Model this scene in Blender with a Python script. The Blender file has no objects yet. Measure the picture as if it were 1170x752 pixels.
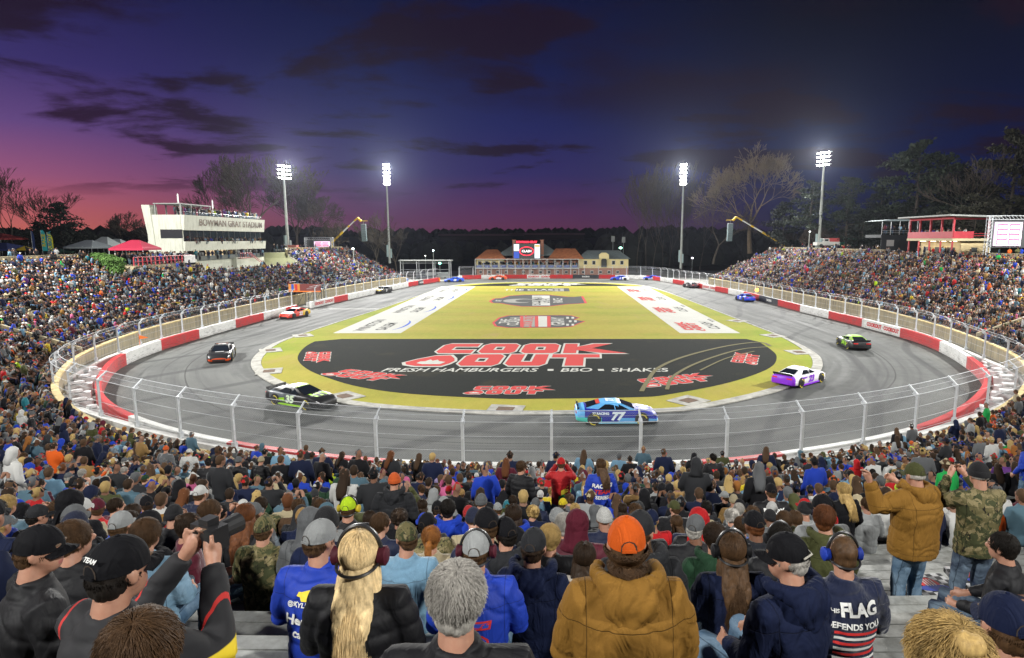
import bpy, bmesh, math, random
import numpy as np
from mathutils import Vector, Matrix, noise as mnoise
from mathutils.bvhtree import BVHTree
R = math.radians
rnd = random.Random(7)
nrnd = np.random.RandomState(11)
S = bpy.context.scene
COL = S.collection

def lin(r, g, b):
    f = lambda c: (c/255/12.92) if c/255 <= .04045 else ((c/255+.055)/1.055)**2.4
    return (f(r), f(g), f(b), 1.0)

# ------------------------------------------------------------------ camera
FP, PPX, PPY = 700.0, 631.0, 376.0          # focal length and principal point for a 1170 px wide frame
TH = math.atan((PPY-273)/FP)                # pitch down
cT, sT = math.cos(TH), math.sin(TH)
cam = bpy.data.cameras.new('camera')
cam.sensor_width = 36
cam.lens = FP/1170*36
cam.shift_x = -(PPX-585)/1170
cam.clip_start, cam.clip_end = .05, 4000
camo = bpy.data.objects.new('camera', cam); COL.objects.link(camo)
camo.rotation_euler = (R(90)-TH, 0, 0)
S.camera = camo
S.render.engine = 'CYCLES'
S.view_settings.view_transform = 'Standard'
S.view_settings.look = 'None'
S.view_settings.exposure = 0.0
S.view_settings.gamma = 1.0
S.cycles.use_denoising = True
S.cycles.max_bounces = 5
S.cycles.diffuse_bounces = 2
S.cycles.glossy_bounces = 2
S.cycles.transparent_max_bounces = 14
S.cycles.sample_clamp_indirect = 4.0
S.cycles.caustics_reflective = False
S.cycles.caustics_refractive = False
GZ = -11.05                                  # track level below the lens

def ray(px, py):
    u, v = (px-PPX)/FP, (PPY-py)/FP
    return (u, cT+v*sT, -sT+v*cT)
def on_z(px, py, z=GZ):
    d = ray(px, py); t = z/d[2]; return Vector((d[0]*t, d[1]*t, z))
def at_y(px, py, Y):
    d = ray(px, py); t = Y/d[1]; return Vector((d[0]*t, Y, d[2]*t))
def proj(p):
    dep = p[1]*cT-p[2]*sT
    if dep < .05: return (-9999, -9999, dep)
    return (PPX+FP*p[0]/dep, PPY-FP*(p[1]*sT+p[2]*cT)/dep, dep)

# ------------------------------------------------------------------ sky (dusk)
W = bpy.data.worlds.new('World'); S.world = W; W.use_nodes = True
nt = W.node_tree; N = nt.nodes; L = nt.links
for n in list(N): N.remove(n)
def nd(t, **k):
    n = N.new(t)
    for a, b in k.items(): setattr(n, a, b)
    return n
def mth(op, a, b=None, c=None, clamp=False):
    n = nd('ShaderNodeMath', operation=op, use_clamp=clamp)
    for i, x in enumerate((a, b, c)):
        if x is None: continue
        if isinstance(x, (int, float)): n.inputs[i].default_value = x
        else: L.new(x, n.inputs[i])
    return n.outputs[0]
def mixc(f, a, b, mode='MIX'):
    n = nd('ShaderNodeMix', data_type='RGBA', blend_type=mode)
    for sck, x in ((n.inputs[0], f), (n.inputs[6], a), (n.inputs[7], b)):
        if isinstance(x, (int, float)): sck.default_value = x
        elif isinstance(x, tuple): sck.default_value = x
        else: L.new(x, sck)
    return n.outputs[2]
tc = nd('ShaderNodeTexCoord'); sp = nd('ShaderNodeSeparateXYZ'); L.new(tc.outputs['Generated'], sp.inputs[0])
X_, Y_, Z_ = sp.outputs
def ramp(fac, stops):
    n = nd('ShaderNodeValToRGB'); cr = n.color_ramp
    while len(cr.elements) < len(stops): cr.elements.new(.5)
    for e, (p, c) in zip(cr.elements, stops): e.position = p; e.color = lin(*c)
    L.new(fac, n.inputs[0]); return n.outputs[0]
elev = mth('MAXIMUM', Z_, 0.0)
left = ramp(elev, [(0, (206, 108, 90)), (.035, (190, 98, 102)), (.08, (152, 86, 122)), (.14, (100, 70, 128)), (.21, (56, 44, 104)), (.32, (28, 26, 74)), (1, (8, 8, 34))])
mid = ramp(elev, [(0, (100, 50, 74)), (.04, (86, 46, 86)), (.1, (48, 40, 94)), (.17, (30, 33, 88)), (.26, (14, 22, 70)), (.38, (8, 13, 50)), (1, (6, 7, 30))])
right = ramp(elev, [(0, (24, 22, 52)), (.05, (14, 20, 60)), (.12, (8, 18, 62)), (.2, (6, 12, 44)), (.3, (5, 8, 28)), (1, (5, 6, 24))])
az = mth('ARCTAN2', X_, Y_)
def sstep(x, a, b):
    n = nd('ShaderNodeMapRange', interpolation_type='SMOOTHSTEP')
    n.inputs[1].default_value = a; n.inputs[2].default_value = b
    L.new(x, n.inputs[0]); return n.outputs[0]
c1 = mixc(sstep(az, -.80, -.26), left, mid)
c2 = mixc(sstep(az, -.1, .42), c1, right)
zz = mth('ADD', mth('MAXIMUM', Z_, 0.0), .10)
cx = mth('DIVIDE', X_, zz); cy = mth('DIVIDE', Y_, zz)
cv = nd('ShaderNodeCombineXYZ'); L.new(cx, cv.inputs[0]); L.new(mth('MULTIPLY', cy, 1.25), cv.inputs[1])
def cloud(scale, lo, hi, seed, det=7):
    n = nd('ShaderNodeTexNoise'); n.inputs['Scale'].default_value = scale; n.inputs['Detail'].default_value = det
    n.inputs['Roughness'].default_value = .58; n.inputs['Distortion'].default_value = .25
    o = nd('ShaderNodeVectorMath', operation='ADD'); o.inputs[1].default_value = (seed, seed*.7, seed*.3)
    L.new(cv.outputs[0], o.inputs[0]); L.new(o.outputs[0], n.inputs['Vector'])
    return sstep(n.outputs[0], lo, hi)
cl = mth('MULTIPLY', cloud(.95, .50, .60, 6.7, 8), sstep(elev, .04, .10))
cl2 = mth('MULTIPLY', cloud(.42, .47, .62, 2.4, 7), sstep(elev, .14, .24))
cl_all = mth('MAXIMUM', mth('MULTIPLY', cl, .95), mth('MULTIPLY', cl2, .8))
dark = mixc(1.0, c2, lin(120, 86, 96), 'MULTIPLY')
wine = mixc(.45, dark, lin(40, 20, 44))
sky = mixc(cl_all, c2, wine)
bg = nd('ShaderNodeBackground'); L.new(sky, bg.inputs[0]); bg.inputs[1].default_value = 1.0
ow = nd('ShaderNodeOutputWorld'); L.new(bg.outputs[0], ow.inputs[0])

# ------------------------------------------------------------------ stadium floodlights (the lamps of eight poles)
LAMP_POS = []
def flood(x, y, z, power, tx, ty, cone=150, tz=GZ, col=(1.0, .99, .95), size=.9):
    l = bpy.data.lights.new('floodlight_beam', 'SPOT'); l.energy = power; l.color = col
    l.spot_size = R(cone); l.spot_blend = .6; l.shadow_soft_size = size
    o = bpy.data.objects.new('floodlight_beam', l); COL.objects.link(o); o.location = (x, y, z)
    o.rotation_euler = (Vector((tx, ty, tz))-Vector((x, y, z))).to_track_quat('-Z', 'Y').to_euler()
    return o
PW = 190000
#        x, y(base), z_base, z_top(lamps), power
POLES = [(-59, 138, -3.5, 16.8, PW), (-47, 178, -6.0, 20.5, PW*1.25), (37.2, 178, -7.5, 20.5, PW*1.25), (59.5, 138, -3.2, 19.6, PW),
         (-64, 48, -3.0, 21.0, PW*1.1), (64, 48, -3.0, 21.0, PW*1.1), (-27, -15, 0.5, 23.0, PW*.42), (29, -16, 0.5, 23.0, PW*.42)]
for (x, y, zb, zt, pw) in POLES:
    ty = 95 if y > 0 else 30
    fl = Vector((0-x, ty-y, 0)).normalized()
    flood(x+fl.x*1.2, y+fl.y*1.2, zt-1.2, pw, 0, ty)

# ------------------------------------------------------------------ helpers
def tag(o, label=None, cat=None, group=None, kind=None):
    if label: o['label'] = label
    if cat: o['category'] = cat
    if group: o['group'] = group
    if kind: o['kind'] = kind
    return o
def link(o, parent=None):
    COL.objects.link(o)
    if parent is not None: o.parent = parent
    return o
def empty(name, loc, rz=0, label=None, cat=None, group=None):
    o = bpy.data.objects.new(name, None); o.location = loc; o.rotation_euler = (0, 0, rz); o.empty_display_size = .3
    link(o); return tag(o, label, cat, group)
class MB:
    """collects shapes; build() makes ONE mesh object"""
    def __init__(s): s.v = []; s.f = []; s.m = []; s.uv = {}
    def add(s, vs, fs, mi=0, uvs=None):
        b = len(s.v); s.v += [tuple(p) for p in vs]
        for i, f in enumerate(fs):
            if uvs: s.uv[len(s.f)] = uvs[i]
            s.f.append([b+k for k in f]); s.m.append(mi)
    def box(s, c, d, rz=0, mi=0, rx=0, ry=0):
        x, y, z = d[0]/2, d[1]/2, d[2]/2
        M = Matrix.Translation(c) @ Matrix.Rotation(rz, 4, 'Z') @ Matrix.Rotation(ry, 4, 'Y') @ Matrix.Rotation(rx, 4, 'X')
        P = [M @ Vector((a*x, b*y, e*z)) for a in (-1, 1) for b in (-1, 1) for e in (-1, 1)]
        s.add(P, [(0, 1, 3, 2), (4, 6, 7, 5), (0, 4, 5, 1), (2, 3, 7, 6), (0, 2, 6, 4), (1, 5, 7, 3)], mi); return s
    def b2(s, x0, x1, y0, y1, z0, z1, mi=0):
        return s.box(((x0+x1)/2, (y0+y1)/2, (z0+z1)/2), (abs(x1-x0), abs(y1-y0), abs(z1-z0)), 0, mi)
    def prism(s, poly, z0, z1, mi=0, M=None, top=True):
        n = len(poly); M = M or Matrix()
        P = [M @ Vector((p[0], p[1], z0)) for p in poly]+[M @ Vector((p[0], p[1], z1)) for p in poly]
        F = [[(i, (i+1) % n, n+(i+1) % n, n+i)] for i in range(n)]; F = [f[0] for f in F]
        F += [tuple(range(n-1, -1, -1)), tuple(range(n, 2*n))]
        s.add(P, F, mi); return s
    def tube(s, pts, rad, seg=8, mi=0, caps=True):
        pts = [Vector(p) for p in pts]
        if isinstance(rad, (int, float)): rad = [rad]*len(pts)
        rings = []; up = None
        for i, p in enumerate(pts):
            t = (pts[min(i+1, len(pts)-1)]-pts[max(i-1, 0)])
            t = t.normalized() if t.length > 1e-9 else Vector((0, 0, 1))
            if up is None: up = Vector((0, 0, 1)) if abs(t.z) < .9 else Vector((1, 0, 0))
            a = t.cross(up); a = a.normalized() if a.length > 1e-6 else t.orthogonal().normalized()
            b = a.cross(t).normalized(); up = b
            rings.append([p+(a*math.cos(q)+b*math.sin(q))*rad[i] for q in [2*math.pi*k/seg for k in range(seg)]])
        V = [q for r in rings for q in r]; F = []
        for i in range(len(pts)-1):
            for k in range(seg):
                k2 = (k+1) % seg; F.append((i*seg+k, i*seg+k2, (i+1)*seg+k2, (i+1)*seg+k))
        if caps: F += [tuple(range(seg-1, -1, -1)), tuple((len(pts)-1)*seg+k for k in range(seg))]
        s.add(V, F, mi); return s
    def loft(s, rings, mi=0, caps=True, closed=True):
        n = len(rings[0]); V = [q for r in rings for q in r]; F = []
        for i in range(len(rings)-1):
            for k in range(n if closed else n-1):
                k2 = (k+1) % n; F.append((i*n+k, i*n+k2, (i+1)*n+k2, (i+1)*n+k))
        if caps and closed: F += [tuple(range(n-1, -1, -1)), tuple((len(rings)-1)*n+k for k in range(n))]
        s.add(V, F, mi); return s
    def ell(s, c, r, seg=16, rings=10, mi=0, M=None):
        c = Vector(c); V = []; F = []
        for i in range(rings+1):
            th = math.pi*i/rings
            for k in range(seg):
                ph = 2*math.pi*k/seg
                q = Vector((r[0]*math.sin(th)*math.cos(ph), r[1]*math.sin(th)*math.sin(ph), r[2]*math.cos(th)))
                V.append(c+(M @ q if M else q))
        for i in range(rings):
            for k in range(seg):
                k2 = (k+1) % seg; F.append((i*seg+k, (i+1)*seg+k, (i+1)*seg+k2, i*seg+k2))
        s.add(V, F, mi); return s
    def lathe(s, prof, seg=16, mi=0, M=None):
        V = []; M = M or Matrix()
        for (r, z) in prof:
            for k in range(seg):
                a = 2*math.pi*k/seg; V.append(M @ Vector((r*math.cos(a), r*math.sin(a), z)))
        F = [(i*seg+k, i*seg+(k+1) % seg, (i+1)*seg+(k+1) % seg, (i+1)*seg+k) for i in range(len(prof)-1) for k in range(seg)]
        F += [tuple(range(seg-1, -1, -1)), tuple((len(prof)-1)*seg+k for k in range(seg))]
        s.add(V, F, mi); return s
    def mesh(s, name, mats=(), smooth=False, ang=40):
        me = bpy.data.meshes.new(name); me.from_pydata(s.v, [], s.f)
        for m in (mats if isinstance(mats, (list, tuple)) else [mats]): me.materials.append(m)
        me.polygons.foreach_set('material_index', s.m)
        if s.uv:
            ul = me.uv_layers.new(name='UVMap')
            for p in me.polygons:
                if p.index in s.uv:
                    for li, c in zip(p.loop_indices, s.uv[p.index]): ul.data[li].uv = c
        if smooth:
            me.polygons.foreach_set('use_smooth', [True]*len(me.polygons))
            if ang < 180: me.set_sharp_from_angle(angle=R(ang))
        me.validate(); me.update(); return me
    def build(s, name, mats=(), parent=None, loc=(0, 0, 0), rz=0, smooth=False, ang=40):
        o = bpy.data.objects.new(name, s.mesh(name, mats, smooth, ang)); o.location = loc; o.rotation_euler = (0, 0, rz)
        return link(o, parent)
def mobj(name, me, parent=None, M=None, col=None):
    o = bpy.data.objects.new(name, me); link(o, parent)
    if M is not None: o.matrix_local = M
    if col: o.color = col
    return o

# ------------------------------------------------------------------ materials
def mat(name, col, rough=.7, metal=0., nscale=0, namt=.15, bump=0, bscale=40, spec=.5, emit=None, estr=0, coat=0, stretch=None, objcol=False, attr=None, detail=5):
    m = bpy.data.materials.new(name); m.use_nodes = True
    t = m.node_tree; b = t.nodes['Principled BSDF']
    b.inputs['Base Color'].default_value = col if len(col) == 4 else (*col, 1)
    b.inputs['Roughness'].default_value = rough; b.inputs['Metallic'].default_value = metal
    b.inputs['Specular IOR Level'].default_value = spec; b.inputs['Coat Weight'].default_value = coat
    if emit:
        b.inputs['Emission Color'].default_value = emit if len(emit) == 4 else (*emit, 1); b.inputs['Emission Strength'].default_value = estr
    src = None
    if objcol: src = t.nodes.new('ShaderNodeObjectInfo').outputs['Color']
    if attr:
        an = t.nodes.new('ShaderNodeAttribute'); an.attribute_name = attr; src = an.outputs['Color']
    tcn = t.nodes.new('ShaderNodeTexCoord'); vec = tcn.outputs['Object']
    if stretch:
        mp = t.nodes.new('ShaderNodeMapping'); mp.inputs['Scale'].default_value = stretch; t.links.new(vec, mp.inputs[0]); vec = mp.outputs[0]
    if nscale:
        nz = t.nodes.new('ShaderNodeTexNoise'); nz.inputs['Scale'].default_value = nscale; nz.inputs['Detail'].default_value = detail
        t.links.new(vec, nz.inputs['Vector'])
        mr = t.nodes.new('ShaderNodeMapRange'); mr.inputs[1].default_value = .25; mr.inputs[2].default_value = .75
        mr.inputs[3].default_value = 1-namt; mr.inputs[4].default_value = 1+namt; t.links.new(nz.outputs[0], mr.inputs[0])
        mx = t.nodes.new('ShaderNodeVectorMath'); mx.operation = 'SCALE'
        if src: t.links.new(src, mx.inputs[0])
        else: mx.inputs[0].default_value = (col if len(col) == 4 else (*col, 1))[:3]
        t.links.new(mr.outputs[0], mx.inputs['Scale']); t.links.new(mx.outputs[0], b.inputs['Base Color'])
    elif src: t.links.new(src, b.inputs['Base Color'])
    if bump:
        nz2 = t.nodes.new('ShaderNodeTexNoise'); nz2.inputs['Scale'].default_value = bscale; nz2.inputs['Detail'].default_value = 4
        t.links.new(vec, nz2.inputs['Vector'])
        bp = t.nodes.new('ShaderNodeBump'); bp.inputs['Strength'].default_value = bump; bp.inputs['Distance'].default_value = .02
        t.links.new(nz2.outputs[0], bp.inputs['Height']); t.links.new(bp.outputs[0], b.inputs['Normal'])
    return m
class G:
    """small node-graph helper for the bigger procedural materials"""
    def __init__(s, name, rough=.8):
        s.m = bpy.data.materials.new(name); s.m.use_nodes = True; s.t = s.m.node_tree; s.b = s.t.nodes['Principled BSDF']
        s.b.inputs['Roughness'].default_value = rough
        s.tc = s.t.nodes.new('ShaderNodeTexCoord'); s.obj = s.tc.outputs['Object']; s.uv = s.tc.outputs['UV']
    def lk(s, a, b):
        if isinstance(a, (int, float)): b.default_value = a
        elif isinstance(a, tuple): b.default_value = a if len(a) == len(b.default_value) else (*a, 1)
        else: s.t.links.new(a, b)
    def map(s, vec, scale=(1, 1, 1), loc=(0, 0, 0), rot=(0, 0, 0)):
        n = s.t.nodes.new('ShaderNodeMapping'); n.inputs['Scale'].default_value = scale; n.inputs['Location'].default_value = loc; n.inputs['Rotation'].default_value = rot
        s.lk(vec, n.inputs[0]); return n.outputs[0]
    def noise(s, vec, scale, detail=5, rough=.5, dist=0):
        n = s.t.nodes.new('ShaderNodeTexNoise'); s.lk(vec, n.inputs['Vector'])
        n.inputs['Scale'].default_value = scale; n.inputs['Detail'].default_value = detail; n.inputs['Roughness'].default_value = rough; n.inputs['Distortion'].default_value = dist
        return n.outputs[0]
    def voro(s, vec, scale, feat='F1'):
        n = s.t.nodes.new('ShaderNodeTexVoronoi'); n.feature = feat; s.lk(vec, n.inputs['Vector']); n.inputs['Scale'].default_value = scale; return n.outputs[0]
    def wave(s, vec, scale, dist=0, dscale=1, dir='X'):
        n = s.t.nodes.new('ShaderNodeTexWave'); n.bands_direction = dir; s.lk(vec, n.inputs['Vector'])
        n.inputs['Scale'].default_value = scale; n.inputs['Distortion'].default_value = dist; n.inputs['Detail Scale'].default_value = dscale; return n.outputs[1]
    def rng(s, x, a, b, c=0, d=1, smooth=True):
        n = s.t.nodes.new('ShaderNodeMapRange')
        if smooth: n.interpolation_type = 'SMOOTHSTEP'
        s.lk(x, n.inputs[0])
        for i, q in enumerate((a, b, c, d)): n.inputs[i+1].default_value = q
        return n.outputs[0]
    def math(s, op, a, b=0.):
        n = s.t.nodes.new('ShaderNodeMath'); n.operation = op; s.lk(a, n.inputs[0]); s.lk(b, n.inputs[1]); return n.outputs[0]
    def mix(s, f, a, b, mode='MIX'):
        n = s.t.nodes.new('ShaderNodeMix'); n.data_type = 'RGBA'; n.blend_type = mode
        s.lk(f, n.inputs[0]); s.lk(a, n.inputs[6]); s.lk(b, n.inputs[7]); return n.outputs[2]
    def xyz(s, vec):
        n = s.t.nodes.new('ShaderNodeSeparateXYZ'); s.lk(vec, n.inputs[0]); return n.outputs
    def out(s, col, bump=None, bstr=.3, rough=None, dist=.02):
        s.lk(col, s.b.inputs['Base Color'])
        if rough is not None: s.lk(rough, s.b.inputs['Roughness'])
        if bump is not None:
            n = s.t.nodes.new('ShaderNodeBump'); n.inputs['Strength'].default_value = bstr; n.inputs['Distance'].default_value = dist
            s.lk(bump, n.inputs['Height']); s.t.links.new(n.outputs[0], s.b.inputs['Normal'])
        return s.m

# ------------------------------------------------------------------ curves of the oval
def smooth_path(ctrl, n, closed=False):
    P = [Vector((a, b, 0)) for a, b in ctrl]; m = len(P); out = []
    segs = m if closed else m-1
    for i in range(segs):
        g = lambda k: P[k % m] if closed else P[min(max(k, 0), m-1)]
        p0, p1, p2, p3 = g(i-1), g(i), g(i+1), g(i+2)
        for k in range(12):
            t = k/12
            out.append(.5*((2*p1)+(-p0+p2)*t+(2*p0-5*p1+4*p2-p3)*t*t+(-p0+3*p1-3*p2+p3)*t**3))
    if not closed: out.append(P[-1])
    A = np.array([(p.x, p.y) for p in out])
    if closed: A = np.vstack([A, A[:1]])
    for _ in range(6):
        B = A.copy()
        if closed:
            C = A[:-1]; B[:-1] = (np.roll(C, 1, 0)+2*C+np.roll(C, -1, 0))/4; B[-1] = B[0]
        else: B[1:-1] = (A[:-2]+2*A[1:-1]+A[2:])/4
        A = B
    d = np.r_[0, np.cumsum(np.hypot(*np.diff(A, axis=0).T))]
    q = np.linspace(0, d[-1], n+1 if closed else n)
    A = np.c_[np.interp(q, d, A[:, 0]), np.interp(q, d, A[:, 1])]
    return A[:-1] if closed else A
def normals(A, closed=False):
    """outward normal of a counter-clockwise / left-to-right-through-near path"""
    if closed: T = np.roll(A, -1, 0)-np.roll(A, 1, 0)
    else: T = np.gradient(A, axis=0)
    T /= np.hypot(T[:, 0], T[:, 1])[:, None]
    return np.c_[T[:, 1], -T[:, 0]]
KERB = smooth_path([(-1, 37.6), (6.9, 38.1), (10.4, 39.4), (16.5, 43.6), (22, 49.6), (24.9, 55.6), (25.9, 60.5), (26.3, 67), (26.2, 74), (25.8, 85), (25.3, 100), (24.5, 120), (23.4, 138), (20.5, 149), (13, 156), (0, 158), (-13, 157), (-22, 150), (-25.2, 139), (-26.3, 118), (-27.4, 98), (-28.7, 83), (-29.4, 72), (-29.7, 65), (-28.9, 59.5), (-27, 53.8), (-23.8, 48.6), (-20.1, 44.6), (-16.5, 41.6), (-11.6, 39.2), (-4.5, 37.7)], 260, True)
BARR = smooth_path([(0, 26.5), (5.85, 26.8), (10.2, 27.7), (18.5, 31.3), (25.7, 36.9), (32, 44.3), (35.6, 51.5), (38.3, 59.7), (39.4, 67), (39.3, 76), (38.7, 85), (38, 93), (37.6, 101), (36.6, 118), (34.2, 134), (31, 150), (28.6, 162), (24, 169.5), (14, 172), (0, 172.4), (-14, 172), (-24, 169.5), (-28.8, 163), (-31, 153), (-33.7, 141), (-36.9, 115), (-38.5, 100), (-39.4, 86), (-39.6, 76), (-39.5, 69.7), (-39.2, 61.2), (-37.8, 53.6), (-35.3, 47.8), (-29.9, 39.6), (-23.6, 33.8), (-16.1, 29.6), (-7.9, 27)], 420, True)
PARA = smooth_path([(-36, 150), (-39, 138), (-41, 124), (-42.6, 108), (-43.4, 95), (-43.6, 80), (-43.2, 70), (-42.3, 62), (-40.6, 55), (-38.3, 48.5), (-35, 42.5), (-31, 37), (-26, 32.2), (-21.7, 29.0), (-17, 26.5), (-13.0, 24.9), (-8.2, 23.9), (-1, 23.5), (6, 23.7), (12, 25.0), (16.5, 27.0), (20.8, 29.6), (25.2, 33), (29, 36.6), (33, 41.2), (36.2, 46), (38.5, 51), (40.4, 57.5), (41.9, 64), (43, 72.5), (43.8, 81), (43.5, 91), (42.5, 105), (40.5, 125), (38, 148)], 460)
PN = normals(PARA)
if PN[230, 1] > 0: PN = -PN
KN = normals(KERB, True); BN = normals(BARR, True)
if KN[0, 1] > 0: KN = -KN
if BN[0, 1] > 0: BN = -BN
PLEN = np.r_[0, np.cumsum(np.hypot(*np.diff(PARA, axis=0).T))]
def ss(x, a, b):
    t = np.clip((x-a)/(b-a), 0, 1); return t*t*(3-2*t)
def rowz(y, r):
    """height of row r of the bowl; the near end is dished, the straights are even"""
    s = ROW*(r+.5); near = .33*s+.115*np.maximum(0, s-15.6); w = ss(y, 24, 58); return Z0+near*(1-w)+.445*s*w
ROW = .78
Z0 = -10.0
def stop_(y): return 27.5-11.5*ss(y, 26, 62)          # depth of the seating bowl
def floor_z(i, s):
    """tread height of the row that covers offset s at parapet sample i"""
    r = np.floor(s/ROW)
    return rowz(PARA[i, 1], r)
def near_i(x, y):
    """offset s and parapet index of a ground point outside the parapet"""
    d = np.hypot(PARA[:, 0]-x, PARA[:, 1]-y); i = int(d.argmin())
    s = (x-PARA[i, 0])*PN[i, 0]+(y-PARA[i, 1])*PN[i, 1]
    return i, s
def text_mesh(txt, size=1, bold=0, shear=0, align='CENTER', space=1):
    c = bpy.data.curves.new('text', 'FONT'); c.body = txt; c.size = size; c.offset = bold; c.shear = shear
    c.align_x = align; c.align_y = 'CENTER'; c.space_character = space; c.resolution_u = 3
    o = bpy.data.objects.new('text', c); me = bpy.data.meshes.new_from_object(o)
    V = [v.co.copy() for v in me.vertices]; F = [tuple(p.vertices) for p in me.polygons if max(abs(V[k].y) for k in p.vertices) < 2*size]
    bpy.data.objects.remove(o); bpy.data.meshes.remove(me); bpy.data.curves.remove(c)
    return V, F
def add_text(mb, txt, size, M, mi=0, bold=0, shear=0, sx=1, align='CENTER', space=1):
    V, F = text_mesh(txt, size, bold, shear, align, space)
    mb.add([M @ Vector((v.x*sx, v.y, 0)) for v in V], F, mi)
# ------------------------------------------------------------------ setting: ground, track, infield
g = G('dark_earth', .95); n1 = g.noise(g.obj, .05, 6); n2 = g.noise(g.obj, 1.2, 4)
EARTH = g.out(g.mix(n1, (.018, .020, .011), g.mix(n2, (.035, .032, .018), (.05, .042, .026))), n2, .5)
mb = MB(); mb.b2(-1500, 1500, -300, 2600, GZ-.6, GZ-.06); tag(mb.build('ground', EARTH), kind='structure')
g = G('service_concrete', .9); n1 = g.noise(g.obj, .35, 6, .6); n2 = g.noise(g.obj, 6, 5, .6)
CONC_GREY = g.out(g.mix(g.rng(n1, .3, .7), (.12, .12, .11), g.mix(n2, (.19, .19, .175), (.25, .245, .225))), n2, .15)
mb = MB(); mb.b2(-62, 62, 14, 215, GZ-.058, GZ-.008); tag(mb.build('service_pavement', CONC_GREY), kind='structure')

def cross_kerb(p):
    """kerb point facing barrier point p, seen from the spine of the oval"""
    c = np.array([-.6, min(max(p[1], 67.), 130.)]); d = p-c
    best = None
    A = KERB-c; B = np.roll(KERB, -1, 0)-c
    den = d[0]*(B-A)[:, 1]-d[1]*(B-A)[:, 0]
    with np.errstate(all='ignore'):
        t = (A[:, 0]*(B-A)[:, 1]-A[:, 1]*(B-A)[:, 0])/den; u = (A[:, 0]*d[1]-A[:, 1]*d[0])/den
    ok = (t > 0) & (u >= 0) & (u <= 1)
    return c+d*(t[ok].max() if ok.any() else .7)
mb = MB(); nb = len(BARR); KP = np.array([cross_kerb(p) for p in BARR])
for _ in range(3): KP = (np.roll(KP, 1, 0)+2*KP+np.roll(KP, -1, 0))/4
arc = np.r_[0, np.cumsum(np.hypot(*np.diff(np.vstack([BARR, BARR[:1]]), axis=0).T))]
K = 6
V = []; 
for i in range(nb):
    a = KP[i]+(KP[i]-BARR[i])*.12; b = BARR[i]+BN[i]*.3
    for k in range(K+1): q = a+(b-a)*k/K; V.append((q[0], q[1], GZ))
F = []; U = []
for i in range(nb):
    j = (i+1) % nb
    for k in range(K):
        F.append((i*(K+1)+k, i*(K+1)+k+1, j*(K+1)+k+1, j*(K+1)+k)); u0, u1 = arc[i], arc[i+1]; U.append(((u0, k/K), (u0, (k+1)/K), (u1, (k+1)/K), (u1, k/K)))
mb.add(V, F, 0, U)
g = G('worn_asphalt', .82)
uvs = g.map(g.uv, (.035, 9, 1)); s1 = g.noise(uvs, 1.6, 6, .6, .6); s2 = g.noise(g.map(g.uv, (.012, 5, 1), (3, 1, 0)), 2.2, 4, .5, 1.2)
big = g.noise(g.obj, .09, 4, .5, .5); fine = g.noise(g.obj, 14, 5, .7); med = g.noise(g.obj, 1.1, 5, .6)
col = g.mix(g.rng(big, .3, .7), (.070, .074, .071), (.128, .133, .127))
col = g.mix(g.rng(s1, .35, .62, 0, .55), (.050, .053, .053), col) if False else g.mix(g.rng(s1, .36, .62, .0, 1), g.mix(.45, col, (.035, .037, .038)), col)
col = g.mix(g.rng(s2, .52, .66, 0, .6), col, (.040, .042, .043))
v = g.xyz(g.uv)[1]
col = g.mix(g.math('MULTIPLY', g.rng(v, .80, .95), .55), col, (.055, .045, .034))       # dirt against the wall
col = g.mix(g.rng(med, .3, .75, 0, .35), col, (.14, .142, .136))
w1 = g.wave(g.map(g.obj, (1, 1, 1), (0, 0, 0), (0, 0, .5)), .05, 16, .25); 
col = g.mix(g.rng(w1, .93, .995, 0, .6), col, (.028, .029, .031))                      # tyre arcs
col = g.mix(g.rng(fine, .62, .8, 0, .25), col, (.2, .2, .19)); gr_ = g.math('MULTIPLY', g.rng(v, .22, .42), g.rng(v, .82, .6)); col = g.mix(g.math('MULTIPLY', gr_, g.rng(s2, .35, .6, .15, .5)), col, (.038, .039, .041)); pt_ = g.voro(g.map(g.uv, (.05, 1.2, 1), (2, 5, 0)), 1.0); col = g.mix(g.rng(pt_, .10, .09, 0, .55), col, (.035, .036, .038)); sm_ = g.math('ABSOLUTE', g.math('SUBTRACT', v, g.math('ADD', .52, g.math('MULTIPLY', s2, .03)))); col = g.mix(g.rng(sm_, .006, .003, 0, .7), col, (.02, .02, .02))
g.b.inputs['Specular IOR Level'].default_value = .25; ASPH = g.out(col, fine, .25, g.rng(s1, .3, .7, .72, .9))
tag(mb.build('track_road', ASPH), kind='structure')

g = G('winter_turf', .95)
x_, y_, z_ = g.xyz(g.obj)
edge = g.rng(g.math('ABSOLUTE', g.math('ADD', x_, 1.6)), 19, 29); nz = g.noise(g.obj, .13, 6, .6); nf = g.noise(g.map(g.obj, (1, .35, 1)), 2.2, 6, .7); nn = g.noise(g.obj, 11, 4, .7)
dry = g.mix(nf, (.27, .235, .034), (.42, .35, .062)); grn = g.mix(nf, (.14, .22, .012), (.26, .33, .026)); g.b.inputs['Specular IOR Level'].default_value = .1
f = g.math('ADD', g.math('MULTIPLY', edge, .62), g.math('MULTIPLY', g.rng(nz, .38, .68), .55))
col = g.mix(f, dry, grn); col = g.mix(g.rng(nn, .35, .7, 0, .35), col, (.15, .12, .03))
mow = g.rng(g.math('SINE', g.math('MULTIPLY', y_, .68)), -.3, .3, 0, .14); col = g.mix(mow, col, (.42, .42, .06)); wr_ = g.noise(g.map(g.obj, (.8, .4, 1)), .22, 5, .7, .5); col = g.mix(g.rng(wr_, .56, .72, 0, .6), col, (.33, .24, .09)); TURF = g.out(col, nn, .5)
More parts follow.
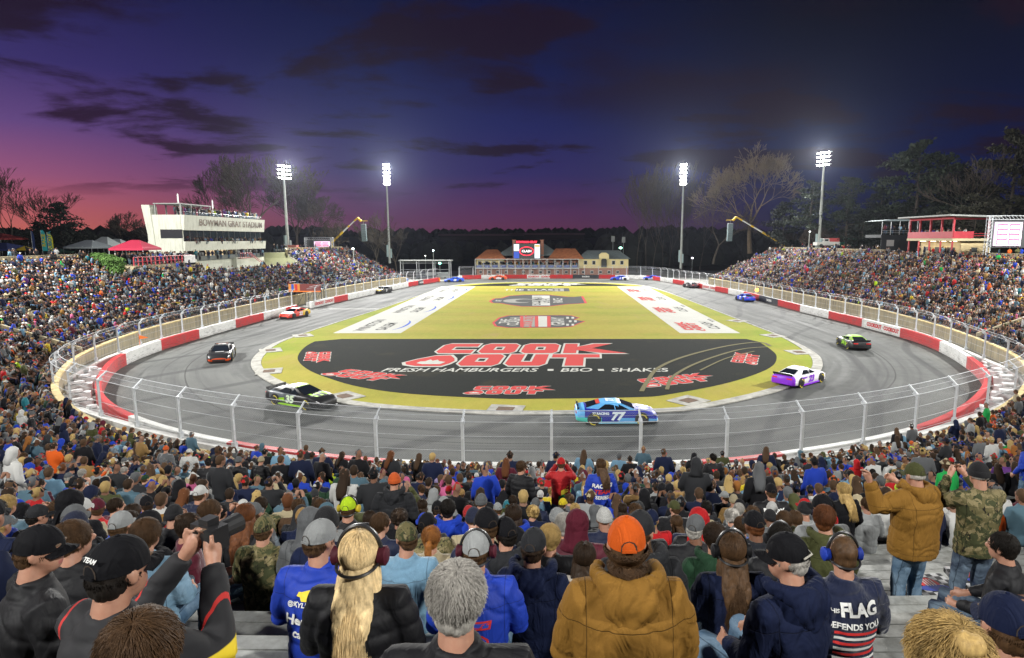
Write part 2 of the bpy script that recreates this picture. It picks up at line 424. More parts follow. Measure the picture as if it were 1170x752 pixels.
mb = MB(); n = len(KERB); mb.add([(p[0], p[1], GZ+.03) for p in KERB]+[(-.6, 90, GZ+.03)], [(i, (i+1) % n, n) for i in range(n)])
tag(mb.build('infield_grass', TURF), kind='stuff')

g = G('kerb_concrete', .85); n1 = g.noise(g.obj, 1.4, 6, .7); CURB = g.out(g.mix(g.rng(n1, .3, .7), (.22, .215, .19), (.42, .41, .37)), n1, .2)
mb = MB(); turn = ss(np.abs(KERB[:, 1]-98), 24, 42); wd = .22+.60*turn
V = [(p[0], p[1], GZ+.002) for p in KERB]+[(p[0], p[1], GZ+.07) for p in KERB]+[(p[0]-q[0]*w, p[1]-q[1]*w, GZ+.07) for p, q, w in zip(KERB, KN, wd)]+[(p[0]-q[0]*w, p[1]-q[1]*w, GZ+.02) for p, q, w in zip(KERB, KN, wd)]
F = [(l*n+i, l*n+(i+1) % n, (l+1)*n+(i+1) % n, (l+1)*n+i) for l in range(3) for i in range(n)]
mb.add(V, F); tag(mb.build('infield_kerb', CURB, smooth=False), kind='structure')
mb = MB(); mb.b2(-38.6, -27.5, 96.9, 97.25, GZ+.004, GZ+.006); tag(mb.build('painted_finish_line', mat('line_paint', (.62, .62, .6), .8, nscale=3, namt=.25)), kind='structure')

RUST = mat('rusty_grate', (.10, .055, .03), .9, nscale=9, namt=.4)
for k, (px, py) in enumerate([(308, 401), (306, 425), (392, 454), (577, 469), (788, 459), (914, 403), (884, 384), (345, 384), (843, 367)]):
    p = on_z(px, py); c = KERB[np.hypot(KERB[:, 0]-p.x, KERB[:, 1]-p.y).argmin()]; a = math.atan2(c[1]-p.y, c[0]-p.x)
    t = empty('drain_inlet', (p.x, p.y, GZ+.03), a, None, None)
    where = ['below the small logo by the turn kerb', 'at the widest point of the near turn', 'behind the black and green car', 'at the middle of the near turn', 'beyond the light blue car', 'ahead of the purple and white car', 'where the back straight meets the turn', 'beside the start of the front straight', 'by the grass corner on the far straight'][k]
    tag(t, 'concrete drain inlet in the turf '+where, 'drain', 'drain inlets along the kerb')
    m = MB(); m.b2(-1.1, .9, -1.15, 1.15, 0, .045); m.build('pad', CURB, t)
    m = MB(); m.b2(-.55, .35, -.55, .55, .047, .06); m.build('grate', RUST, t)

# ------------------------------------------------------------------ painted field graphics
g = G('painted_black_turf', .95); n1 = g.noise(g.obj, 9, 5, .8); n2 = g.noise(g.obj, .25, 5, .6)
yy = g.xyz(g.obj)
ring = g.math('SQRT', g.math('ADD', g.math('POWER', g.math('SUBTRACT', yy[0], 21.), 2.), g.math('POWER', g.math('SUBTRACT', yy[1], 39.), 2.)))
col = g.mix(g.rng(n1, .4, .75), (.006, .008, .0075), (.024, .027, .022)); col = g.mix(g.rng(n2, .55, .75, 0, .4), col, (.05, .042, .02)); g.b.inputs['Specular IOR Level'].default_value = .08
BLACKT = g.out(col, n1, .5)
g = G('white_field_paint', .95); n1 = g.noise(g.obj, 4, 6, .75); n2 = g.noise(g.obj, .5, 5, .7); WHITEP = g.out(g.mix(g.rng(n1, .54, .74, 0, .7), g.mix(n2, (.38, .38, .35), (.52, .52, .48)), (.24, .23, .10)), n1, .3)
g = G('red_field_paint', .95); n1 = g.noise(g.obj, 5, 6, .75); REDP = g.out(g.mix(g.rng(n1, .58, .8, 0, .6), (.46, .008, .006), (.22, .10, .03)), n1, .3)
BLUEP = mat('blue_field_paint', (.012, .07, .42), .9, nscale=2, namt=.2)
DARKP = mat('black_field_paint', (.018, .020, .020), .95, nscale=5, namt=.4)
GREYP = mat('grey_field_paint', (.22, .22, .20), .95, nscale=5, namt=.2)
inner = [(p[0]-q[0]*3.9, p[1]-q[1]*3.9) for p, q in zip(KERB, KN)]
pts = [p for p in inner if p[1] < 65.6]
pts = sorted(pts, key=lambda p: math.atan2(p[1]-66, p[0]+1.0))
poly = [(-22.2, 67.3)]+[p for p in pts]+[(20.4, 67.3)]
poly = [(-23.4, 67.3)]+pts+[(21.6, 67.3)]
mb = MB(); mb.add([(a, b, GZ+.036) for a, b in poly], [tuple(range(len(poly)))])
tag(mb.build('painted_field_apron', BLACKT), kind='structure')

def burger(mb, x, e, z, mi):
    pts = [(-.02, .10), (.35, -.02), (1.15, -.02), (1.32, .18), (1.40, .40), (1.30, .62), (1.05, .90), (.55, .86), (.1, .55), (-.16, .28)]
    cx_, cy_ = .65, .42
    mb.add([(x+cx_+(a-cx_)*(1+e*1.7), cy_+(b-cy_)*(1+e*2.2), z) for a, b in pts], [tuple(range(len(pts)))], mi)
def glyph(mb, ch, x, y, e, z, mi, w=1.3):
    t = .47
    def r(x0, x1, y0, y1): mb.add([(x+x0-e, y+y0-e, z), (x+x1+e, y+y0-e, z), (x+x1+e, y+y1+e, z), (x+x0-e, y+y1+e, z)], [(0, 1, 2, 3)], mi)
    def pg(ps): mb.add([(x+a, y+b, z) for a, b in ps], [tuple(range(len(ps)))], mi)
    c = .16
    if ch in 'OCU':
        # left post with chamfers, right post, bars butted between them
        pg([(-e, c), (c, -e), (t+e, -e), (t+e, 1+e), ((c if ch != 'U' else -e), 1+e), (-e, (1-c if ch != 'U' else 1+e))])
        if ch != 'C': pg([(w-t-e, -e), (w-c, -e), (w+e, c), (w+e, 1-c if ch == 'O' else 1+e), (w-c if ch == 'O' else w+e, 1+e), (w-t-e, 1+e)])
        if ch != 'U': pg([(t+e, 1-.33-e), (w-t-e if ch == 'O' else w+e, 1-.33-e), (w-t-e if ch == 'O' else w+e, 1+e), (t+e, 1+e)])
        pg([(t+e, -e), (w-t-e if ch != 'C' else w+e, -e), (w-t-e if ch != 'C' else w+e, .33+e), (t+e, .33+e)])
    if ch == 'K':
        pg([(-e, -e), (t+e, -e), (t+e, 1+e), (-e, 1+e)])
        pg([(t+e, .36-e), (w*.8, .52), (w*1.35+e, 1+e), (w*.85-e, 1+e), (t+e, .66+e)])
        pg([(t+e, .30+e*.2), (w*1.1-e, -e), (w*1.75+e, -e), (w*.8, .50), (t+e, .355-e)])
    if ch == 'T':
        pg([(-.08-e, 1-.3-e), (w+.25+e, 1-.3-e), (w+.25+e, 1+e), (-.08-e, 1+e)]); pg([(.42-e, -e), (.42+t+.12+e, -e), (.42+t+.12+e, .7-e), (.42-e, .7-e)])
def cookout(name, M, label, flat=True, mats=None, dz=.006, tagit=True, parent=None):
    """two-row chunky red lettering with a white edge"""
    mb = MB()
    for lay, (e, mi) in enumerate(((.075, 0), (.0, 1))):
        z = dz*(1+lay*2)
        for k, ch in enumerate('COOK'): glyph(mb, ch, .45+k*1.52, 1.12, e, z+k*dz*.2, mi)
        for k, ch in enumerate('OUT'): glyph(mb, ch, 1.72+k*1.52, 0, e, z+dz*.9+k*dz*.2, mi)
        burger(mb, .1, e, z+dz*.5, mi)
    mb.add([(.1+a, b, dz*4.6) for a, b in [(.25, .2), (.5, .12), (1.05, .12), (1.15, .3), (.9, .38), (.8, .5), (.68, .4), (.55, .52), (.45, .36), (.3, .34)]], [tuple(range(10))], 0)
    sh = Matrix(((1, .14, 0, 0), (0, 1, 0, 0), (0, 0, 1, 0), (0, 0, 0, 1)))
    T = M @ sh @ Matrix.Translation((-3.7, -1.06, 0))
    mb.v = [tuple(T @ Vector(p)) for p in mb.v]
    o = mb.build(name, mats or [WHITEP, REDP], parent)
    if tagit: tag(o, label, 'painted logo', 'painted sponsor logos on the field')
    return o
def Mg(x, y, sc, rz=0, z=GZ+.04, sy=None):
    return Matrix.Translation((x, y, z)) @ Matrix.Rotation(rz, 4, 'Z') @ Matrix.Diagonal((sc, sy or sc, 1, 1))
cookout('field_logo', Mg(-2.6, 58.3, 2.75, 0, sy=5.35), 'largest red and white two-row lettering across the black field apron')
for t_, px_, lb in (('FRESH HAMBURGERS', 522, 'longest white slanted words painted under the largest red lettering'), ('BBQ', 658, 'three white letters between the two dots of the painted slogan line'), ('SHAKES', 732, 'last white word of the painted slogan, next to the tyre arcs')):
    mb = MB(); add_text(mb, t_, 2.0, Mg(on_z(px_, 427).x, 50.9, 1, 0, GZ+.045), 0, .03, .25, .70); tag(mb.build('field_slogan', WHITEP), lb, 'painted text')
for px_, lb in ((629, 'white dot before the three letters of the painted slogan'), (688, 'white dot after the three letters of the painted slogan')):
    mb = MB(); x_ = on_z(px_, 427).x; mb.b2(x_-.25, x_+.25, 50.6, 51.3, GZ+.045, GZ+.047); tag(mb.build('field_dot', WHITEP), lb, 'painted dot')
for (px, py, sc, rz, lb) in [(585, 446.5, .93, 0, 'small red and white logo at the middle of the apron near edge'), (418, 429.5, 1.0, -.42, 'red and white logo tilted beside the black and green car'),
                             (363, 408.5, .85, -1.25, 'red and white logo at the apron end toward the press box'), (774, 434.5, 1.0, .40, 'red and white logo crossed by a tyre arc'),
                             (852, 409.5, .85, 1.2, 'red and white logo at the apron end toward the purple car')]:
    p = on_z(px, py); cookout('field_logo', Mg(p.x, p.y, sc*.95, rz, sy=sc*1.22), lb)
# tyre arcs worn into the black paint
g = G('worn_turf_arc', .95); n1 = g.noise(g.obj, 5, 5, .7); ARC = g.out(g.mix(n1, (.05, .05, .02), (.17, .14, .045)))
mb = MB()
for kk, (pp, w) in enumerate(((((733, 448), (740, 436), (752, 421), (782, 408), (830, 396), (868, 391.5), (880, 396)), .18), (((762, 446), (770, 430), (800, 414), (845, 400), (876, 397)), .15), (((800, 424), (830, 410), (862, 402)), .10))):
    P = smooth_path([tuple(on_z(*q)[:2]) for q in pp], 50); NN = normals(P); m_ = len(P); zz_ = GZ+.062+kk*.003
    mb.add([(p[0]+q[0]*w, p[1]+q[1]*w, zz_) for p, q in zip(P, NN)]+[(p[0]-q[0]*w, p[1]-q[1]*w, zz_) for p, q in zip(P, NN)], [(i, i+1, m_+i+1, m_+i) for i in range(m_-1)])
tag(mb.build('tyre_marks', ARC), kind='structure')
# side strips
for side, (x0, x1) in enumerate(((-25.9, -17.9), (15.1, 22.2))):
    mb = MB(); mb.add([(x0, 71.5, GZ+.037), (x1, 71.5, GZ+.037), (x1, 143, GZ+.037), (x0, 143, GZ+.037)], [(0, 1, 2, 3)])
    tag(mb.build('field_banner', WHITEP), ['long white strip with blue swooshes beside the front straight', 'long white strip with red lettering beside the back straight'][side], 'field banner')
    for k in range(4):
        yc = 78.5+k*18.2; xc = (x0+x1)/2
        if side == 0:
            mb = MB(); add_text(mb, 'WINSTON', 1.8, Mg(xc-1.5, yc, 1, R(90), GZ+.041), 0, .05, 0, 1.25); add_text(mb, 'SALEM', 1.8, Mg(xc+.9, yc-1.2, 1, R(90), GZ+.041), 0, .05, 0, 1.25)
            ph = [(math.cos(a), math.sin(a)) for a in np.linspace(.3, 2.9, 14)]
            sw = [(xc+2.7-.2+1.4*(s_-.45), yc+4.6*c_, GZ+.0415) for c_, s_ in ph]+[(xc+2.7-.2+.75*(s_-.45), yc+4.3*c_, GZ+.0415) for c_, s_ in reversed(ph)]
            mb.add(sw, [tuple(range(len(sw)))], 1)
            o = mb.build('field_logo', [DARKP, BLUEP])
            tag(o, ['nearest', 'second nearest', 'third', 'farthest'][k]+' black lettering with a blue swoosh on the white strip', 'painted logo', 'swoosh logos on the white strip')
        else:
            o = cookout('field_logo', Mg(xc-1.2, yc-1, 1.1, R(90), sy=1.15), '')
            tag(o, ['nearest', 'second nearest', 'third', 'farthest'][k]+' red lettering on the white strip by the back straight', 'painted logo', 'red logos on the white strip')
            mb = MB(); add_text(mb, 'CLASH', 1.8, Mg(xc+1.7, yc-.5, 1, R(90), GZ+.041), 0, .04, .3, 1.2)
            for i_ in range(6): mb.add([(xc+2.7+.3*(i_ % 2), yc+3+i_*.5, GZ+.0415), (xc+3.0+.3*(i_ % 2), yc+3+i_*.5, GZ+.0415), (xc+3.0+.3*(i_ % 2), yc+3.45+i_*.5, GZ+.0415), (xc+2.7+.3*(i_ % 2), yc+3.45+i_*.5, GZ+.0415)], [(0, 1, 2, 3)])
            tag(mb.build('field_text', DARKP), ['nearest', 'second nearest', 'third', 'farthest'][k]+' black slanted word beside red lettering on the strip', 'painted text', 'black words on the white strip')
def poly_px(mb, pts, z, mi, grow=1.0, c=None):
    P = [on_z(*q) for q in pts]
    cx_ = sum(p.x for p in P)/len(P); cy_ = sum(p.y for p in P)/len(P)
    mb.add([(cx_+(p.x-cx_)*grow, cy_+(p.y-cy_)*grow, z) for p in P], [tuple(range(len(P)))], mi)
# barrel-shaped event emblem
mb = MB()
sh_ = [(565, 369), (572, 363.5), (582, 361), (640, 360.6), (652, 361), (661, 363.5), (655, 365.5), (667, 367.5), (660, 370), (652, 373.5), (640, 374.3), (582, 374.6), (568, 373)]
poly_px(mb, sh_, GZ+.037, 1, 1.05); poly_px(mb, sh_, GZ+.041, 0)
for (a, b, mi) in ((594, 598, 1), (598, 611, 3), (611, 615, 1), (615, 625, 2), (625, 629, 1)):
    poly_px(mb, [(a, 361.6), (b, 361.6), (b+.3, 373.8), (a+.2, 373.8)], GZ+.045, mi)
for (px, py, t_, s_, mi) in ((577.5, 367.5, 'THE', 1.9, 2), (588, 367.5, 'CLASH', 2.1, 2), (604, 367.5, 'COOK OUT', 1.8, 1), (638, 367.5, 'GRAY', 2.5, 2)):
    p = on_z(px, py); add_text(mb, t_, s_, Matrix.Translation((p.x, p.y, GZ+.049)) @ Matrix.Rotation(R(90), 4, 'Z'), mi, .04, 0, 1.25)
for i_ in range(4):
    for j_ in range(3):
        if (i_+j_) % 2 == 0: poly_px(mb, [(647+i_*3, 362.5+j_*4), (650+i_*3, 362.5+j_*4), (650+i_*3, 364.6+j_*4), (647+i_*3, 364.6+j_*4)], GZ+.049, 2)
tag(mb.build('field_emblem', [DARKP, REDP, WHITEP, GREYP]), 'black barrel-shaped emblem with red stripes nearest the apron', 'painted emblem')
mb = MB()
sh_ = [(561, 344.3), (566, 341.4), (574, 341), (582, 338.4), (600, 337.2), (626, 337.2), (648, 339.5), (656, 339.6), (664, 338.8), (668, 346.5), (660, 347.2), (648, 347.7), (626, 350.3), (596, 350.3), (580, 348), (572, 346.6), (564, 346.4)]
poly_px(mb, sh_, GZ+.037, 1, 1.05); poly_px(mb, sh_, GZ+.041, 0)
poly_px(mb, [(608, 338), (628, 338), (628.5, 349.4), (608, 349.4)], GZ+.045, 2)
for (px, py, t_, s_, mi) in ((613.5, 343.7, 'BOWMAN', 2.6, 0), (622.5, 343.7, 'GRAY', 2.9, 0), (638, 343.7, 'RACE', 2.4, 2), (570, 343.9, 'AT', 1.5, 2)):
    p = on_z(px, py); add_text(mb, t_, s_, Matrix.Translation((p.x, p.y, GZ+.049)) @ Matrix.Rotation(R(90), 4, 'Z'), mi, .04, 0, 1.25)
p = on_z(594, 344)
a_ = np.linspace(.6, 5.2, 22); cr_ = [(p.x+3.0*math.cos(q), p.y+3.8*math.sin(q), GZ+.049) for q in a_]+[(p.x+1.0+1.8*math.cos(q), p.y+2.6*math.sin(q), GZ+.049) for q in a_[::-1]]
mb.add(cr_, [tuple(range(len(cr_)))], 3)
tag(mb.build('field_emblem', [DARKP, REDP, WHITEP, GREYP]), 'black car-shaped emblem with white block, the middle of the field emblems', 'painted emblem')
mb = MB(); poly_px(mb, [(590, 329.6), (650, 329.6), (651, 333.2), (588, 333.2)], GZ+.037, 0); p = on_z(608, 331.5)
add_text(mb, 'THE CLASH', 2.4, Matrix.Translation((p.x, p.y, GZ+.043)) @ Matrix.Diagonal((1, 2.2, 1, 1)), 2, .04); poly_px(mb, [(631, 330), (644, 330), (644.5, 333), (631, 333)], GZ+.043, 3)
tag(mb.build('field_emblem', [DARKP, REDP, WHITEP, GREYP]), 'narrow black bar with white letters, farthest of the field emblems', 'painted emblem')
mb = MB(); pf = [(-23.6, 144.6)]+[p for p in sorted([q for q in inner if q[1] > 145.2], key=lambda p: p[0])]+[(22., 144.6)]
mb.add([(a, b, GZ+.038) for a, b in pf], [tuple(range(len(pf)))]); tag(mb.build('painted_far_apron', BLACKT), kind='structure')
cookout('field_logo', Mg(-.6, 149.6, 2.5, 0, sy=3.6), 'grey and red lettering on the far black apron', mats=[GREYP, WHITEP])

# ------------------------------------------------------------------ safety barrier, outer wall, catch fence
def barrier_paint(tone):
    g = G('barrier_'+tone, .55); z = g.xyz(g.obj)[2]; w = g.wave(g.obj, 1.35, 0, 1, 'Z'); n = g.noise(g.obj, .9, 6, .7); f = g.noise(g.map(g.obj, (1, 1, 6)), 3, 5, .7)
    base = {'red': (.50, .012, .016), 'white': (.66, .66, .64), 'black': (.015, .018, .026)}[tone]
    low = g.rng(z, GZ, GZ+.35, .55, 0)
    col = g.mix(g.math('MULTIPLY', low, g.rng(f, .3, .7)), base, (.10, .085, .07)); col = g.mix(g.rng(n, .45, .75, 0, .45), col, (.09, .08, .075)); sc_ = g.noise(g.map(g.obj, (.5, .5, 7)), 2.2, 6, .7, .4); col = g.mix(g.math('MULTIPLY', g.rng(sc_, .54, .62, 0, .75), g.rng(z, GZ+.95, GZ+.45)), col, (.03, .03, .03))
    return g.out(col, g.rng(w, 0, .12), .8 if tone == 'red' else .35, dist=.03)
BP = {k: barrier_paint(n_) for k, n_ in (('R', 'red'), ('W', 'white'), ('K', 'black'))}
NEAR = [(0, 150, 'R'), (150, 258, 'W'), (258, 433, 'R'), (433, 780, 'W'), (780, 883, 'R'), (883, 1036, 'W'), (1036, 1300, 'R')]
SIDE = [(0, 147, 'R'), (147, 188, 'W'), (188, 232, 'R'), (232, 271, 'W'), (271, 303, 'R'), (303, 328, 'W'), (328, 342, 'R'), (342, 358, '-'), (358, 382, 'C'), (382, 399, 'R'), (399, 467, 'W'), (467, 478, 'R'), (478, 485, 'K'), (485, 503, 'R'), (503, 527, '-'), (527, 530, 'W'),
        (530, 553, 'R'), (553, 578, 'W'), (578, 604, 'R'), (604, 632, 'C'), (632, 658, 'R'), (658, 685, 'K'), (685, 703, 'R'), (703, 739, 'W'), (739, 755, 'R'), (755, 770, 'W'), (770, 782, 'R'), (782, 792, 'W'), (792, 803, 'R'), (803, 818, 'C'), (818, 834, 'R'), (834, 851, 'W'),
        (851, 869, 'R'), (869, 890, 'K'), (890, 916, 'R'), (916, 948, 'W'), (948, 987, 'R'), (987, 1033, 'C'), (1033, 1074, 'R'), (1074, 1106, 'W'), (1106, 1300, 'R')]
def seg_code(i):
    p = BARR[i]; px = proj((p[0], p[1], GZ+.5))[0]
    tb = NEAR if p[1] < 45.5 else SIDE
    for k, (a, b, c) in enumerate(tb):
        if a <= px < b: return (k+(100 if tb is SIDE else 0), c)
    return (999, 'W')
codes = [seg_code(i) for i in range(nb)]
barrier = empty('safety_barrier', (0, 0, 0), 0, 'red and white steel safety barrier ringing the whole track', 'barrier')
def strip_solid(mb, idx, o0, o1, z0, z1, path=BARR, nrm=BN, mi=0, hf=None):
    """solid that follows a path between two offsets"""
    rings = []
    for i in idx:
        p, q = path[i % len(path)], nrm[i % len(path)]
        a = o0(i) if callable(o0) else o0; b = o1(i) if callable(o1) else o1
        zt = z1(i) if callable(z1) else z1; zb = z0(i) if callable(z0) else z0
        rings.append([(p[0]+q[0]*a, p[1]+q[1]*a, zb), (p[0]+q[0]*b, p[1]+q[1]*b, zb), (p[0]+q[0]*b, p[1]+q[1]*b, zt), (p[0]+q[0]*a, p[1]+q[1]*a, zt)])
    mb.loft(rings, mi)
starts = [i for i in range(nb) if codes[i][0] != codes[i-1][0]]
gapat = []
for si, s0 in enumerate(starts):
    s1 = starts[(si+1) % len(starts)];  s1 = s1+nb if s1 <= s0 else s1
    c = codes[s0][1]
    if c == '-': gapat.append((s0, s1)); continue
    mb = MB(); strip_solid(mb, range(s0, s1+1), -.02, .34, GZ+.01, GZ+1.06)
    nm = {'R': 'red_panel', 'W': 'white_panel', 'K': 'black_panel', 'C': 'white_panel'}[c]
    ob = mb.build(nm, BP['W' if c == 'C' else c], barrier)
    if c in 'CK':
        L_ = s1-s0; mt = [mat('barrier_letters', (.50, .012, .016), .6)] if c == 'C' else [mat('barrier_letters_white', (.6, .6, .58), .6)]
        for fr in ((.27, .73) if c == 'C' else (.5,)):
            i = int(s0+L_*fr) % nb; p, q = BARR[i], BN[i]
            X = Vector((q[1], -q[0], 0)); X = X if (X.cross(Vector((0, 0, 1))).dot(Vector((-q[0], -q[1], 0)))) > 0 else -X
            Mx = Matrix(((X.x, 0, -q[0], p[0]-q[0]*.045), (X.y, 0, -q[1], p[1]-q[1]*.045), (0, 1, 0, GZ+.55), (0, 0, 0, 1)))
            m2 = MB(); 
            if c == 'C': add_text(m2, 'COOKOUT', .62, Mx, 0, .035, 0, 1.0)
            else: add_text(m2, 'RACING', .5, Mx, 0, .03, 0, 1.1)
            m2.build('lettering', mt, ob)
# outer concrete wall that carries the fence
def goff(i):
    p = BARR[i % nb]; return .42+2.0*math.exp(-(math.hypot(p[0]+33, p[1]-42)/9)**2)+2.0*math.exp(-(math.hypot(p[0]-32, p[1]-42)/9)**2)
g = G('outer_wall_white', .8); n = g.noise(g.obj, .8, 6, .7); f = g.noise(g.map(g.obj, (1, 1, .3)), 5, 5, .7)
WALLW = g.out(g.mix(g.rng(n, .35, .75), (.56, .56, .54), (.30, .29, .28)), f, .2)
ow_ = empty('outer_wall', (0, 0, 0), 0, 'white concrete outer wall under the catch fence', 'wall')
gaps = sorted(gapat); runs = []
if gaps:
    for a, b in zip(gaps, gaps[1:]+[(gaps[0][0]+nb, gaps[0][1]+nb)]): runs.append((a[1], b[0]))
else: runs = [(0, nb)]
for a, b in runs:
    mb = MB(); strip_solid(mb, range(a, b+1), goff, lambda i: goff(i)+.42, GZ+.005, GZ+.98); mb.build('wall_section', WALLW, ow_)
# foam blocks and loose crash cushions in the widest gaps
FOAM = mat('white_foam', (.62, .62, .62), .8, nscale=3, namt=.2, bump=.4, bscale=8)
foam = [i for i in range(nb) if goff(i) > 1.2][::3]
for k, i in enumerate(foam):
    p, q = BARR[i], BN[i]; o = .34+(goff(i)-.34)/2; h = .75+.15*rnd.random(); w_ = max(.35, goff(i)-.75)
    mb = MB(); mb.box((0, 0, h/2), (w_, .8, h)); mb.box((.1*w_, .1, h+.12), (w_*.6, .5, .22), .3, 0, .1)
    t = mb.build('foam_cushion', FOAM, None, (p[0]+q[0]*o, p[1]+q[1]*o, GZ), math.atan2(q[1], q[0]), True)
    md = t.modifiers.new('b', 'BEVEL'); md.width = .05; md.segments = 2
    tag(t, 'white foam crash cushion wedged in the gap behind the corner barrier', 'crash cushion', 'foam cushions behind the corner barriers')
# catch fence
GALV = mat('galvanised_steel', (.46, .48, .50), .6, .35, nscale=6, namt=.15)
g = G('chain_link', .4); u, v, _ = g.xyz(g.uv); g.b.inputs['Metallic'].default_value = .6
a_ = g.math('FRACT', g.math('MULTIPLY', g.math('ADD', u, v), 9.)); b_ = g.math('FRACT', g.math('MULTIPLY', g.math('SUBTRACT', u, v), 9.))
wire = g.math('MAXIMUM', g.math('LESS_THAN', a_, .05), g.math('LESS_THAN', b_, .05)); g.lk(wire, g.b.inputs['Alpha'])
g.b.inputs['Metallic'].default_value = .2; g.b.inputs['Roughness'].default_value = .7; LINK = g.out((.26, .275, .29))
fence = empty('catch_fence', (0, 0, 0), 0, 'tall galvanised chain-link catch fence with bent-in posts around the track', 'fence')
FT = GZ+.98; FH = 2.15
def fpt(i, o, z): 
    p, q = BARR[i % nb], BN[i % nb]; k = goff(i)+.22+o; return Vector((p[0]+q[0]*k, p[1]+q[1]*k, z))
def fpos(a_len, o, z):
    t = (a_len % arc[-1]); i = int(np.searchsorted(arc, t, side='right')-1); i = min(i, nb-1); f = (t-arc[i])/(arc[i+1]-arc[i]); A = fpt(i, o, z); B = fpt(i+1, o, z); return A.lerp(B, f)
for a, b in runs:
    mb = MB()
    prof = [(0, FT), (0, FT+FH), (-.46, FT+FH+.38)]
    for i in range(a, b):
        for k in range(2):
            (o0, z0), (o1, z1) = prof[k], prof[k+1]
            u0 = arc[i % nb]; u1 = u0+(arc[i % nb+1]-arc[i % nb]); v0 = z0 if k == 0 else FT+FH; v1 = z1 if k == 0 else FT+FH+.75
            mb.add([fpt(i, o0, z0), fpt(i+1, o0, z0), fpt(i+1, o1, z1), fpt(i, o1, z1)], [(0, 1, 2, 3)], 0, [((u0, v0), (u1, v0), (u1, v1), (u0, v1))])
    mb.build('chain_link', LINK, fence)
    for (o, z, r) in ((0.03, FT+.25, .009), (0.03, FT+.85, .009), (0.03, FT+1.5, .009), (0.03, FT+FH, .016), (-.46, FT+FH+.38, .017), (-.24, FT+FH+.2, .006)):
        m2 = MB(); m2.tube([fpt(i, o, z) for i in range(a, b+1)], r, 5); m2.build('cable', GALV, fence)
pm = MB(); pm.box((0, 0, (FH-.98)/2), (.11, .13, FH+.98)); pm.tube([(0, 0, FH-.03), (-.5, 0, FH+.41)], .048, 6); pm.box((-.1, 0, FH-.02), (.26, .15, .16), 0, 0, 0, .6); pm.box((0, 0, .15), (.2, .22, .3))
pmesh = pm.mesh('post', [GALV]); npst = 0
# a post stands at x = .39 on the near side
t0 = float(arc[int(np.argmin(np.hypot(BARR[:, 0]-.39, BARR[:, 1]-26.5)))]); tot = arc[-1]; NP = 99; stepp = tot/NP
for k in range(NP):
    t = (t0+k*stepp) % tot; i = int(np.searchsorted(arc, t, side='right')-1) % nb
    if any(a <= i < b or a <= i+nb < b for a, b in gaps): continue
    p = fpos(t, 0, FT); q = BN[i]
    o = bpy.data.objects.new('post', pmesh); link(o, fence); o.location = p; o.rotation_euler = (0, 0, math.atan2(q[1], q[0]))

# ------------------------------------------------------------------ parapet and seating bowl
g = G('weathered_tan_concrete', .9); n = g.noise(g.obj, .5, 6, .65); st = g.noise(g.map(g.obj, (2.5, 2.5, .25)), 1.2, 6, .7); f = g.noise(g.obj, 9, 4, .7)
TAN = g.out(g.mix(g.rng(st, .35, .75), g.mix(n, (.30, .25, .14), (.40, .34, .22)), (.15, .13, .095)), f, .35)
TANCAP = mat('parapet_cap', (.44, .34, .15), .85, nscale=2, namt=.3, bump=.3, bscale=15)
g = G('stand_concrete', .92); n = g.noise(g.obj, .9, 6, .7); f = g.noise(g.obj, 7, 5, .7)
STEP = g.out(g.mix(g.rng(n, .3, .7), (.035, .030, .020), g.mix(f, (.07, .06, .042), (.11, .10, .075))), f, .3)
npa = len(PARA); PT = Z0+.62
STOP = np.array([stop_(p[1]) for p in PARA])
for i in range(npa):
    x, y = PARA[i]
    if x < 0: STOP[i] -= 5.6*ss(y, 93, 98)*(1-ss(y, 124, 129))+0*y; STOP[i] = min(STOP[i], 16-4.2*ss(y, 79, 81.5)) if 79 < y < 97 else STOP[i]

par = empty('parapet_wall', (0, 0, 0), 0, 'weathered tan concrete parapet in front of the seats', 'wall')
for a in range(0, npa-1, 51):
    b = min(a+51, npa-1)
    mb = MB(); strip_solid(mb, range(a, b+1), -.28, 0, GZ+.003, PT, PARA, PN); mb.build('wall_section', TAN, par)
    mb = MB(); strip_solid(mb, range(a, b+1), -.34, .05, PT+.001, PT+.12, PARA, PN); mb.build('coping', TANCAP, par)
mb = MB()
idx = list(range(0, npa, 2)); idx += [npa-1] if idx[-1] != npa-1 else []
rows_max = int(28/ROW)
prof = []
for i in idx:
    smax = STOP[i]; yi = PARA[i, 1]; pr_ = [(.02, GZ+.004)]
    for r in range(rows_max+1):
        s0 = .02+r*ROW; z = float(rowz(yi, r))
        s0c = min(s0, smax+.001*r); s1c = min(s0+ROW, smax+.001*(r+1))
        zc = float(rowz(yi, min(r, int(smax/ROW))))
        pr_ += [(s0c, zc), (s1c, zc)]
    pr_ += [(smax+.1, pr_[-1][1]), (smax+.1, GZ-.05)]
    prof.append(pr_)
V = []; m_ = len(prof[0])
for i, pr_ in zip(idx, prof):
    p, q = PARA[i], PN[i]; V += [(p[0]+q[0]*a, p[1]+q[1]*a, z) for a, z in pr_]
F = [(a*m_+k, (a+1)*m_+k, (a+1)*m_+k+1, a*m_+k+1) for a in range(len(idx)-1) for k in range(m_-1)]
F += [tuple(range(m_)), tuple((len(idx)-1)*m_+k for k in range(m_-1, -1, -1))]
mb.add(V, F)
stand = empty('grandstand', (0, 0, 0), 0, 'horseshoe concrete grandstand with aluminium bench rows wrapping the near turn', 'grandstand')
mb.build('terraces', STEP, stand)
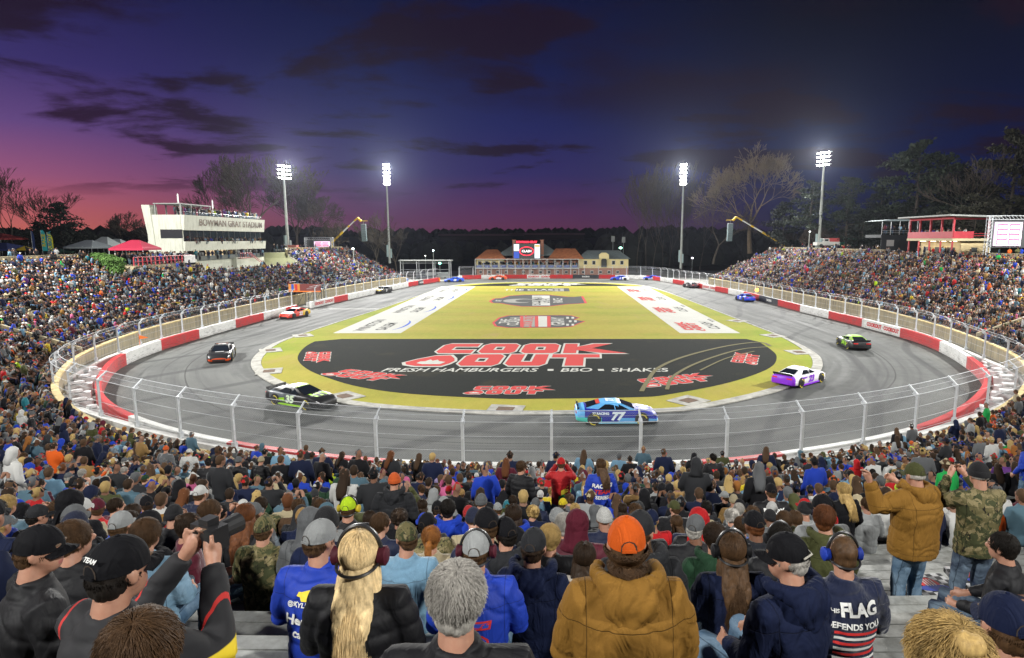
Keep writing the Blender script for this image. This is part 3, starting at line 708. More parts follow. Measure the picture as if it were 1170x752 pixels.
# aisles every ~10 m of arc
AISLES = [i for i in range(6, npa, 34)]
def is_aisle(i): return any(abs(i-a) <= 1 for a in AISLES)
g = G('bench_aluminium', .42); g.b.inputs['Metallic'].default_value = .35; w = g.noise(g.map(g.obj, (.4, .4, 8)), 3, 4); f = g.noise(g.obj, 5, 5, .7)
ALU = g.out(g.mix(g.rng(f, .3, .75), (.44, .45, .43), (.22, .22, .20)), f, .1)
REDS = mat('dark_red_seat', (.20, .012, .018), .6, nscale=1, namt=.2)
def red_zone(i, s): return (PARA[i, 0] < 0 and 84 < PARA[i, 1] < 128)
for r in range(rows_max):
    mb = MB(); run = []
    def flush(run):
        if len(run) > 1:
            for (d0, d1) in ((.40, .53), (.545, .68)):
                strip_solid(mb, run, lambda i: .02+r*ROW+d0, lambda i: .02+r*ROW+d1, lambda i: float(rowz(PARA[i, 1], r))+.39, lambda i: float(rowz(PARA[i, 1], r))+.43, PARA, PN, 1 if red_zone(run[0], 0) else 0)
            for i in run[1::3]:
                p, q = PARA[i], PN[i]; o = .02+r*ROW+.54; z = floor_z(i, .02+r*ROW+.3)
                mb.box((p[0]+q[0]*o, p[1]+q[1]*o, z+.195), (.2, .05, .39), math.atan2(q[1], q[0]))
    for i in range(0, npa):
        if (r+1)*ROW < STOP[i]-.1 and not is_aisle(i) and not (PARA[i, 1] < 26 and abs(PARA[i, 0]+PN[i, 0]*(r*ROW+.5)-1.8) < .62 and PARA[i, 1]+PN[i, 1]*(r*ROW+.5) < 3.3):
            if run and red_zone(run[-1], 0) != red_zone(i, 0): flush(run); run = [run[-1]]
            run.append(i)
        else: flush(run); run = []
    flush(run)
    if mb.v: mb.build('bench', [ALU, REDS], stand)
# wall along the back of the top row
bw = empty('rear_wall', (0, 0, 0), 0, 'tan concrete wall along the top of the seating', 'wall')
ztop = lambda i: float(rowz(PARA[i % npa, 1], int(STOP[i % npa]/ROW)))
def idx_runs():
    ok = [i for i in range(2, npa-3) if not (150 <= i < 310) and not (PARA[i, 0] < 0 and 79 < PARA[i, 1] < 127) and not (PARA[i, 0] > 0 and 88 < PARA[i, 1] < 107)]
    out = []
    for i in ok:
        if out and out[-1][1] == i: out[-1][1] = i+1
        else: out.append([i, i+1])
    return out
for a, b in idx_runs():
    mb = MB(); strip_solid(mb, range(a, b), lambda i: STOP[i]+.12, lambda i: STOP[i]+.38, lambda i: ztop(i)-1, lambda i: ztop(i)+1.0, PARA, PN); mb.build('wall_section', TAN, bw)
# raised ground outside the bowl
mb = MB(); V = []; offs = [.1, 6, 20, 60, 160, 420]
for i in idx:
    p, q = PARA[i], PN[i]; fade = ss(p[1], 112, 150)
    for k, o in enumerate(offs):
        z = (ztop(i)-.02) if k < 2 else (ztop(i)-.02)*(1-fade*.9)+(GZ-.1)*fade*.9
        if k == 0: z = ztop(i)-.03
        if k == 5 and p[1] > 60: z -= 3
        if p[1] < 40: z = ztop(i)-.05
        V.append((p[0]+q[0]*(STOP[i]+o), p[1]+q[1]*(STOP[i]+o), z))
m_ = len(offs)
mb.add(V, [(a*m_+k, (a+1)*m_+k, (a+1)*m_+k+1, a*m_+k+1) for a in range(len(idx)-1) for k in range(m_-1)])
# closing slopes at both ends
for e_, s_ in ((0, -1), (len(idx)-1, 1)):
    base = [V[e_*m_+k] for k in range(m_)]; i = idx[e_]; p, q = PARA[i], PN[i]
    low = [(x+(-6 if e_ == 0 else 6)*0, y+16, GZ-.08) for x, y, z in base]
    b0 = (p[0]+q[0]*.2, p[1]+q[1]*.2+.03, GZ-.05); mb.add([b0]+base+low, [(k+1, k+2, m_+k+2, m_+k+1) for k in range(m_-1)]+[(0, 1, m_+1)])
g = G('rough_grass_bank', .95); n = g.noise(g.obj, .4, 6, .7); f = g.noise(g.obj, 6, 4, .7)
BANK = g.out(g.mix(n, (.04, .045, .015), g.mix(f, (.10, .085, .03), (.07, .085, .02))), f, .5)
tag(mb.build('terrain', BANK), kind='structure')
# low radial walls that split the curved seats from the straights
for (ii, lb) in ((int(np.argmin(np.hypot(PARA[:, 0]+39, PARA[:, 1]-50))), 'low tan wall climbing between seat blocks beside the front straight'), (int(np.argmin(np.hypot(PARA[:, 0]-40.6, PARA[:, 1]-58))), 'low tan wall climbing between seat blocks beside the back straight')):
    mb = MB(); p, q = PARA[ii], PN[ii]; tn = (-q[1], q[0]); rings = []
    for s in np.arange(.05, 13, .78):
        z = floor_z(ii, s); rings.append([(p[0]+q[0]*s+tn[0]*w_, p[1]+q[1]*s+tn[1]*w_, zz_) for w_, zz_ in ((-.13, z-.6), (.13, z-.6), (.13, z+.95), (-.13, z+.95))])
    mb.loft(rings); tag(mb.build('dividing_wall', TAN), lb, 'wall')
# red handrails at the foot of the near aisles
RAILR = mat('red_rail_paint', (.42, .015, .02), .5)
for (px, py, lb) in ((352, 548, 'red handrail at the foot of the aisle beside the neon vest'), (700, 547, 'red handrail by the person in the royal blue jacket'), (958, 528, 'red handrail beside the kelly green hood')):
    p = on_z(px, py, -8.2); i, s = near_i(p.x, p.y); q = PN[i]
    for _ in range(40):
        zz_ = floor_z(i, s)+.5; p = on_z(px, py, zz_); i, s = near_i(p.x, p.y)
    q = PN[i]; a_ = math.atan2(-q[1], -q[0]); z0 = floor_z(i, s)
    t = empty('handrail', (p.x, p.y, z0), a_-R(90), lb, 'handrail', 'red handrails in the near stand')
    for x_ in (-.6, .6):
        m = MB(); m.tube([(x_, -.9, .02), (x_, -.9, .95), (x_, .3, .62), (x_, .3, -.25)], .024, 6); m.tube([(x_, -.9, .5), (x_, .3, .2)], .018, 6); m.build('rail', RAILR, t)
    m = MB(); m.tube([(-.6, .3, .62), (.6, .3, .62)], .02, 6); m.build('crossbar', RAILR, t)
# ------------------------------------------------------------------ light poles
def emat(name, col, st, sample=False):
    m = mat(name, col, .5, emit=col, estr=st)
    if not sample: m.cycles.emission_sampling = 'NONE'
    return m
LAMPE = emat('lamp_glow', (1, .96, .88), 38)
POLEM = mat('pole_paint_grey', (.26, .28, .26), .6, nscale=1, namt=.15); BOXM = mat('equipment_box_green', (.20, .27, .27), .6)
pl = ['left light pole behind the white press building', 'light pole rising behind the video screen and boom on the sunset side', 'light pole against the dark sky between the field house and the big bare tree', 'tall light pole in front of the dark pines beside the red stand',
      'light pole behind the curved seats on the sunset side', 'light pole behind the curved seats on the forest side', 'light pole behind the top rows on the sunset side', 'light pole behind the top rows on the forest side']
for k, (x, y, zb, zt, pw) in enumerate(POLES):
    t = empty('light_pole', (x, y, zb), math.atan2((90 if y > 0 else 40)-y, -x)-R(90), pl[k], 'light pole', 'stadium light poles')
    H_ = zt-zb+(-1.9 if k in (0, 3) else -.7)
    m = MB(); m.tube([(0, 0, -1), (0, 0, H_*.5), (0, 0, H_+.8)], [.36, .28, .17], 10); m.build('pole', POLEM, t, smooth=True)
    m = MB(); m.box((.5, 0, 2.6), (.5, .6, 3.4)); m.box((-.5, .1, 1.9), (.4, .5, 2.6)); m.build('equipment_box', BOXM, t)
    rows = 4 if k in (0, 3) or k > 3 else 6; nl = 5 if rows == 4 else 3; dx = .62
    for r in range(rows):
        zz_ = H_+1.0-r*(.86 if rows == 4 else 1.05)
        m = MB(); m.box((0, .05, zz_), (nl*dx+.3, .14, .14))
        for j in range(nl):
            xx = (j-(nl-1)/2)*dx; m.tube([(xx, .12, zz_), (xx, .42, zz_-.14)], [.10, .20 if rows == 4 else .27], 10)
        m.build('crossarm', mat('fixture_metal', (.5, .5, .5), .4, .5) if k == 0 and r == 0 else bpy.data.materials['fixture_metal'], t)
        for j in range(nl):
            xx = (j-(nl-1)/2)*dx
            m = MB(); m.tube([(0, 0, 0), (0, .03, -.012)], [.19 if rows == 4 else .30]*2, 12); ob = m.build('lamp', LAMPE, t, (xx, .425, zz_-.142))
# ------------------------------------------------------------------ press building (left)
g = G('painted_concrete_block', .8); n = g.noise(g.obj, .5, 6, .65); st = g.noise(g.map(g.obj, (2, 2, .3)), 1.5, 6, .7)
CREAM = g.out(g.mix(g.rng(st, .42, .8, 0, .6), g.mix(n, (.44, .45, .38), (.54, .55, .47)), (.22, .22, .18)), n, .1)
GLASSD = mat('dark_window_glass', (.02, .028, .032), .12, spec=.8)
GLASSW = mat('lit_interior', (.35, .26, .14), .8, emit=(1, .75, .42), estr=.9); GLASSW.cycles.emission_sampling = 'NONE'
DKFR = mat('dark_frame', (.05, .055, .055), .5); TANM = TAN; ROOFG = mat('grey_roof_metal', (.22, .23, .22), .6, nscale=1, namt=.1)
PX0, PY0, PY1 = -57.6, 97.0, 124.0
zP = [at_y(211.5, q, 97).z for q in (245.4, 263, 276, 287, 299, 316)]
pb = empty('press_building', (PX0-4, 110, zP[5]), 0, 'white concrete press building with slanted end tower above the front straight seats', 'building')
def W2(mb_name, m, mats, parent, root=None, **k):
    o = m.build(mb_name, mats, parent, **k); return o
def under(o_parent, off):            # children keep world coordinates: root at off
    return Matrix.Translation(-Vector(off))
off = pb.location.copy()
def bw_(name, mats, fn, parent=pb, of=None, smooth=False):
    m = MB(); fn(m); of = of if of is not None else off
    m.v = [(a-of[0], b-of[1], c-of[2]) for a, b, c in m.v]; return m.build(name, mats, parent, smooth=smooth)
def slant(m, y0, y1, x0, x1t, x1b, z0, z1):    # front block, leaning outwards upward
    m.loft([[(x0, y, z0), (x1b, y, z0), (x1t, y, z1), (x0, y, z1)] for y in (y0, y1)])
bw_('upper_fascia', CREAM, lambda m: slant(m, PY0, PY1, PX0-5.8, PX0+.25, PX0, zP[1], zP[0]))
bw_('middle_fascia', CREAM, lambda m: slant(m, PY0+.02, PY1+.3, PX0-5.8, PX0+.1, PX0-.1, zP[3], zP[2]))
bw_('base_wall', CREAM, lambda m: (m.b2(PX0-5.6, PX0-.6, PY0+1.2, PY1+.5, -7.5, zP[4]), m.b2(PX0-.6, PX0+.4, PY0+1.0, PY0+2.2, -7.5, zP[4]+.3), m.b2(PX0-.6, PX0+.2, 112, 117, -7.5, zP[4]+.2)))
bw_('back_wall', CREAM, lambda m: m.b2(PX0-5.9, PX0-4.5, PY0+.3, PY1, -6, zP[2]+2))
def tower(m):
    m.loft([[(PX0-4.75, PY0-.25, zP[3]-3.5), (PX0-4.2, PY0-.25, zP[3]-3.5), (PX0-4.9, PY0-.25, zP[0]+1.5), (PX0-6.15, PY0-.25, zP[0]+1.5)], [(PX0-4.75, PY0+1.5, zP[3]-3.5), (PX0-4.2, PY0+1.5, zP[3]-3.5), (PX0-4.9, PY0+1.5, zP[0]+1.5), (PX0-6.15, PY0+1.5, zP[0]+1.5)]])
    m.b2(PX0-5.0, PX0-.35, PY0-.1, PY0+.4, zP[3]-.3, zP[0]-.05); m.b2(PX0-4.9, PX0-2.4, PY0-.12, PY0+.5, -6, zP[3])
bw_('end_tower', CREAM, tower)
bw_('window_band', GLASSD, lambda m: m.b2(PX0-1.0, PX0-.75, PY0+.5, PY1-.2, zP[2], zP[1]))
bw_('side_window', GLASSD, lambda m: m.b2(PX0-3.6, PX0-.2, PY0-.16, PY0-.08, zP[2]+.5, zP[1]+.1))
for k in range(14):
    y = PY0+.6+k*(PY1-PY0-1)/13; bw_('mullion', DKFR, lambda m: m.b2(PX0-.74, PX0-.62, y-.05, y+.05, zP[2], zP[1]))
for k in range(9):
    y = PY0+1+k*(PY1-PY0-2)/8; bw_('column', CREAM, lambda m: m.b2(PX0-.75, PX0-.45, y-.17, y+.17, zP[4], zP[3]))
bw_('terrace_back', [GLASSW, DKFR], lambda m: [m.b2(PX0-3.2, PX0-3.0, PY0+1+k*1.6, PY0+2.5+k*1.6, zP[4], zP[3]-.1, 0 if k in (4, 6, 7, 9, 10, 12) else 1) for k in range(15)])
bw_('terrace_rail', mat('rail_glass', (.12, .13, .12), .3), lambda m: m.b2(PX0-.3, PX0-.24, PY0+.3, PY1, zP[4], zP[4]+.75))
def letters(m):
    Mx = Matrix(((0, 0, 1, PX0+.19), (1, 0, 0, 112.0), (0, 1, 0, (zP[0]+zP[1])/2+.1), (0, 0, 0, 1)))
    add_text(m, 'BOWMAN GRAY STADIUM', 1.62, Mx, 0, .045, 0, 1.12)
lt = bw_('lettering', mat('brown_letters', (.09, .055, .025), .6), letters)
bw_('roof_canopy', ROOFG, lambda m: (m.box((PX0-2.7, 102, zP[0]+1.75), (4.2, 9, .16)), [m.b2(PX0-2.7+a-.08, PX0-2.7+a+.08, 102+b-.08, 102+b+.08, zP[0]-.1, zP[0]+1.7) for a in (-2, 2) for b in (-4.2, -1.4, 1.4, 4.2)]))
bw_('roof_rail', DKFR, lambda m: [m.tube([(PX0-.3, PY0+.2, zP[0]+h), (PX0-.3, PY1-.2, zP[0]+h)], .03, 5) for h in (.25, .5)])
for (y, h) in ((104.5, 3.8), (115, 3.4), (107.8, 1.7), (120.5, 1.6)):
    bw_('antenna', mat('antenna_white', (.6, .6, .58), .5) if y == 104.5 else bpy.data.materials['antenna_white'], lambda m: (m.tube([(PX0-5, y, zP[0]), (PX0-5, y, zP[0]+h)], .05, 5), m.box((PX0-5, y, zP[0]+h*.75), (.16, .16, h*.4))))
REDW = mat('stadium_red_paint', (.34, .02, .032), .6, nscale=2, namt=.12)
bw_('stair', REDW, lambda m: [m.tube([(PX0+.6, 116+j*.8, zP[4]+.8), (PX0+2.8, 119+j*.8, zP[4]-2.2)], .06, 5) for j in (0, 1)]+[m.b2(PX0-.2, PX0+.7, 112.5, 116.6, zP[4]+.02, zP[4]+.1)]+[m.tube([(PX0+.65, 112.6+k*.8, zP[4]), (PX0+.65, 112.6+k*.8, zP[4]+.95)], .04, 5) for k in range(6)]+[m.tube([(PX0+.65, 112.6, zP[4]+.95), (PX0+.65, 116.7, zP[4]+.95)], .04, 5)])

# ------------------------------------------------------------------ terrace with red rail and tents left of the press building
p0 = at_y(129, 291, 82); 
tp = empty('viewing_terrace', (p0.x, 82, -6), 0, 'tan walled viewing terrace with a red railing beside the press building', 'terrace')
zt_ = at_y(150, 303.5, 84).z
def tw(m): m.b2(-60.5, -55.6, 82, 97.0, -7, zt_-.02)
bw_('terrace_wall', TAN, tw, tp, tp.location)
bw_('railing', REDW, lambda m: [m.tube([(-55.75, 82, zt_+h), (-55.75, 95.5, zt_+h)], .05, 5) for h in (.55, 1.15)]+[m.b2(-55.8, -55.7, 82+k*.9, 82.1+k*.9, zt_, zt_+1.15) for k in range(16)], tp, tp.location)
bw_('banner', mat('banner_white', (.6, .6, .58), .7, nscale=2, namt=.2), lambda m: m.b2(-55.68, -55.6, 93.2, 96, zt_-.3, zt_+1.15), tp, tp.location)
def tent(px, py_base, Y, w, h, rise, col, label, legs=True, wz=None):
    p = at_y(px, py_base, Y); z = p.z if wz is None else wz
    t = empty('canopy_tent', (p.x, Y, z), rnd.uniform(-.1, .1), label, 'tent', 'canopy tents behind the seats')
    cm = mat('canvas_'+label.split()[0], col, .8, nscale=2, namt=.1)
    m = MB(); a = w/2
    m.add([(-a, -a, h), (a, -a, h), (a, a, h), (-a, a, h), (-a*.25, 0, h+rise), (a*.25, 0, h+rise)], [(0, 1, 5, 4), (1, 2, 5), (2, 3, 4, 5), (3, 0, 4)])
    for (x0, y0, x1, y1) in ((-a, -a, a, -a), (a, -a, a, a), (a, a, -a, a), (-a, a, -a, -a)): m.add([(x0, y0, h-.28), (x1, y1, h-.28), (x1, y1, h), (x0, y0, h)], [(0, 1, 2, 3)])
    m.build('canopy', cm, t)
    for (sx, sy) in ((-1, -1), (1, -1), (1, 1), (-1, 1)):
        m = MB(); m.tube([(sx*(a-.05), sy*(a-.05), 0), (sx*(a-.05), sy*(a-.05), h)], .035, 5); m.build('leg', GALV, t)
tent(157, 303.5, 88, 4.6, 2.3, 1.15, (.34, .014, .045), 'crimson canopy tent over the crowded viewing terrace', wz=zt_)
tent(104, 296, 112, 5.4, 2.2, 1.2, (.30, .34, .36), 'grey-white canopy tent, first of three beside the hedge')
tent(122, 296, 118, 4.6, 2.4, 1.8, (.36, .40, .40), 'pale canopy tent with the tallest peak, middle of three beside the hedge')
tent(136, 296, 124, 4.8, 2.4, 1.6, (.38, .42, .42), 'white canopy tent directly behind the crimson one')
tent(4, 298, 104, 6.5, 2.0, 1.0, (.015, .03, .14), 'navy canopy tent below the bare trees at the end of the wall')
tent(68, 297, 112, 3.6, 1.6, .5, (.05, .14, .10), 'small green canopy tent behind the tall feather flags')
tent(2, 294, 118, 6, 3.6, .9, (.30, .03, .03), 'dull red canopy roof above the navy tent')
# patio umbrella
p = at_y(30, 298, 104); t = empty('parasol', p, 0, 'yellow and black parasol behind the seating wall', 'parasol')
m = MB(); m.tube([(0, 0, 0), (0, 0, 2.2)], .04, 6); m.build('pole', GALV, t)
m = MB()
for k in range(8):
    a, b = 2*math.pi*k/8, 2*math.pi*(k+1)/8; m.add([(0, 0, 2.5), (1.7*math.cos(a), 1.7*math.sin(a), 1.75), (1.7*math.cos(b), 1.7*math.sin(b), 1.75)], [(0, 1, 2)], k % 3 == 1)
m.build('canopy', [mat('umbrella_yellow', (.62, .45, .02), .7), mat('umbrella_black', (.02, .02, .02), .7)], t)
# feather flags
def feather(px, Y, h, col, col2, txt, label, lean=.1, w=.75):
    p = at_y(px, 297, Y); t = empty('feather_flag', p, 0, label, 'flag', 'feather flags behind the seating wall')
    m = MB(); m.tube([(0, 0, -1), (0, 0, h)], .03, 6); m.build('pole', GALV, t)
    m = MB(); zs = np.linspace(.3, 1, 10)
    L_ = [(0.03-lean*h*(1-z)*0, 0, h*z) for z in zs]; Rr = [(w*(.35+.65*math.sin(min(1, (1-z)*2.6+.12)*1.57)), .04*math.sin(z*9), h*z+.02) for z in zs]
    V = L_+Rr; n_ = 10; m.add(V, [(i, i+1, n_+i+1, n_+i) for i in range(n_-1)]); sl = m.build('sail', mat('flag_'+label.split()[0], col, .7), t)
    if txt:
        m = MB(); add_text(m, txt, w*.95, Matrix.Translation((w*.48, -.06, h*.66)) @ Matrix.Rotation(R(90), 4, 'X') @ Matrix.Rotation(R(90), 4, 'Z'), 0, .03); m.build('lettering', mat('flag_ink_'+label.split()[0], col2, .7), t)
feather(57, 104, 4.6, (.62, .60, .03), (.02, .22, .28), 'KUBOTA', 'yellow feather flag with blue-green lettering', w=.9)
feather(50, 105, 5.0, (.03, .42, .46), (.62, .60, .03), 'RACE', 'turquoise feather flag leaning beside the yellow one', w=.9)
feather(39, 104, 4.8, (.02, .05, .16), (.5, .4, .05), None, 'navy feather flag beside the yellow parasol', w=.5)
# hedge
m = MB(); A = at_y(112, 293.5, 79); B = at_y(133, 301, 77)
LEAF = mat('hedge_leaves', (.05, .11, .015), .85, nscale=5, namt=.5)
V = []; F = []
for k in range(9000):
    t_ = rnd.random(); c = A.lerp(B, t_)+Vector((rnd.uniform(-1.0, 1.0), rnd.uniform(-.5, .5), rnd.uniform(-1.5, .5))); s_ = .14
    d1 = Vector([rnd.uniform(-1, 1) for _ in range(3)]).normalized()*s_; d2 = d1.orthogonal().normalized()*s_*.8; b_ = len(V); V += [c-d1, c+d2, c+d1, c-d2]; F.append((b_, b_+1, b_+2, b_+3))
m.add(V, F); h_ = m.build('hedge', LEAF); tag(h_, 'clipped green hedge sloping down beside the crimson tent', 'hedge')
m = MB(); 
for k in range(2): pass

# ------------------------------------------------------------------ video screens
def screen(px0, px1, py0, py1, sx0, sx1, sy0, sy1, Y, label, rz=0):
    A = at_y(px0, py1, Y); B = at_y(px1, py0, Y); c = ((A.x+B.x)/2, Y, A.z)
    t = empty('video_screen', c, 0, label, 'video screen', 'video screens on trusses')
    w, h = B.x-A.x, B.z-A.z; tr = .5
    for s in (-1, 1):
        m = MB()
        for (a, b) in ((0, 0), (tr, 0), (0, tr), (tr, tr)): m.tube([(s*(w/2-a), b, -1), (s*(w/2-a), b, h)], .045, 5)
        for k in range(int(h/tr)+1): m.tube([(s*(w/2), 0, k*tr), (s*(w/2-tr), 0, min(h, (k+1)*tr))], .03, 4); m.tube([(s*(w/2), 0, k*tr), (s*(w/2), tr, min(h, (k+1)*tr))], .03, 4)
        m.build('truss_leg', GALV, t)
    m = MB()
    for (a, b) in ((0, 0), (0, tr), (-tr, 0), (-tr, tr)): m.tube([(-w/2, b, h+a), (w/2, b, h+a)], .045, 5)
    for k in range(int(w/tr)): m.tube([(-w/2+k*tr, 0, h), (-w/2+(k+1)*tr, 0, h-tr)], .03, 4)
    m.build('truss_beam', GALV, t)
    C = at_y(sx0, sy1, Y); D = at_y(sx1, sy0, Y); x0, x1, z0, z1 = C.x-c[0], D.x-c[0], C.z-c[2], D.z-c[2]
    m = MB(); m.b2(-w/2+tr*1.1, w/2-tr*1.1, .3, .45, 0, h-tr*1.1); m.build('backing_panel', DKFR, t)
    m = MB(); m.b2(x0, x1, .05, .25, z0, z1); sc_ = m.build('display', emat('screen_white', (.72, .55, .72), 1.5), t)
    m = MB(); W_, H_ = x1-x0, z1-z0
    for cc in range(2):
        m.b2(x0+W_*(.08+.45*cc), x0+W_*(.47+.45*cc), .03, .045, z0+H_*.05, z0+H_*.93, 0)
        for r in range(4): 
            m.b2(x0+W_*(.11+.45*cc), x0+W_*(.44+.45*cc), .012, .028, z0+H_*(.09+.21*r), z0+H_*(.25+.21*r), 1)
            for q in range(3): m.b2(x0+W_*(.14+.45*cc), x0+W_*(.40+.45*cc), .004, .010, z0+H_*(.11+.21*r+.045*q), z0+H_*(.13+.21*r+.045*q), 2)
    m.build('picture', [emat('screen_red', (.85, .03, .09), 1.3), emat('screen_pink', (.62, .45, .62), 1.3), emat('screen_dark', (.12, .05, .14), 1)], sc_)
screen(348.7, 380, 271.5, 291, 359.5, 376.5, 276, 290, 150, 'distant lit video screen on a truss beside the yellow boom')
screen(1127, 1185, 246.5, 283, 1135.5, 1169, 254, 281, 84, 'large lit video screen on a truss beside the red stand')

# ------------------------------------------------------------------ boom lifts with hanging loudspeaker arrays
YEL = mat('boom_yellow', (.62, .40, .01), .5, nscale=2, namt=.1); WHT = mat('boom_white', (.55, .56, .56), .5); SPK = mat('speaker_grey', (.10, .14, .15), .6, nscale=3, namt=.2)
def boom(pa, pb_, Y, label, sl):
    A = at_y(*pa, Y); B = at_y(*pb_, Y); t = empty('boom_lift', A, 0, label, 'boom lift', 'boom lifts holding loudspeakers')
    d = B-A; L_ = d.length; d.normalize(); n_ = d.cross(Vector((0, 1, 0))).normalized()
    segs = [(0, .2, .5, YEL), (.2, .38, .42, YEL), (.38, .46, .45, YEL), (.46, .64, .32, WHT), (.64, .70, .38, YEL), (.70, .88, .25, WHT), (.88, 1., .34, YEL)]
    for k, (a, b, w_, mt) in enumerate(segs):
        m = MB(); m.tube([d*(L_*a-(.02 if k else 0)), d*(L_*b)], w_*.62+.0, 4); m.build('boom_section', mt, t)
    m = MB(); e_ = d*L_; s = 1 if d.x > 0 else -1
    m.tube([e_, e_+Vector((s*.9, 0, -.9))], .3, 6); m.tube([e_+Vector((s*.7, 0, -.75)), e_+Vector((s*2.6, 0, -.8))], .09, 5); m.build('jib', YEL, t)
    m = MB(); m.box((0, 3, -2.2), (1.4, 1.4, 1.0)); m.box((0, 3, -2.9), (2.4, 2.0, .6)); m.tube([(0, 0, -.2), (0, 3, -2.2)], .3, 6); m.build('base_machine', YEL, t)
    e2 = B+Vector((s*1.5, 0, -.9)); u_ = empty('speaker_array', e2, 0, sl, 'loudspeaker array', 'loudspeaker arrays hanging from booms')
    m = MB(); m.tube([(0, 0, 0), (0, 0, -.7)], .03, 5); m.box((0, 0, -.75), (1.2, .9, .1)); m.build('bracket', GALV, u_)
    for k in range(8): m = MB(); m.box((0, .02*k*k*.4, -1.1-k*.55), (1.25, .8, .5), 0, 0, .03*k); m.build('cabinet', SPK, u_)
boom((378, 278), (408.5, 249), 165, 'yellow boom lift raised over the far end of the front straight seats', 'tall loudspeaker array hanging near the sunset-side boom')
boom((896, 280), (841.5, 248), 160, 'yellow boom lift leaning in front of the big bare tree', 'tall loudspeaker array hanging before the big bare tree')

# ------------------------------------------------------------------ red stand building (right)
X0, YA, YB = 60.2, 93.0, 104.5
zR = lambda q, Y=93, px=1082: at_y(px, q, Y).z
rs = empty('red_stand', (X0+3, 98, -3), 0, 'two storey red viewing stand with a flat roof above the back straight seats', 'viewing stand'); ro = rs.location
z_roof, z_rt, z_rb, z_fl, z_gr = zR(246), zR(264.5), zR(272.5), zR(274.5), -3.4
bw_('roof', ROOFG, lambda m: m.loft([[(X0-1.6, YA-1.2, z_roof-.12), (X0+6.2, YA-1.2, z_roof-.35), (X0+6.2, YA-1.2, z_roof-.12), (X0-1.6, YA-1.2, z_roof+.1)], [(X0-1.6, YB+1, z_roof-.12), (X0+6.2, YB+1, z_roof-.35), (X0+6.2, YB+1, z_roof-.12), (X0-1.6, YB+1, z_roof+.1)]]), rs, ro)
bw_('roof_beam', REDW, lambda m: (m.b2(X0-.1, X0+.15, YA, YB, z_roof-.55, z_roof-.14), m.b2(X0, X0+5.5, YA-.1, YA+.12, z_roof-.62, z_roof-.36)), rs, ro)
for k in range(5):
    y = YA+.1+k*(YB-YA-.2)/4; bw_('column', REDW, lambda m: m.b2(X0-.12, X0+.12, y-.12, y+.12, z_fl, z_roof-.5), rs, ro)
    bw_('lower_post', REDW, lambda m: m.b2(X0-.1, X0+.08, y-.1, y+.1, -5.2, z_fl), rs, ro)
bw_('column', REDW, lambda m: m.b2(X0+5.1, X0+5.35, YA-.1, YA+.15, z_fl, z_roof-.5), rs, ro)
bw_('balcony_panel', REDW, lambda m: (m.b2(X0-.2, X0-.1, YA-.1, YB+.1, z_rb+.02, z_rt), m.b2(X0-.1, X0+2.9, YA-.2, YA-.1, z_rb+.02, z_rt), m.tube([(X0+2.9, YA-.15, z_rt-.3), (X0+5.2, YA-.15, z_rt-.3)], .05, 5), m.tube([(X0+2.9, YA-.15, z_rb+.4), (X0+5.2, YA-.15, z_rb+.4)], .05, 5)), rs, ro)
bw_('floor_slab', mat('slab_cream', (.42, .36, .22), .8), lambda m: m.b2(X0-.25, X0+6, YA-.25, YB+.2, z_fl-.12, z_rb), rs, ro)
CREAM2 = mat('cream_render', (.50, .40, .22), .85, nscale=1, namt=.1)
bw_('ground_floor', CREAM2, lambda m: m.b2(X0+1.6, X0+6, YA+.5, YB-.8, -3.6, z_fl-.13), rs, ro)
for k in range(3):
    bw_('service_opening', DKFR, lambda m: m.b2(X0+1.55, X0+1.62, YA+1.8+k*3, YA+3.8+k*3, -2.7, -1.3), rs, ro)
bw_('door', DKFR, lambda m: m.b2(X0+3.2, X0+4.1, YA+.44, YA+.52, -3.3, -1.3), rs, ro)
bw_('strip_lamp', emat('strip_lamp', (1, .9, .7), 5), lambda m: [m.b2(X0+1.2, X0+1.3, YA+1+k*2.6, YA+2.6+k*2.6, z_fl-.22, z_fl-.16) for k in range(4)], rs, ro)
bw_('stair_wall', TAN, lambda m: (m.loft([[(X0-2.2, YA-1+q*0, -5.4), (X0+.8, YA-1, -3.9), (X0+.8, YA-1, -3.2), (X0-2.2, YA-1, -4.6)], [(X0-2.2, YA-.6, -5.4), (X0+.8, YA-.6, -3.9), (X0+.8, YA-.6, -3.2), (X0-2.2, YA-.6, -4.6)]]) if (q := 1) else 0), rs, ro)
l = bpy.data.lights.new('strip_light', 'AREA'); l.energy = 260; l.size = 1; l.size_y = 8; l.shape = 'RECTANGLE'; l.color = (1, .85, .6)
o = bpy.data.objects.new('strip_light', l); link(o); o.location = (X0+.6, 98.5, z_fl-.3); o.rotation_euler = (0, R(25), 0)
# grey hospitality deck behind
A = at_y(1004, 280, 112); B = at_y(1034, 252, 112)
hd = empty('hospitality_deck', (A.x, 112, A.z), 0, 'grey scaffold hospitality deck with black skirt behind the red stand', 'viewing deck')
w, h = B.x-A.x+2, B.z-A.z; HDW, HDH = w, h
m = MB(); m.loft([[(-.4, -1, h-.1), (w, -1, h-.1), (w, -1, h+.15), (1.2, -1, h+.15)], [(-.4, 5, h-.1), (w, 5, h-.1), (w, 5, h+.15), (1.2, 5, h+.15)]]); m.build('roof', mat('deck_roof', (.12, .15, .16), .6), hd)
m = MB(); m.b2(0, w, -.6, 5, h*.30, h*.42); m.b2(0, w, -.7, -.6, -1, h*.30); m.build('deck', mat('deck_skirt', (.03, .035, .04), .7), hd)
m = MB(); [m.tube([(0, -.6, h*q), (w, -.6, h*q)], .04, 5) for q in (.5, .58)]; [m.tube([(x, -.6, h*.42), (x, -.6, h)], .06, 5) for x in np.linspace(.05, w, 5)]; m.build('railing', GALV, hd)
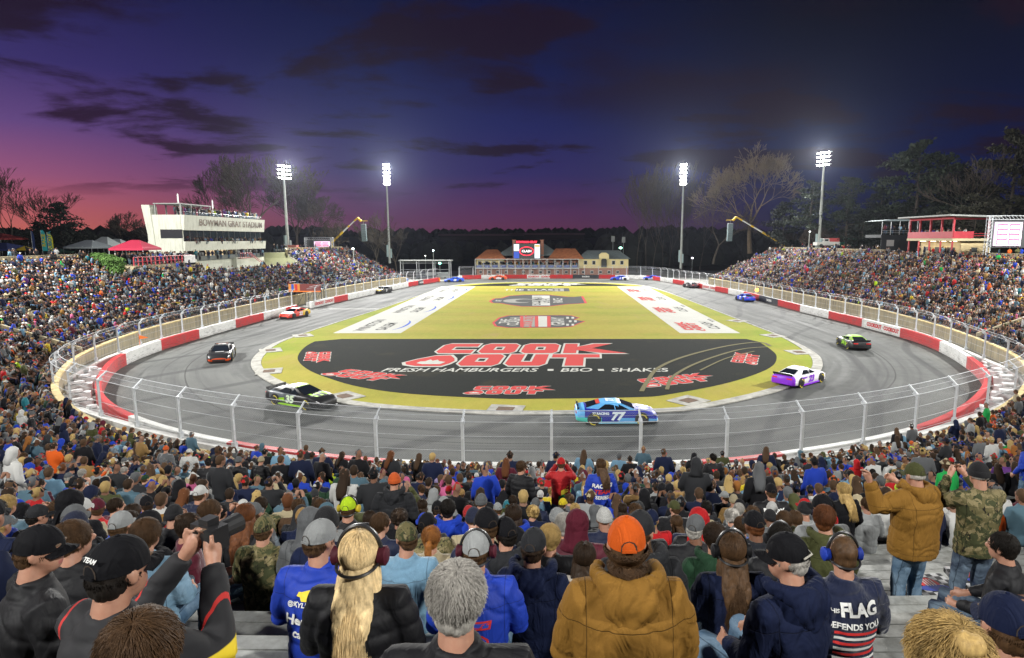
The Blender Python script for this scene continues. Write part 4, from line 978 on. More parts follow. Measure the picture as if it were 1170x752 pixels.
m = MB(); m.b2(1.0, 2.3, -.78, -.72, -.2, .9); m.build('sign_panel', mat('sign_white', (.5, .5, .5), .6), hd)
# service truck and cart on the rim beyond the seats
def truck(px, py, Y, body, label, box_col, L_=5.2):
    p = at_y(px, py, Y); t = empty('utility_truck', p, R(4), label, 'truck', 'vehicles parked on the rim')
    bm_, bx = mat('truck_'+label.split()[0], body, .4, coat=.4), mat('truck_box_'+label.split()[0], box_col, .6)
    m = MB(); m.loft([[(x, -.95, .4), (x, .95, .4), (x, .95, z), (x, -.95, z)] for x, z in ((-L_/2, 1.1), (-L_/2+1.3, 1.15), (-L_/2+1.7, 1.9), (-L_/2+2.7, 1.95), (-L_/2+2.8, 1.2), (L_/2, 1.2))]); m.build('body', bm_, t)
    m = MB(); m.box((L_*.22, 0, 1.55), (L_*.5, 1.85, .9)); m.build('load_box', bx, t)
    m = MB(); m.box((-L_/2+2.1, -.97, 1.55), (.8, .04, .45)); m.build('window', GLASSD, t)
    for x in (-L_*.32, L_*.32):
        for y in (-.9, .9): m = MB(); m.tube([(0, -.12, 0), (0, .12, 0)], .38, 14); m.build('wheel', DKFR, t, (x, y, .38))
truck(944, 282.5, 138, (.5, .5, .48), 'white utility truck with a red stripe on the rim beyond the back straight seats', (.40, .05, .05))
truck(967, 282.5, 139, (.03, .22, .14), 'green equipment truck parked beside the white truck on the rim', (.03, .26, .17), 4.2)
truck(329, 290.5, 138, (.45, .44, .42), 'pale maintenance truck parked behind the front straight seats', (.35, .1, .08), 4.6)

# ------------------------------------------------------------------ far field house and scoreboard
YF = 186.
A = at_y(543, 318, YF)
fh = empty('field_house', (A.x, YF, GZ), 0, 'long cream and brick field house with red and grey roofs behind the far turn', 'building'); fo = fh.location
def fx(px): return at_y(px, 300, YF).x
def fz(py): return at_y(631, py, YF).z
g = G('red_brick', .9); br = g.t.nodes.new('ShaderNodeTexBrick'); br.inputs['Scale'].default_value = 3; g.lk(g.map(g.obj, (1, 1, 1), rot=(R(90), 0, 0)), br.inputs['Vector'])
br.inputs['Color1'].default_value = (.34, .13, .07, 1); br.inputs['Color2'].default_value = (.44, .19, .12, 1); br.inputs['Mortar'].default_value = (.30, .26, .22, 1); BRICK = g.out(br.outputs[0])
YELC = mat('yellow_render', (.75, .64, .32), .8, nscale=.6, namt=.1); ROOFR = mat('terracotta_roof', (.42, .15, .06), .8, nscale=1.2, namt=.25); ROOFD = mat('slate_roof', (.16, .20, .20), .8, nscale=1.2, namt=.2); TRIM = mat('white_trim', (.6, .6, .57), .6)
zb, z1, z2, zr1 = GZ, fz(306.5), fz(295.8), fz(285.5)
bw_('brick_base', BRICK, lambda m: m.b2(fx(544.5), fx(718), YF, YF+12, zb, z1), fh, fo)
bw_('upper_wall', YELC, lambda m: m.b2(fx(544.5), fx(576), YF+.05, YF+12, z1, z2), fh, fo); bw_('upper_wall', YELC, lambda m: m.b2(fx(661), fx(718), YF+.05, YF+12, z1, z2), fh, fo)
bw_('middle_wall', BRICK, lambda m: m.b2(fx(576), fx(661), YF+1.6, YF+12, z1, z2+.1), fh, fo)
def hip(m, xa, xb, z0, z1_, dep=12.6, ins=4.5, y0=YF-.6):
    m.add([(xa, y0, z0), (xb, y0, z0), (xb, y0+dep, z0), (xa, y0+dep, z0), (xa+ins, y0+dep/2, z1_), (xb-ins, y0+dep/2, z1_)], [(0, 1, 5, 4), (1, 2, 5), (2, 3, 4, 5), (3, 0, 4), (3, 2, 1, 0)])
bw_('red_roof', ROOFR, lambda m: (hip(m, fx(543), fx(578), z2, zr1, ins=3), hip(m, fx(626), fx(667), z2+.02, zr1+.3, ins=2.4)), fh, fo)
bw_('grey_roof', ROOFD, lambda m: (hip(m, fx(660.5), fx(720.5), z2-.02, fz(286.5), ins=3), hip(m, fx(566), fx(642), z2+.9, fz(278.5), 10, 5.5, YF+2.6)), fh, fo)
for (a, b) in ((585, 588.5), (617.5, 621)): bw_('chimney', BRICK, lambda m: (m.b2(fx(a), fx(b), YF+3, YF+4, z2, fz(275)), m.b2(fx(a)-.15, fx(b)+.15, YF+2.85, YF+4.15, fz(275), fz(274))), fh, fo)
bw_('gable', [YELC, GLASSD], lambda m: (m.prism([(fx(684.5), z2-.1), (fx(695.5), z2-.1), (fx(695.5), fz(291)), (fx(692.5), fz(288.8)), (fx(687.5), fz(288.8)), (fx(684.5), fz(291))], 0, 1.5, 0, Matrix.Translation((0, YF+1, 0)) @ Matrix.Rotation(R(90), 4, 'X')), m.prism([(fx(686.8), z1+.3), (fx(693.2), z1+.3), (fx(693.2), fz(297)), (fx(691.8), fz(295.5)), (fx(688.2), fz(295.5)), (fx(686.8), fz(297))], 0, .1, 1, Matrix.Translation((0, YF-.5, 0)) @ Matrix.Rotation(R(90), 4, 'X'))), fh, fo)
for px in (669, 678.5, 701, 710.5):
    w_ = bw_('window', TRIM, lambda m: m.b2(fx(px-2), fx(px+2), YF-.06, YF+.05, fz(302.6), fz(297.8)), fh, fo); q = MB(); q.b2(fx(px-1.6)-fo.x, fx(px+1.6)-fo.x, -.12, -.07, fz(302.2)-fo.z, fz(298.2)-fo.z); q.build('pane', GLASSD, w_)
for px in (548, 556, 564.5, 573, 583, 592, 601, 608.5, 617, 625, 634, 642, 652):
    w_ = bw_('window', TRIM, lambda m: m.b2(fx(px-2), fx(px+2), YF-.02 if px < 576 else YF+1.5, YF+.05 if px < 576 else YF+1.6, fz(303.5), fz(298.3)), fh, fo); q = MB(); q.b2(fx(px-1.6)-fo.x, fx(px+1.6)-fo.x, (-.08 if px < 576 else 1.42), (-.03 if px < 576 else 1.48), fz(303.2)-fo.z, fz(298.8)-fo.z); q.build('pane', GLASSD, w_)
for k in range(17):
    px = 549+k*9.8; w_ = bw_('window', TRIM, lambda m: m.b2(fx(px-1.8), fx(px+1.8), YF-.05, YF+.01, fz(312.6), fz(309.2)), fh, fo); q = MB(); q.b2(fx(px-1.5)-fo.x, fx(px+1.5)-fo.x, -.1, -.055, fz(312.2)-fo.z, fz(309.8)-fo.z); q.build('pane', GLASSD, w_)
bw_('balcony', TRIM, lambda m: (m.b2(fx(544), fx(661.5), YF-2.2, YF-.02, z1-.05, z1+.2), [m.b2(fx(544), fx(661.5), YF-2.2, YF-2.12, z1+.2+a, z1+.28+a) for a in (.8, .25)], [m.b2(fx(544+k*9)-.08, fx(544+k*9)+.08, YF-2.2, YF-2.04, zb, z2) for k in range(14)], m.b2(fx(544), fx(661.5), YF-2.4, YF-.02, z2-.12, z2+.0)), fh, fo)
bw_('balcony_panel', mat('banner_blue', (.06, .10, .28), .7, nscale=3, namt=.4), lambda m: [m.b2(fx(545.5+k*9), fx(551.5+k*9), YF-2.26, YF-2.21, z1+.25, z1+.95) for k in range(13)], fh, fo)
sb = empty('scoreboard', (fx(602), YF-1.2, z1), 0, 'scoreboard with a red-ringed emblem and glowing red lettering on the field house', 'scoreboard'); so = sb.location
bw_('frame', DKFR, lambda m: m.b2(fx(587), fx(617.5), YF-1.3, YF-.9, fz(295.6), fz(278.3)), sb, so)
bw_('white_panel', emat('board_white', (.55, .62, .7), 1.1), lambda m: (m.b2(fx(587.5), fx(593.5), YF-1.36, YF-1.31, fz(286.8), fz(279)), m.b2(fx(611), fx(617), YF-1.36, YF-1.31, fz(295), fz(279))), sb, so)
bw_('blue_panel', emat('board_blue', (.02, .06, .35), 1.0), lambda m: m.b2(fx(587.5), fx(593.5), YF-1.36, YF-1.31, fz(295), fz(287.6)), sb, so)
def emb(m):
    Mx = Matrix.Translation((fx(602), YF-1.36, fz(287))) @ Matrix.Rotation(R(90), 4, 'X')
    for k, (rx, ry, mi) in enumerate(((2.2, 1.35, 0), (1.95, 1.12, 1))):
        m.add([Mx @ Vector((rx*math.cos(a), ry*math.sin(a), .01+.02*k)) for a in np.linspace(0, 2*math.pi, 24, endpoint=False)], [tuple(range(24))], mi)
    add_text(m, 'CLASH', .95, Mx @ Matrix.Translation((0, 0, .05)), 2, .03)
    add_text(m, 'BOWMAN GRAY', .78, Matrix.Translation((fx(602), YF-1.36, fz(276.6))) @ Matrix.Rotation(R(90), 4, 'X'), 0, .05, 0, 1.05)
bw_('emblem', [emat('board_red', (.9, .02, .05), 2.2), emat('board_black', (.02, .02, .02), .1), emat('board_letters', (.8, .75, .75), 1.4)], emb, sb, so)
bw_('status_panel', emat('board_orange', (.75, .3, .05), 1.2), lambda m: m.b2(fx(611.4), fx(616.6), YF-1.42, YF-1.37, fz(282), fz(280)), sb, so)

# ------------------------------------------------------------------ gate areas, blue banner, team haulers at the far openings
t = empty('banner_row', (-35.5, 152, GZ), 0, 'blue sponsor banners covering the slope at the end of the front straight seats', 'banner')
m = MB(); A, B, C_, D = on_z(455, 321.5), on_z(466, 323), at_y(442, 311.5, 156), at_y(437, 305, 158)
P = [at_y(454.5, 324, 150), at_y(466.5, 323, 150), at_y(466.5, 318.5, 150.5), at_y(438.5, 306.5, 155), at_y(438.5, 311, 155), at_y(454, 319, 150.2)]
m.add([p-Vector((-35.5, 152, GZ)) for p in P], [(0, 1, 2, 5), (5, 2, 3, 4)]); m.build('banner', mat('banner_sky_blue', (.06, .20, .55), .7, nscale=1.5, namt=.5), t)
for (px, py, Y, s_, lb, c_) in ((502, 316, 176, 1, 'white service truck parked in the far corner opening by the gantry', (.4, .42, .42)), (487, 317, 172, .9, 'dark pickup parked beside the far corner gantry', (.04, .05, .07))):
    truck(px, 319.5, Y, c_, lb, (.3, .32, .32), 5.5)
gt = empty('gate_gantry', (at_y(495, 320, 171).x, 171, GZ), 0, 'steel gate gantry with a flat roof at the far corner opening', 'gantry')
m = MB(); [m.tube([(x, y, 0), (x, y, 5)], .12, 6) for x in (-9, -4.5, 0, 4.5) for y in (0, 3)]; m.build('post', GALV, gt)
m = MB(); m.box((-2.2, 1.5, 5.05), (14.5, 4, .25)); m.build('roof', ROOFG, gt)
m = MB(); [m.tube([(-9, 0, z), (4.5, 0, z)], .06, 5) for z in (1.2, 2.6, 4.4)]; m.build('rail', GALV, gt)

# ------------------------------------------------------------------ trees
BARK = mat('bare_bark', (.06, .047, .036), .95, nscale=4, namt=.35); BARKP = mat('pale_bark', (.085, .07, .05), .95, nscale=4, namt=.3); BARKD = mat('dark_bark', (.05, .04, .032), .95, nscale=4, namt=.3)
def bare_tree(x, y, z, h, label, seed, bm_=BARK, spread=1.0, depth=7, trunk=.32, tr_r=None, group='bare winter trees round the stadium'):
    r_ = random.Random(seed); t = empty('bare_tree', (x, y, z), 0, label, 'tree', group)
    mt, mc = MB(), MB(); r0 = tr_r or h*.020; rmin = y*.00026
    def grow(p, d, L_, r, lv):
        n_ = 3; pts = [p]; rad = [r]; q = p.copy(); dd = d.copy()
        for k in range(n_):
            dd = (dd+Vector((r_.uniform(-1, 1), r_.uniform(-1, 1), r_.uniform(-.3, .6)))*.13).normalized(); q = q+dd*L_/n_; pts.append(q.copy()); rad.append(max(rmin, r*(1-.32*(k+1)/n_)))
        (mt if lv == 0 else mc).tube(pts, rad, 8 if lv == 0 else (5 if lv < 3 else 3), 0, lv < 2)
        if lv >= depth: return
        nb_ = 3 if lv < 3 else (3 if r_.random() < .55 else 2)
        for k in range(nb_):
            ax = dd.orthogonal().normalized(); ax.rotate(Matrix.Rotation(2*math.pi*(k/nb_)+r_.uniform(-.6, .6), 3, dd))
            an = r_.uniform(.28, .62)*spread if k or lv == 0 else r_.uniform(.08, .3); nd_ = (dd*math.cos(an)+ax*math.sin(an)); nd_.z += .10; nd_.normalize()
            grow(pts[-1] if k != 1 or lv == 0 else pts[-2], nd_, L_*r_.uniform(.66, .86), rad[-1]*r_.uniform(.58, .76), lv+1)
    grow(Vector((0, 0, -1)), Vector((0, 0, 1)), h*trunk, r0, 0)
    mt.build('trunk', bm_, t, smooth=True); mc.build('branches', bm_, t)
    return t
def P_(px, py, Y): p = at_y(px, py, Y); return p
def tree_px(px, ytop, ybase, Y, label, seed, **k):
    p = P_(px, ybase, Y); q = P_(px, ytop, Y); return bare_tree(p.x, Y, p.z, (q.z-p.z)*1.22, label, seed, **k)
tree_px(292, 178, 292, 150, 'tall wide bare tree directly behind the press building', 3, spread=1.15, depth=8, bm_=BARK, trunk=.26)
tree_px(338, 205, 292, 175, 'bare tree behind the left light pole', 5, spread=1.2, depth=8, bm_=BARK, trunk=.26)
tree_px(357, 224, 290, 168, 'smaller bare tree above the distant video screen', 8, spread=1.25, depth=8, bm_=BARKD, trunk=.25)
tree_px(268, 225, 300, 165, 'low bare tree half hidden by the press building roof', 14, spread=1.1)
tree_px(385, 258, 296, 170, 'bushy brown tree below the sunset-side boom', 9, bm_=BARKP, spread=1.25, depth=6)
tree_px(431, 262, 312, 178, 'grey bushy tree at the far end of the front straight seats', 10, bm_=BARKP, spread=1.25, depth=6)
tree_px(453, 268, 314, 186, 'low grey tree beside the dark hillside', 11, bm_=BARKP, spread=1.3, depth=6)
tree_px(857, 180, 286, 188, 'huge floodlit bare tree with light painted into its bark behind the leaning boom', 21, bm_=mat('lit_bark', (.20, .155, .10), .95, nscale=4, namt=.3), spread=1.3, depth=8, tr_r=.75, trunk=.25)  # floodlight on this tree is painted in as a lighter bark colour
tree_px(815, 240, 298, 190, 'low spreading tree under the huge floodlit bare tree', 22, bm_=BARKP, spread=1.3, depth=6)
tree_px(22, 222, 297, 125, 'round-crowned bare tree on the sunset side beyond the tents', 31, bm_=BARKD, spread=1.1)
tree_px(-14, 226, 297, 120, 'bare tree cut by the picture edge above the navy tent', 32, bm_=BARKD, spread=1.1)
tree_px(52, 236, 297, 135, 'thin bare tree left of the dark pine', 33, bm_=BARKD, spread=1.1, depth=6)
tree_px(140, 252, 296, 140, 'brown twiggy tree between the pine and the press building', 34, bm_=BARK, spread=1.35, depth=7)
tree_px(168, 262, 296, 140, 'short twiggy tree touching the press building tower', 35, bm_=BARKD, spread=1.3, depth=6)
for k, (px, yt, sp_) in enumerate(((929, 250, 1.3), (943, 256, 1.3), (962, 248, 1.3), (988, 252, 1.2), (902, 256, 1.3))):
    tree_px(px, yt, 284, 146+k*3, ['rounded brown shrub-like tree under the tall light pole', 'small rounded brown tree beside the white utility truck', 'rounded brown tree above the green truck', 'pale vase-shaped bare tree left of the hospitality deck', 'low brown tree behind the base of the leaning boom'][k], 40+k, bm_=BARKP if k == 3 else BARK, spread=sp_, depth=7, trunk=.2)
names = ['first', 'second', 'third', 'fourth', 'fifth', 'sixth', 'seventh', 'eighth', 'ninth', 'tenth']
for k, px in enumerate((728, 738, 747, 757, 764, 772, 781, 790, 799, 745)):
    tree_px(px, 240+(k*37 % 17), 314, 205+(k*53 % 38), names[k]+' thin bare tree from the field house in the dark wood edge', 60+k, bm_=BARKP if k in (0, 1, 9) else BARK, spread=.6, depth=5, trunk=.42, tr_r=.2)
PINE = {n_: mat('needles_'+n_, c_, .9, nscale=.8, namt=.5) for n_, c_ in (('dark', (.008, .013, .007)), ('mid', (.013, .022, .010)), ('olive', (.022, .022, .011)))}
def pine(x, y, z, h, w, label, seed, kind='mid', n=2600, base=.22, shape='pine', name='pine_tree'):
    r_ = np.random.RandomState(seed); t = empty(name, (x, y, z), 0, label, 'tree', 'evergreen trees round the stadium')
    m = MB(); m.tube([(0, 0, -1), (r_.uniform(-.3, .3), 0, h*.5), (0, 0, h*.95)], [h*.018, h*.013, .05], 7)
    cl_ = []; nbr = 34
    for k in range(nbr):
        f_ = base+(1-base)*(k+.5)/nbr; a = r_.uniform(0, 6.28); env = (math.sin(min(1, (1-f_)/(1-base)*1.25+.12)*1.6))**.8 if shape == 'pine' else math.sin(((f_-base)/(1-base))*2.6+.4)
        L_ = w*max(.12, env)*r_.uniform(.55, 1.1); e_ = Vector((math.cos(a)*L_, math.sin(a)*L_, h*f_+L_*r_.uniform(-.05, .25)))
        m.tube([(0, 0, h*f_), tuple(e_)], [.09, .03], 4, 0, False)
        for q in np.linspace(.35, 1, 5): cl_.append((e_*q+Vector((0, 0, h*f_*(1-q))), .28*L_*.6+.35))
    m.build('trunk', BARKD, t)
    ids = r_.randint(0, len(cl_), n); C = np.array([tuple(cl_[i][0]) for i in ids]); S_ = np.array([cl_[i][1] for i in ids])[:, None]
    C = C+r_.normal(size=(n, 3))*S_*np.array([.62, .62, .30])
    d1 = r_.normal(size=(n, 3)); d1 /= np.linalg.norm(d1, axis=1)[:, None]; d2 = np.cross(d1, r_.normal(size=(n, 3))); d2 /= np.linalg.norm(d2, axis=1)[:, None]; s_ = r_.uniform(.16, .42, (n, 1))*max(.8, h/18)
    V = np.stack([C-d1*s_, C+d2*s_*.55, C+d1*s_, C-d2*s_*.55], 1).reshape(-1, 3)
    me = bpy.data.meshes.new('crown'); me.from_pydata(V.tolist(), [], np.arange(4*n).reshape(n, 4).tolist()); me.materials.append(PINE[kind]); link(bpy.data.objects.new('crown', me), t)
def pine_px(px, yt, yb, Y, wpx, label, seed, **k):
    p = P_(px, yb, Y); q = P_(px, yt, Y); pine(p.x, Y, p.z, q.z-p.z, wpx/FP*Y/2, label, seed, **k)
pine_px(74, 233, 297, 118, 50, 'dark spreading pine silhouetted against the sunset', 1, kind='dark', n=3400)
pine_px(50, 255, 297, 122, 34, 'shorter dark evergreen beside the silhouetted pine', 2, kind='dark')
pine_px(103, 268, 297, 128, 40, 'low dark evergreen right of the silhouetted pine', 3, kind='dark', base=.05)
pine_px(10, 262, 299, 130, 70, 'dark evergreen mass behind the navy tent', 4, kind='dark', base=.02)
pine_px(130, 276, 297, 132, 60, 'low evergreen bushes behind the pale tents', 5, kind='dark', base=.02)
pine_px(185, 262, 300, 145, 40, 'dark evergreen against the back of the press building', 6, kind='dark', base=.05)
for k, (px, yt, Y, w_, kd, lb) in enumerate(((1042, 163, 132, 88, 'mid', 'tallest spreading pine on the forest side, above the red stand'), (966, 203, 138, 52, 'mid', 'round pine right of the tall light pole'), (925, 208, 142, 50, 'mid', 'pine left of the tall light pole'), (1003, 214, 150, 50, 'dark', 'dark pine between the round pine and the tallest pine'),
        (1095, 195, 128, 70, 'dark', 'dark evergreen behind the roof of the red stand'), (1150, 150, 118, 100, 'olive', 'large olive evergreen above the large video screen'), (1200, 140, 112, 90, 'olive', 'olive evergreen at the picture edge'), (1110, 225, 110, 66, 'olive', 'low olive evergreen between red stand and large screen'),
        (895, 232, 156, 40, 'dark', 'small dark evergreen beside the huge floodlit bare tree'), (1060, 240, 126, 60, 'dark', 'low dark evergreen right behind the red stand roof'), (1075, 180, 150, 70, 'dark', 'dark evergreen beyond the tallest pine'), (985, 240, 136, 60, 'dark', 'low dark evergreen behind the rounded brown trees'), (1022, 238, 134, 60, 'dark', 'low dark evergreen behind the hospitality deck'))):
    pine_px(px, yt, 284, Y, w_, lb, 70+k, kind=kd, n=7500 if w_ > 60 else 5000, base=.3 if k in (0, 1, 2) else .06)
tree_px(1120, 196, 284, 122, 'bare tree with slanting limbs in front of the dark evergreens', 91, bm_=BARK, spread=1.2, depth=6)
tree_px(1082, 210, 284, 140, 'bare tree rising behind the red stand roof', 92, bm_=BARK, spread=1.0, depth=6)
# far wooded hills
g = G('wooded_hill', .95); HILL = g.out((.012, .015, .012))
mb = MB(); xs = np.linspace(-900, 1100, 60); hr = [9+6*mnoise.noise(Vector((x*.006, 3, 0)))+3*mnoise.noise(Vector((x*.02, 9, 0))) for x in xs]
for x0 in range(59):
    a, b = xs[x0], xs[x0+1]; ha, hb = hr[x0], hr[x0+1]
    mb.add([(a, 330, GZ), (b, 330, GZ), (b, 560, hb-6), (a, 560, ha-6), (a, 760, ha-4), (b, 760, hb-4), (b, 900, GZ), (a, 900, GZ)], [(0, 1, 2, 3), (3, 2, 5, 4), (4, 5, 6, 7)])
tag(mb.build('hills', HILL), kind='structure')
r_ = np.random.RandomState(5); V = []; F = []
def crowns(n, xr, yr, zf, hr_, col):
    global V, F
    for _ in range(n):
        x = r_.uniform(*xr); y = r_.uniform(*yr); z = zf(x, y); h = r_.uniform(*hr_); w_ = h*r_.uniform(.35, .6); b_ = len(V); k = 7
        V.append((x, y, z+h)); ring = [(.55, .8), (1., .45), (.75, .1)]
        for rr, zz_ in ring:
            for q in range(k): a = 6.283*q/k; j = r_.uniform(.75, 1.25); V.append((x+w_*rr*j*math.cos(a), y+w_*rr*j*math.sin(a), z+h*zz_*r_.uniform(.9, 1.1)))
        F += [(b_, b_+1+q, b_+1+(q+1) % k) for q in range(k)]
        for l_ in range(2): F += [(b_+1+l_*k+q, b_+1+(l_+1)*k+q, b_+1+(l_+1)*k+(q+1) % k, b_+1+l_*k+(q+1) % k) for q in range(k)]
hz = lambda x, y: float(np.interp(x, xs, hr))-13 if y > 500 else GZ
crowns(900, (-560, 620), (520, 600), hz, (9, 15), 0); crowns(500, (-330, 330), (260, 330), lambda x, y: GZ, (7, 11), 0); crowns(260, (20, 130), (232, 262), lambda x, y: GZ, (9, 14), 0)
crowns(160, (-160, -85), (150, 210), lambda x, y: -6, (6, 10), 0); crowns(200, (85, 175), (120, 200), lambda x, y: -5, (9, 15), 0)
me = bpy.data.meshes.new('treeline'); me.from_pydata(V, [], F); me.materials.append(mat('distant_foliage', (.016, .018, .014), .95, nscale=.2, namt=.4)); tag(link(bpy.data.objects.new('treeline', me)), kind='stuff')
# distant roofs on the hill and street lamps
for k, (px, py, w_, lb) in enumerate(((550, 269.5, 34, 'long pale roofed shed on the distant wooded hill'), (625, 268.5, 30, 'flat roofed hall on the far ridge above the field house'))):
    p = at_y(px, py, 505); t = empty('distant_hall', p, 0, lb, 'building', 'buildings on the far ridge'); m = MB(); m.b2(-w_, w_, 0, 12, -9, 0); m.build('wall', mat('hall_wall', (.05, .04, .04), .9) if k == 0 else bpy.data.materials['hall_wall'], t); m = MB(); m.b2(-w_-1, w_+1, -1, 13, 0, 1.6); m.build('roof', mat('hall_roof', (.16, .10, .11), .8) if k == 0 else bpy.data.materials['hall_roof'], t)
for k, (px, py, Y, col, st, s_, lb) in enumerate(((461.5, 281, 330, (1, .45, .08), 14, .9, 'orange street lamp glowing on the dark wooded hill'), (495, 286.5, 178, (.85, .95, 1), 12, .25, 'white-tipped lamp post behind the far corner gantry'), (502.5, 301, 176, (.25, 1, .65), 10, .45, 'green-white work light on the gantry roof'), (486, 292.5, 182, (.8, .8, .7), 6, .2, 'small dim lamp post left of the white-tipped one'),
        (709, 283.5, 200, (.4, 1, .7), 12, .5, 'green-white work light behind the field house roof'), (779, 298.5, 190, (.6, 1, .7), 12, .5, 'bright greenish lamp before the dark wood'), (791, 295, 200, (.9, .8, 1), 5, .4, 'faint violet lamp among the thin trees'), (403.5, 284.5, 143, (.8, .95, 1), 10, .28, 'blue-white work light at the end of the top row'), (925, 265, 112, (1, 1, 1), 5, .16, 'small white lamp over the trucks on the rim'), (782, 274, 300, (1, .4, .3), 5, .4, 'tiny red lamp beyond the thin trees'), (766, 274, 300, (1, .9, .8), 5, .35, 'tiny white lamp beyond the thin trees'))):
    p = at_y(px, py, Y); t = empty('street_lamp', p, 0, lb, 'lamp', 'small distant lamps')
    m = MB(); hh = min(8, p.z-GZ) if k not in (8,) else 3; m.tube([(0, 0, -hh), (0, 0, 0)], .07 if Y < 250 else .12, 5); m.build('post', POLEM, t); m = MB(); m.ell((0, -.1, .05), (s_, s_, s_*.6), 10, 6); m.build('lamp_head', emat('lamp_glow_%s' % ''.join(lb.split()[0:2]), col, st), t)
for k, (px, py, Y) in enumerate(((700, 262, 215), (712, 262, 215))):
    p = at_y(px, 300, Y); q = at_y(px, [273, 274][k], Y); t = empty('floodlight_mast', p, 0, ['slim unlit mast left of the green-white light behind the field house', 'slim unlit mast right of the green-white light behind the field house'][k], 'mast', 'unlit masts'); m = MB(); m.tube([(0, 0, -5), (0, 0, q.z-p.z)], .12, 6); m.build('pole', POLEM, t); m = MB(); m.box((0, 0, q.z-p.z), (1.2, .3, 2.0)); m.build('lamp_rack', POLEM, t)
# orange cones / flag marshals' beacons on the outer wall, caution lamp
for k, (px, py, lb) in enumerate(((167, 387, 'orange flag fixed to the fence above the left barrier'), (396+0, 0, ''))):
    if not lb: continue
    i = int(np.argmin([abs(proj((p[0], p[1], GZ+1.3))[0]-px)+(0 if p[0] < 0 and p[1] > 50 else 999) for p in BARR])); p = fpt(i, -.1, GZ+1.3)
    m = MB(); m.add([(0, 0, .3), (.9, 0, .45), (.05, 0, .7)], [(0, 1, 2)]); m.tube([(0, 0, -.3), (0, 0, .8)], .02, 5); tag(m.build('marker_flag', mat('flag_orange', (.8, .16, .02), .6), None, p), lb, 'flag')
p = at_y(860, 328, 112); m = MB(); m.ell((0, 0, 0), (.32, .2, .32), 12, 8); m.tube([(0, .1, 0), (0, .1, -1.6)], .05, 5, 1); 
i = int(np.argmin([abs(proj((q[0], q[1], GZ+1.6))[0]-860)+(0 if q[0] > 0 else 999) for q in BARR])); p = fpt(i, .0, GZ+1.75)
tag(m.build('caution_lamp', [emat('amber_glow', (1, .42, .03), 9), GALV], None, p), 'amber caution lamp glowing on the back straight fence', 'lamp')
# colourful flag stand at the gap on the front straight
A = at_y(350, 334, 103); fs = empty('flag_stand', (A.x, 103, GZ), 0, 'starter stand with a colourful sponsor banner at the front straight opening', 'flag stand')
m = MB(); w_ = 5.4; m.b2(-w_/2, w_/2, -.5, .8, 2.55, 2.7); [m.tube([(x, y, 0), (x, y, 2.6)], .07, 5) for x in np.linspace(-w_/2, w_/2, 5) for y in (-.4, .7)]; [m.tube([(-w_/2+k*1.35, -.4, 0), (-w_/2+(k+1)*1.35, -.4, 2.5)], .035, 4) for k in range(4)]; m.build('scaffold', DKFR, fs)
m = MB(); m.b2(-w_/2, -w_/2+1.9, -.62, -.55, 2.45, 3.6, 0); m.b2(-w_/2+1.9, w_/2, -.62, -.55, 2.45, 3.6, 1); m.b2(-w_/2, w_/2, -.66, -.60, 2.25, 2.44, 2); m.b2(-w_/2+.5, -w_/2+.9, -.66, -.63, 2.5, 3.55, 3); m.b2(-w_/2+1.1, -w_/2+1.5, -.66, -.63, 2.5, 3.55, 4)
m.build('banner', [mat('ban_orange', (.55, .2, .03), .7), mat('ban_maroon', (.16, .03, .025), .7), mat('ban_line', (.75, .18, .02), .7), mat('ban_blue', (.02, .08, .4), .7), mat('ban_red', (.5, .02, .02), .7)], fs)
bpost = MB(); bpost.tube([(0, 0, 0), (0, 0, 1.0)], .3, 10); p = at_y(362, 351, 99)
tag(bpost.build('barrier_end_cushion', mat('cushion_orange', (.75, .20, .02), .6), None, (BARR[(gaps[0][1]) % nb][0]*1.0, BARR[gaps[0][1] % nb][1], GZ)), 'orange round cushion on the barrier end at the front straight opening', 'crash cushion')
# ------------------------------------------------------------------ race cars
RUB = mat('tyre_rubber', (.012, .012, .013), .75); RIMM = mat('wheel_rim', (.05, .05, .055), .4, .7); TYL = mat('tyre_lettering', (.60, .50, .03), .7); CGL = mat('car_glass', (.012, .016, .022), .06, spec=.9, coat=.3)
BLK = mat('car_black_trim', (.015, .015, .016), .5); REDL = emat('tail_lamp_red', (.5, .01, .01), .5); WHL = mat('headlight_decal', (.6, .6, .62), .3)
paints = {}
def paint(c):
    c = tuple(round(x, 4) for x in c)
    if c not in paints: paints[c] = mat('car_paint_%d' % len(paints), c, .42, coat=.12, spec=.3)
    return paints[c]
ST = [(-2.46, .86, .62, .84, .30), (-2.36, .93, .80, .93, .22), (-2.0, .975, .86, .985, .17), (-1.4, .99, .88, .97, .15), (-.6, .985, .84, .92, .14), (.3, .985, .82, .90, .14), (1.0, .985, .80, .885, .14), (1.6, .975, .76, .84, .14), (2.1, .93, .66, .74, .14), (2.4, .80, .50, .58, .15), (2.5, .62, .36, .44, .18)]
def car_section(x):
    A = np.array(ST); w, zs, zt, zb = [float(np.interp(x, A[:, 0], A[:, c])) for c in (1, 2, 3, 4)]
    half = [(0, zb), (w*.9, zb), (w*.985, zb+.08), (w, zb+(zs-zb)*.45), (w*.985, zb+(zs-zb)*.75), (w*.95, zs), (w*.86, zs+(zt-zs)*.6), (w*.7, zt), (w*.35, zt+.025), (0, zt+.03)]
    return [(x, y, z) for y, z in half]+[(x, -y, z) for y, z in half[-2:0:-1]]
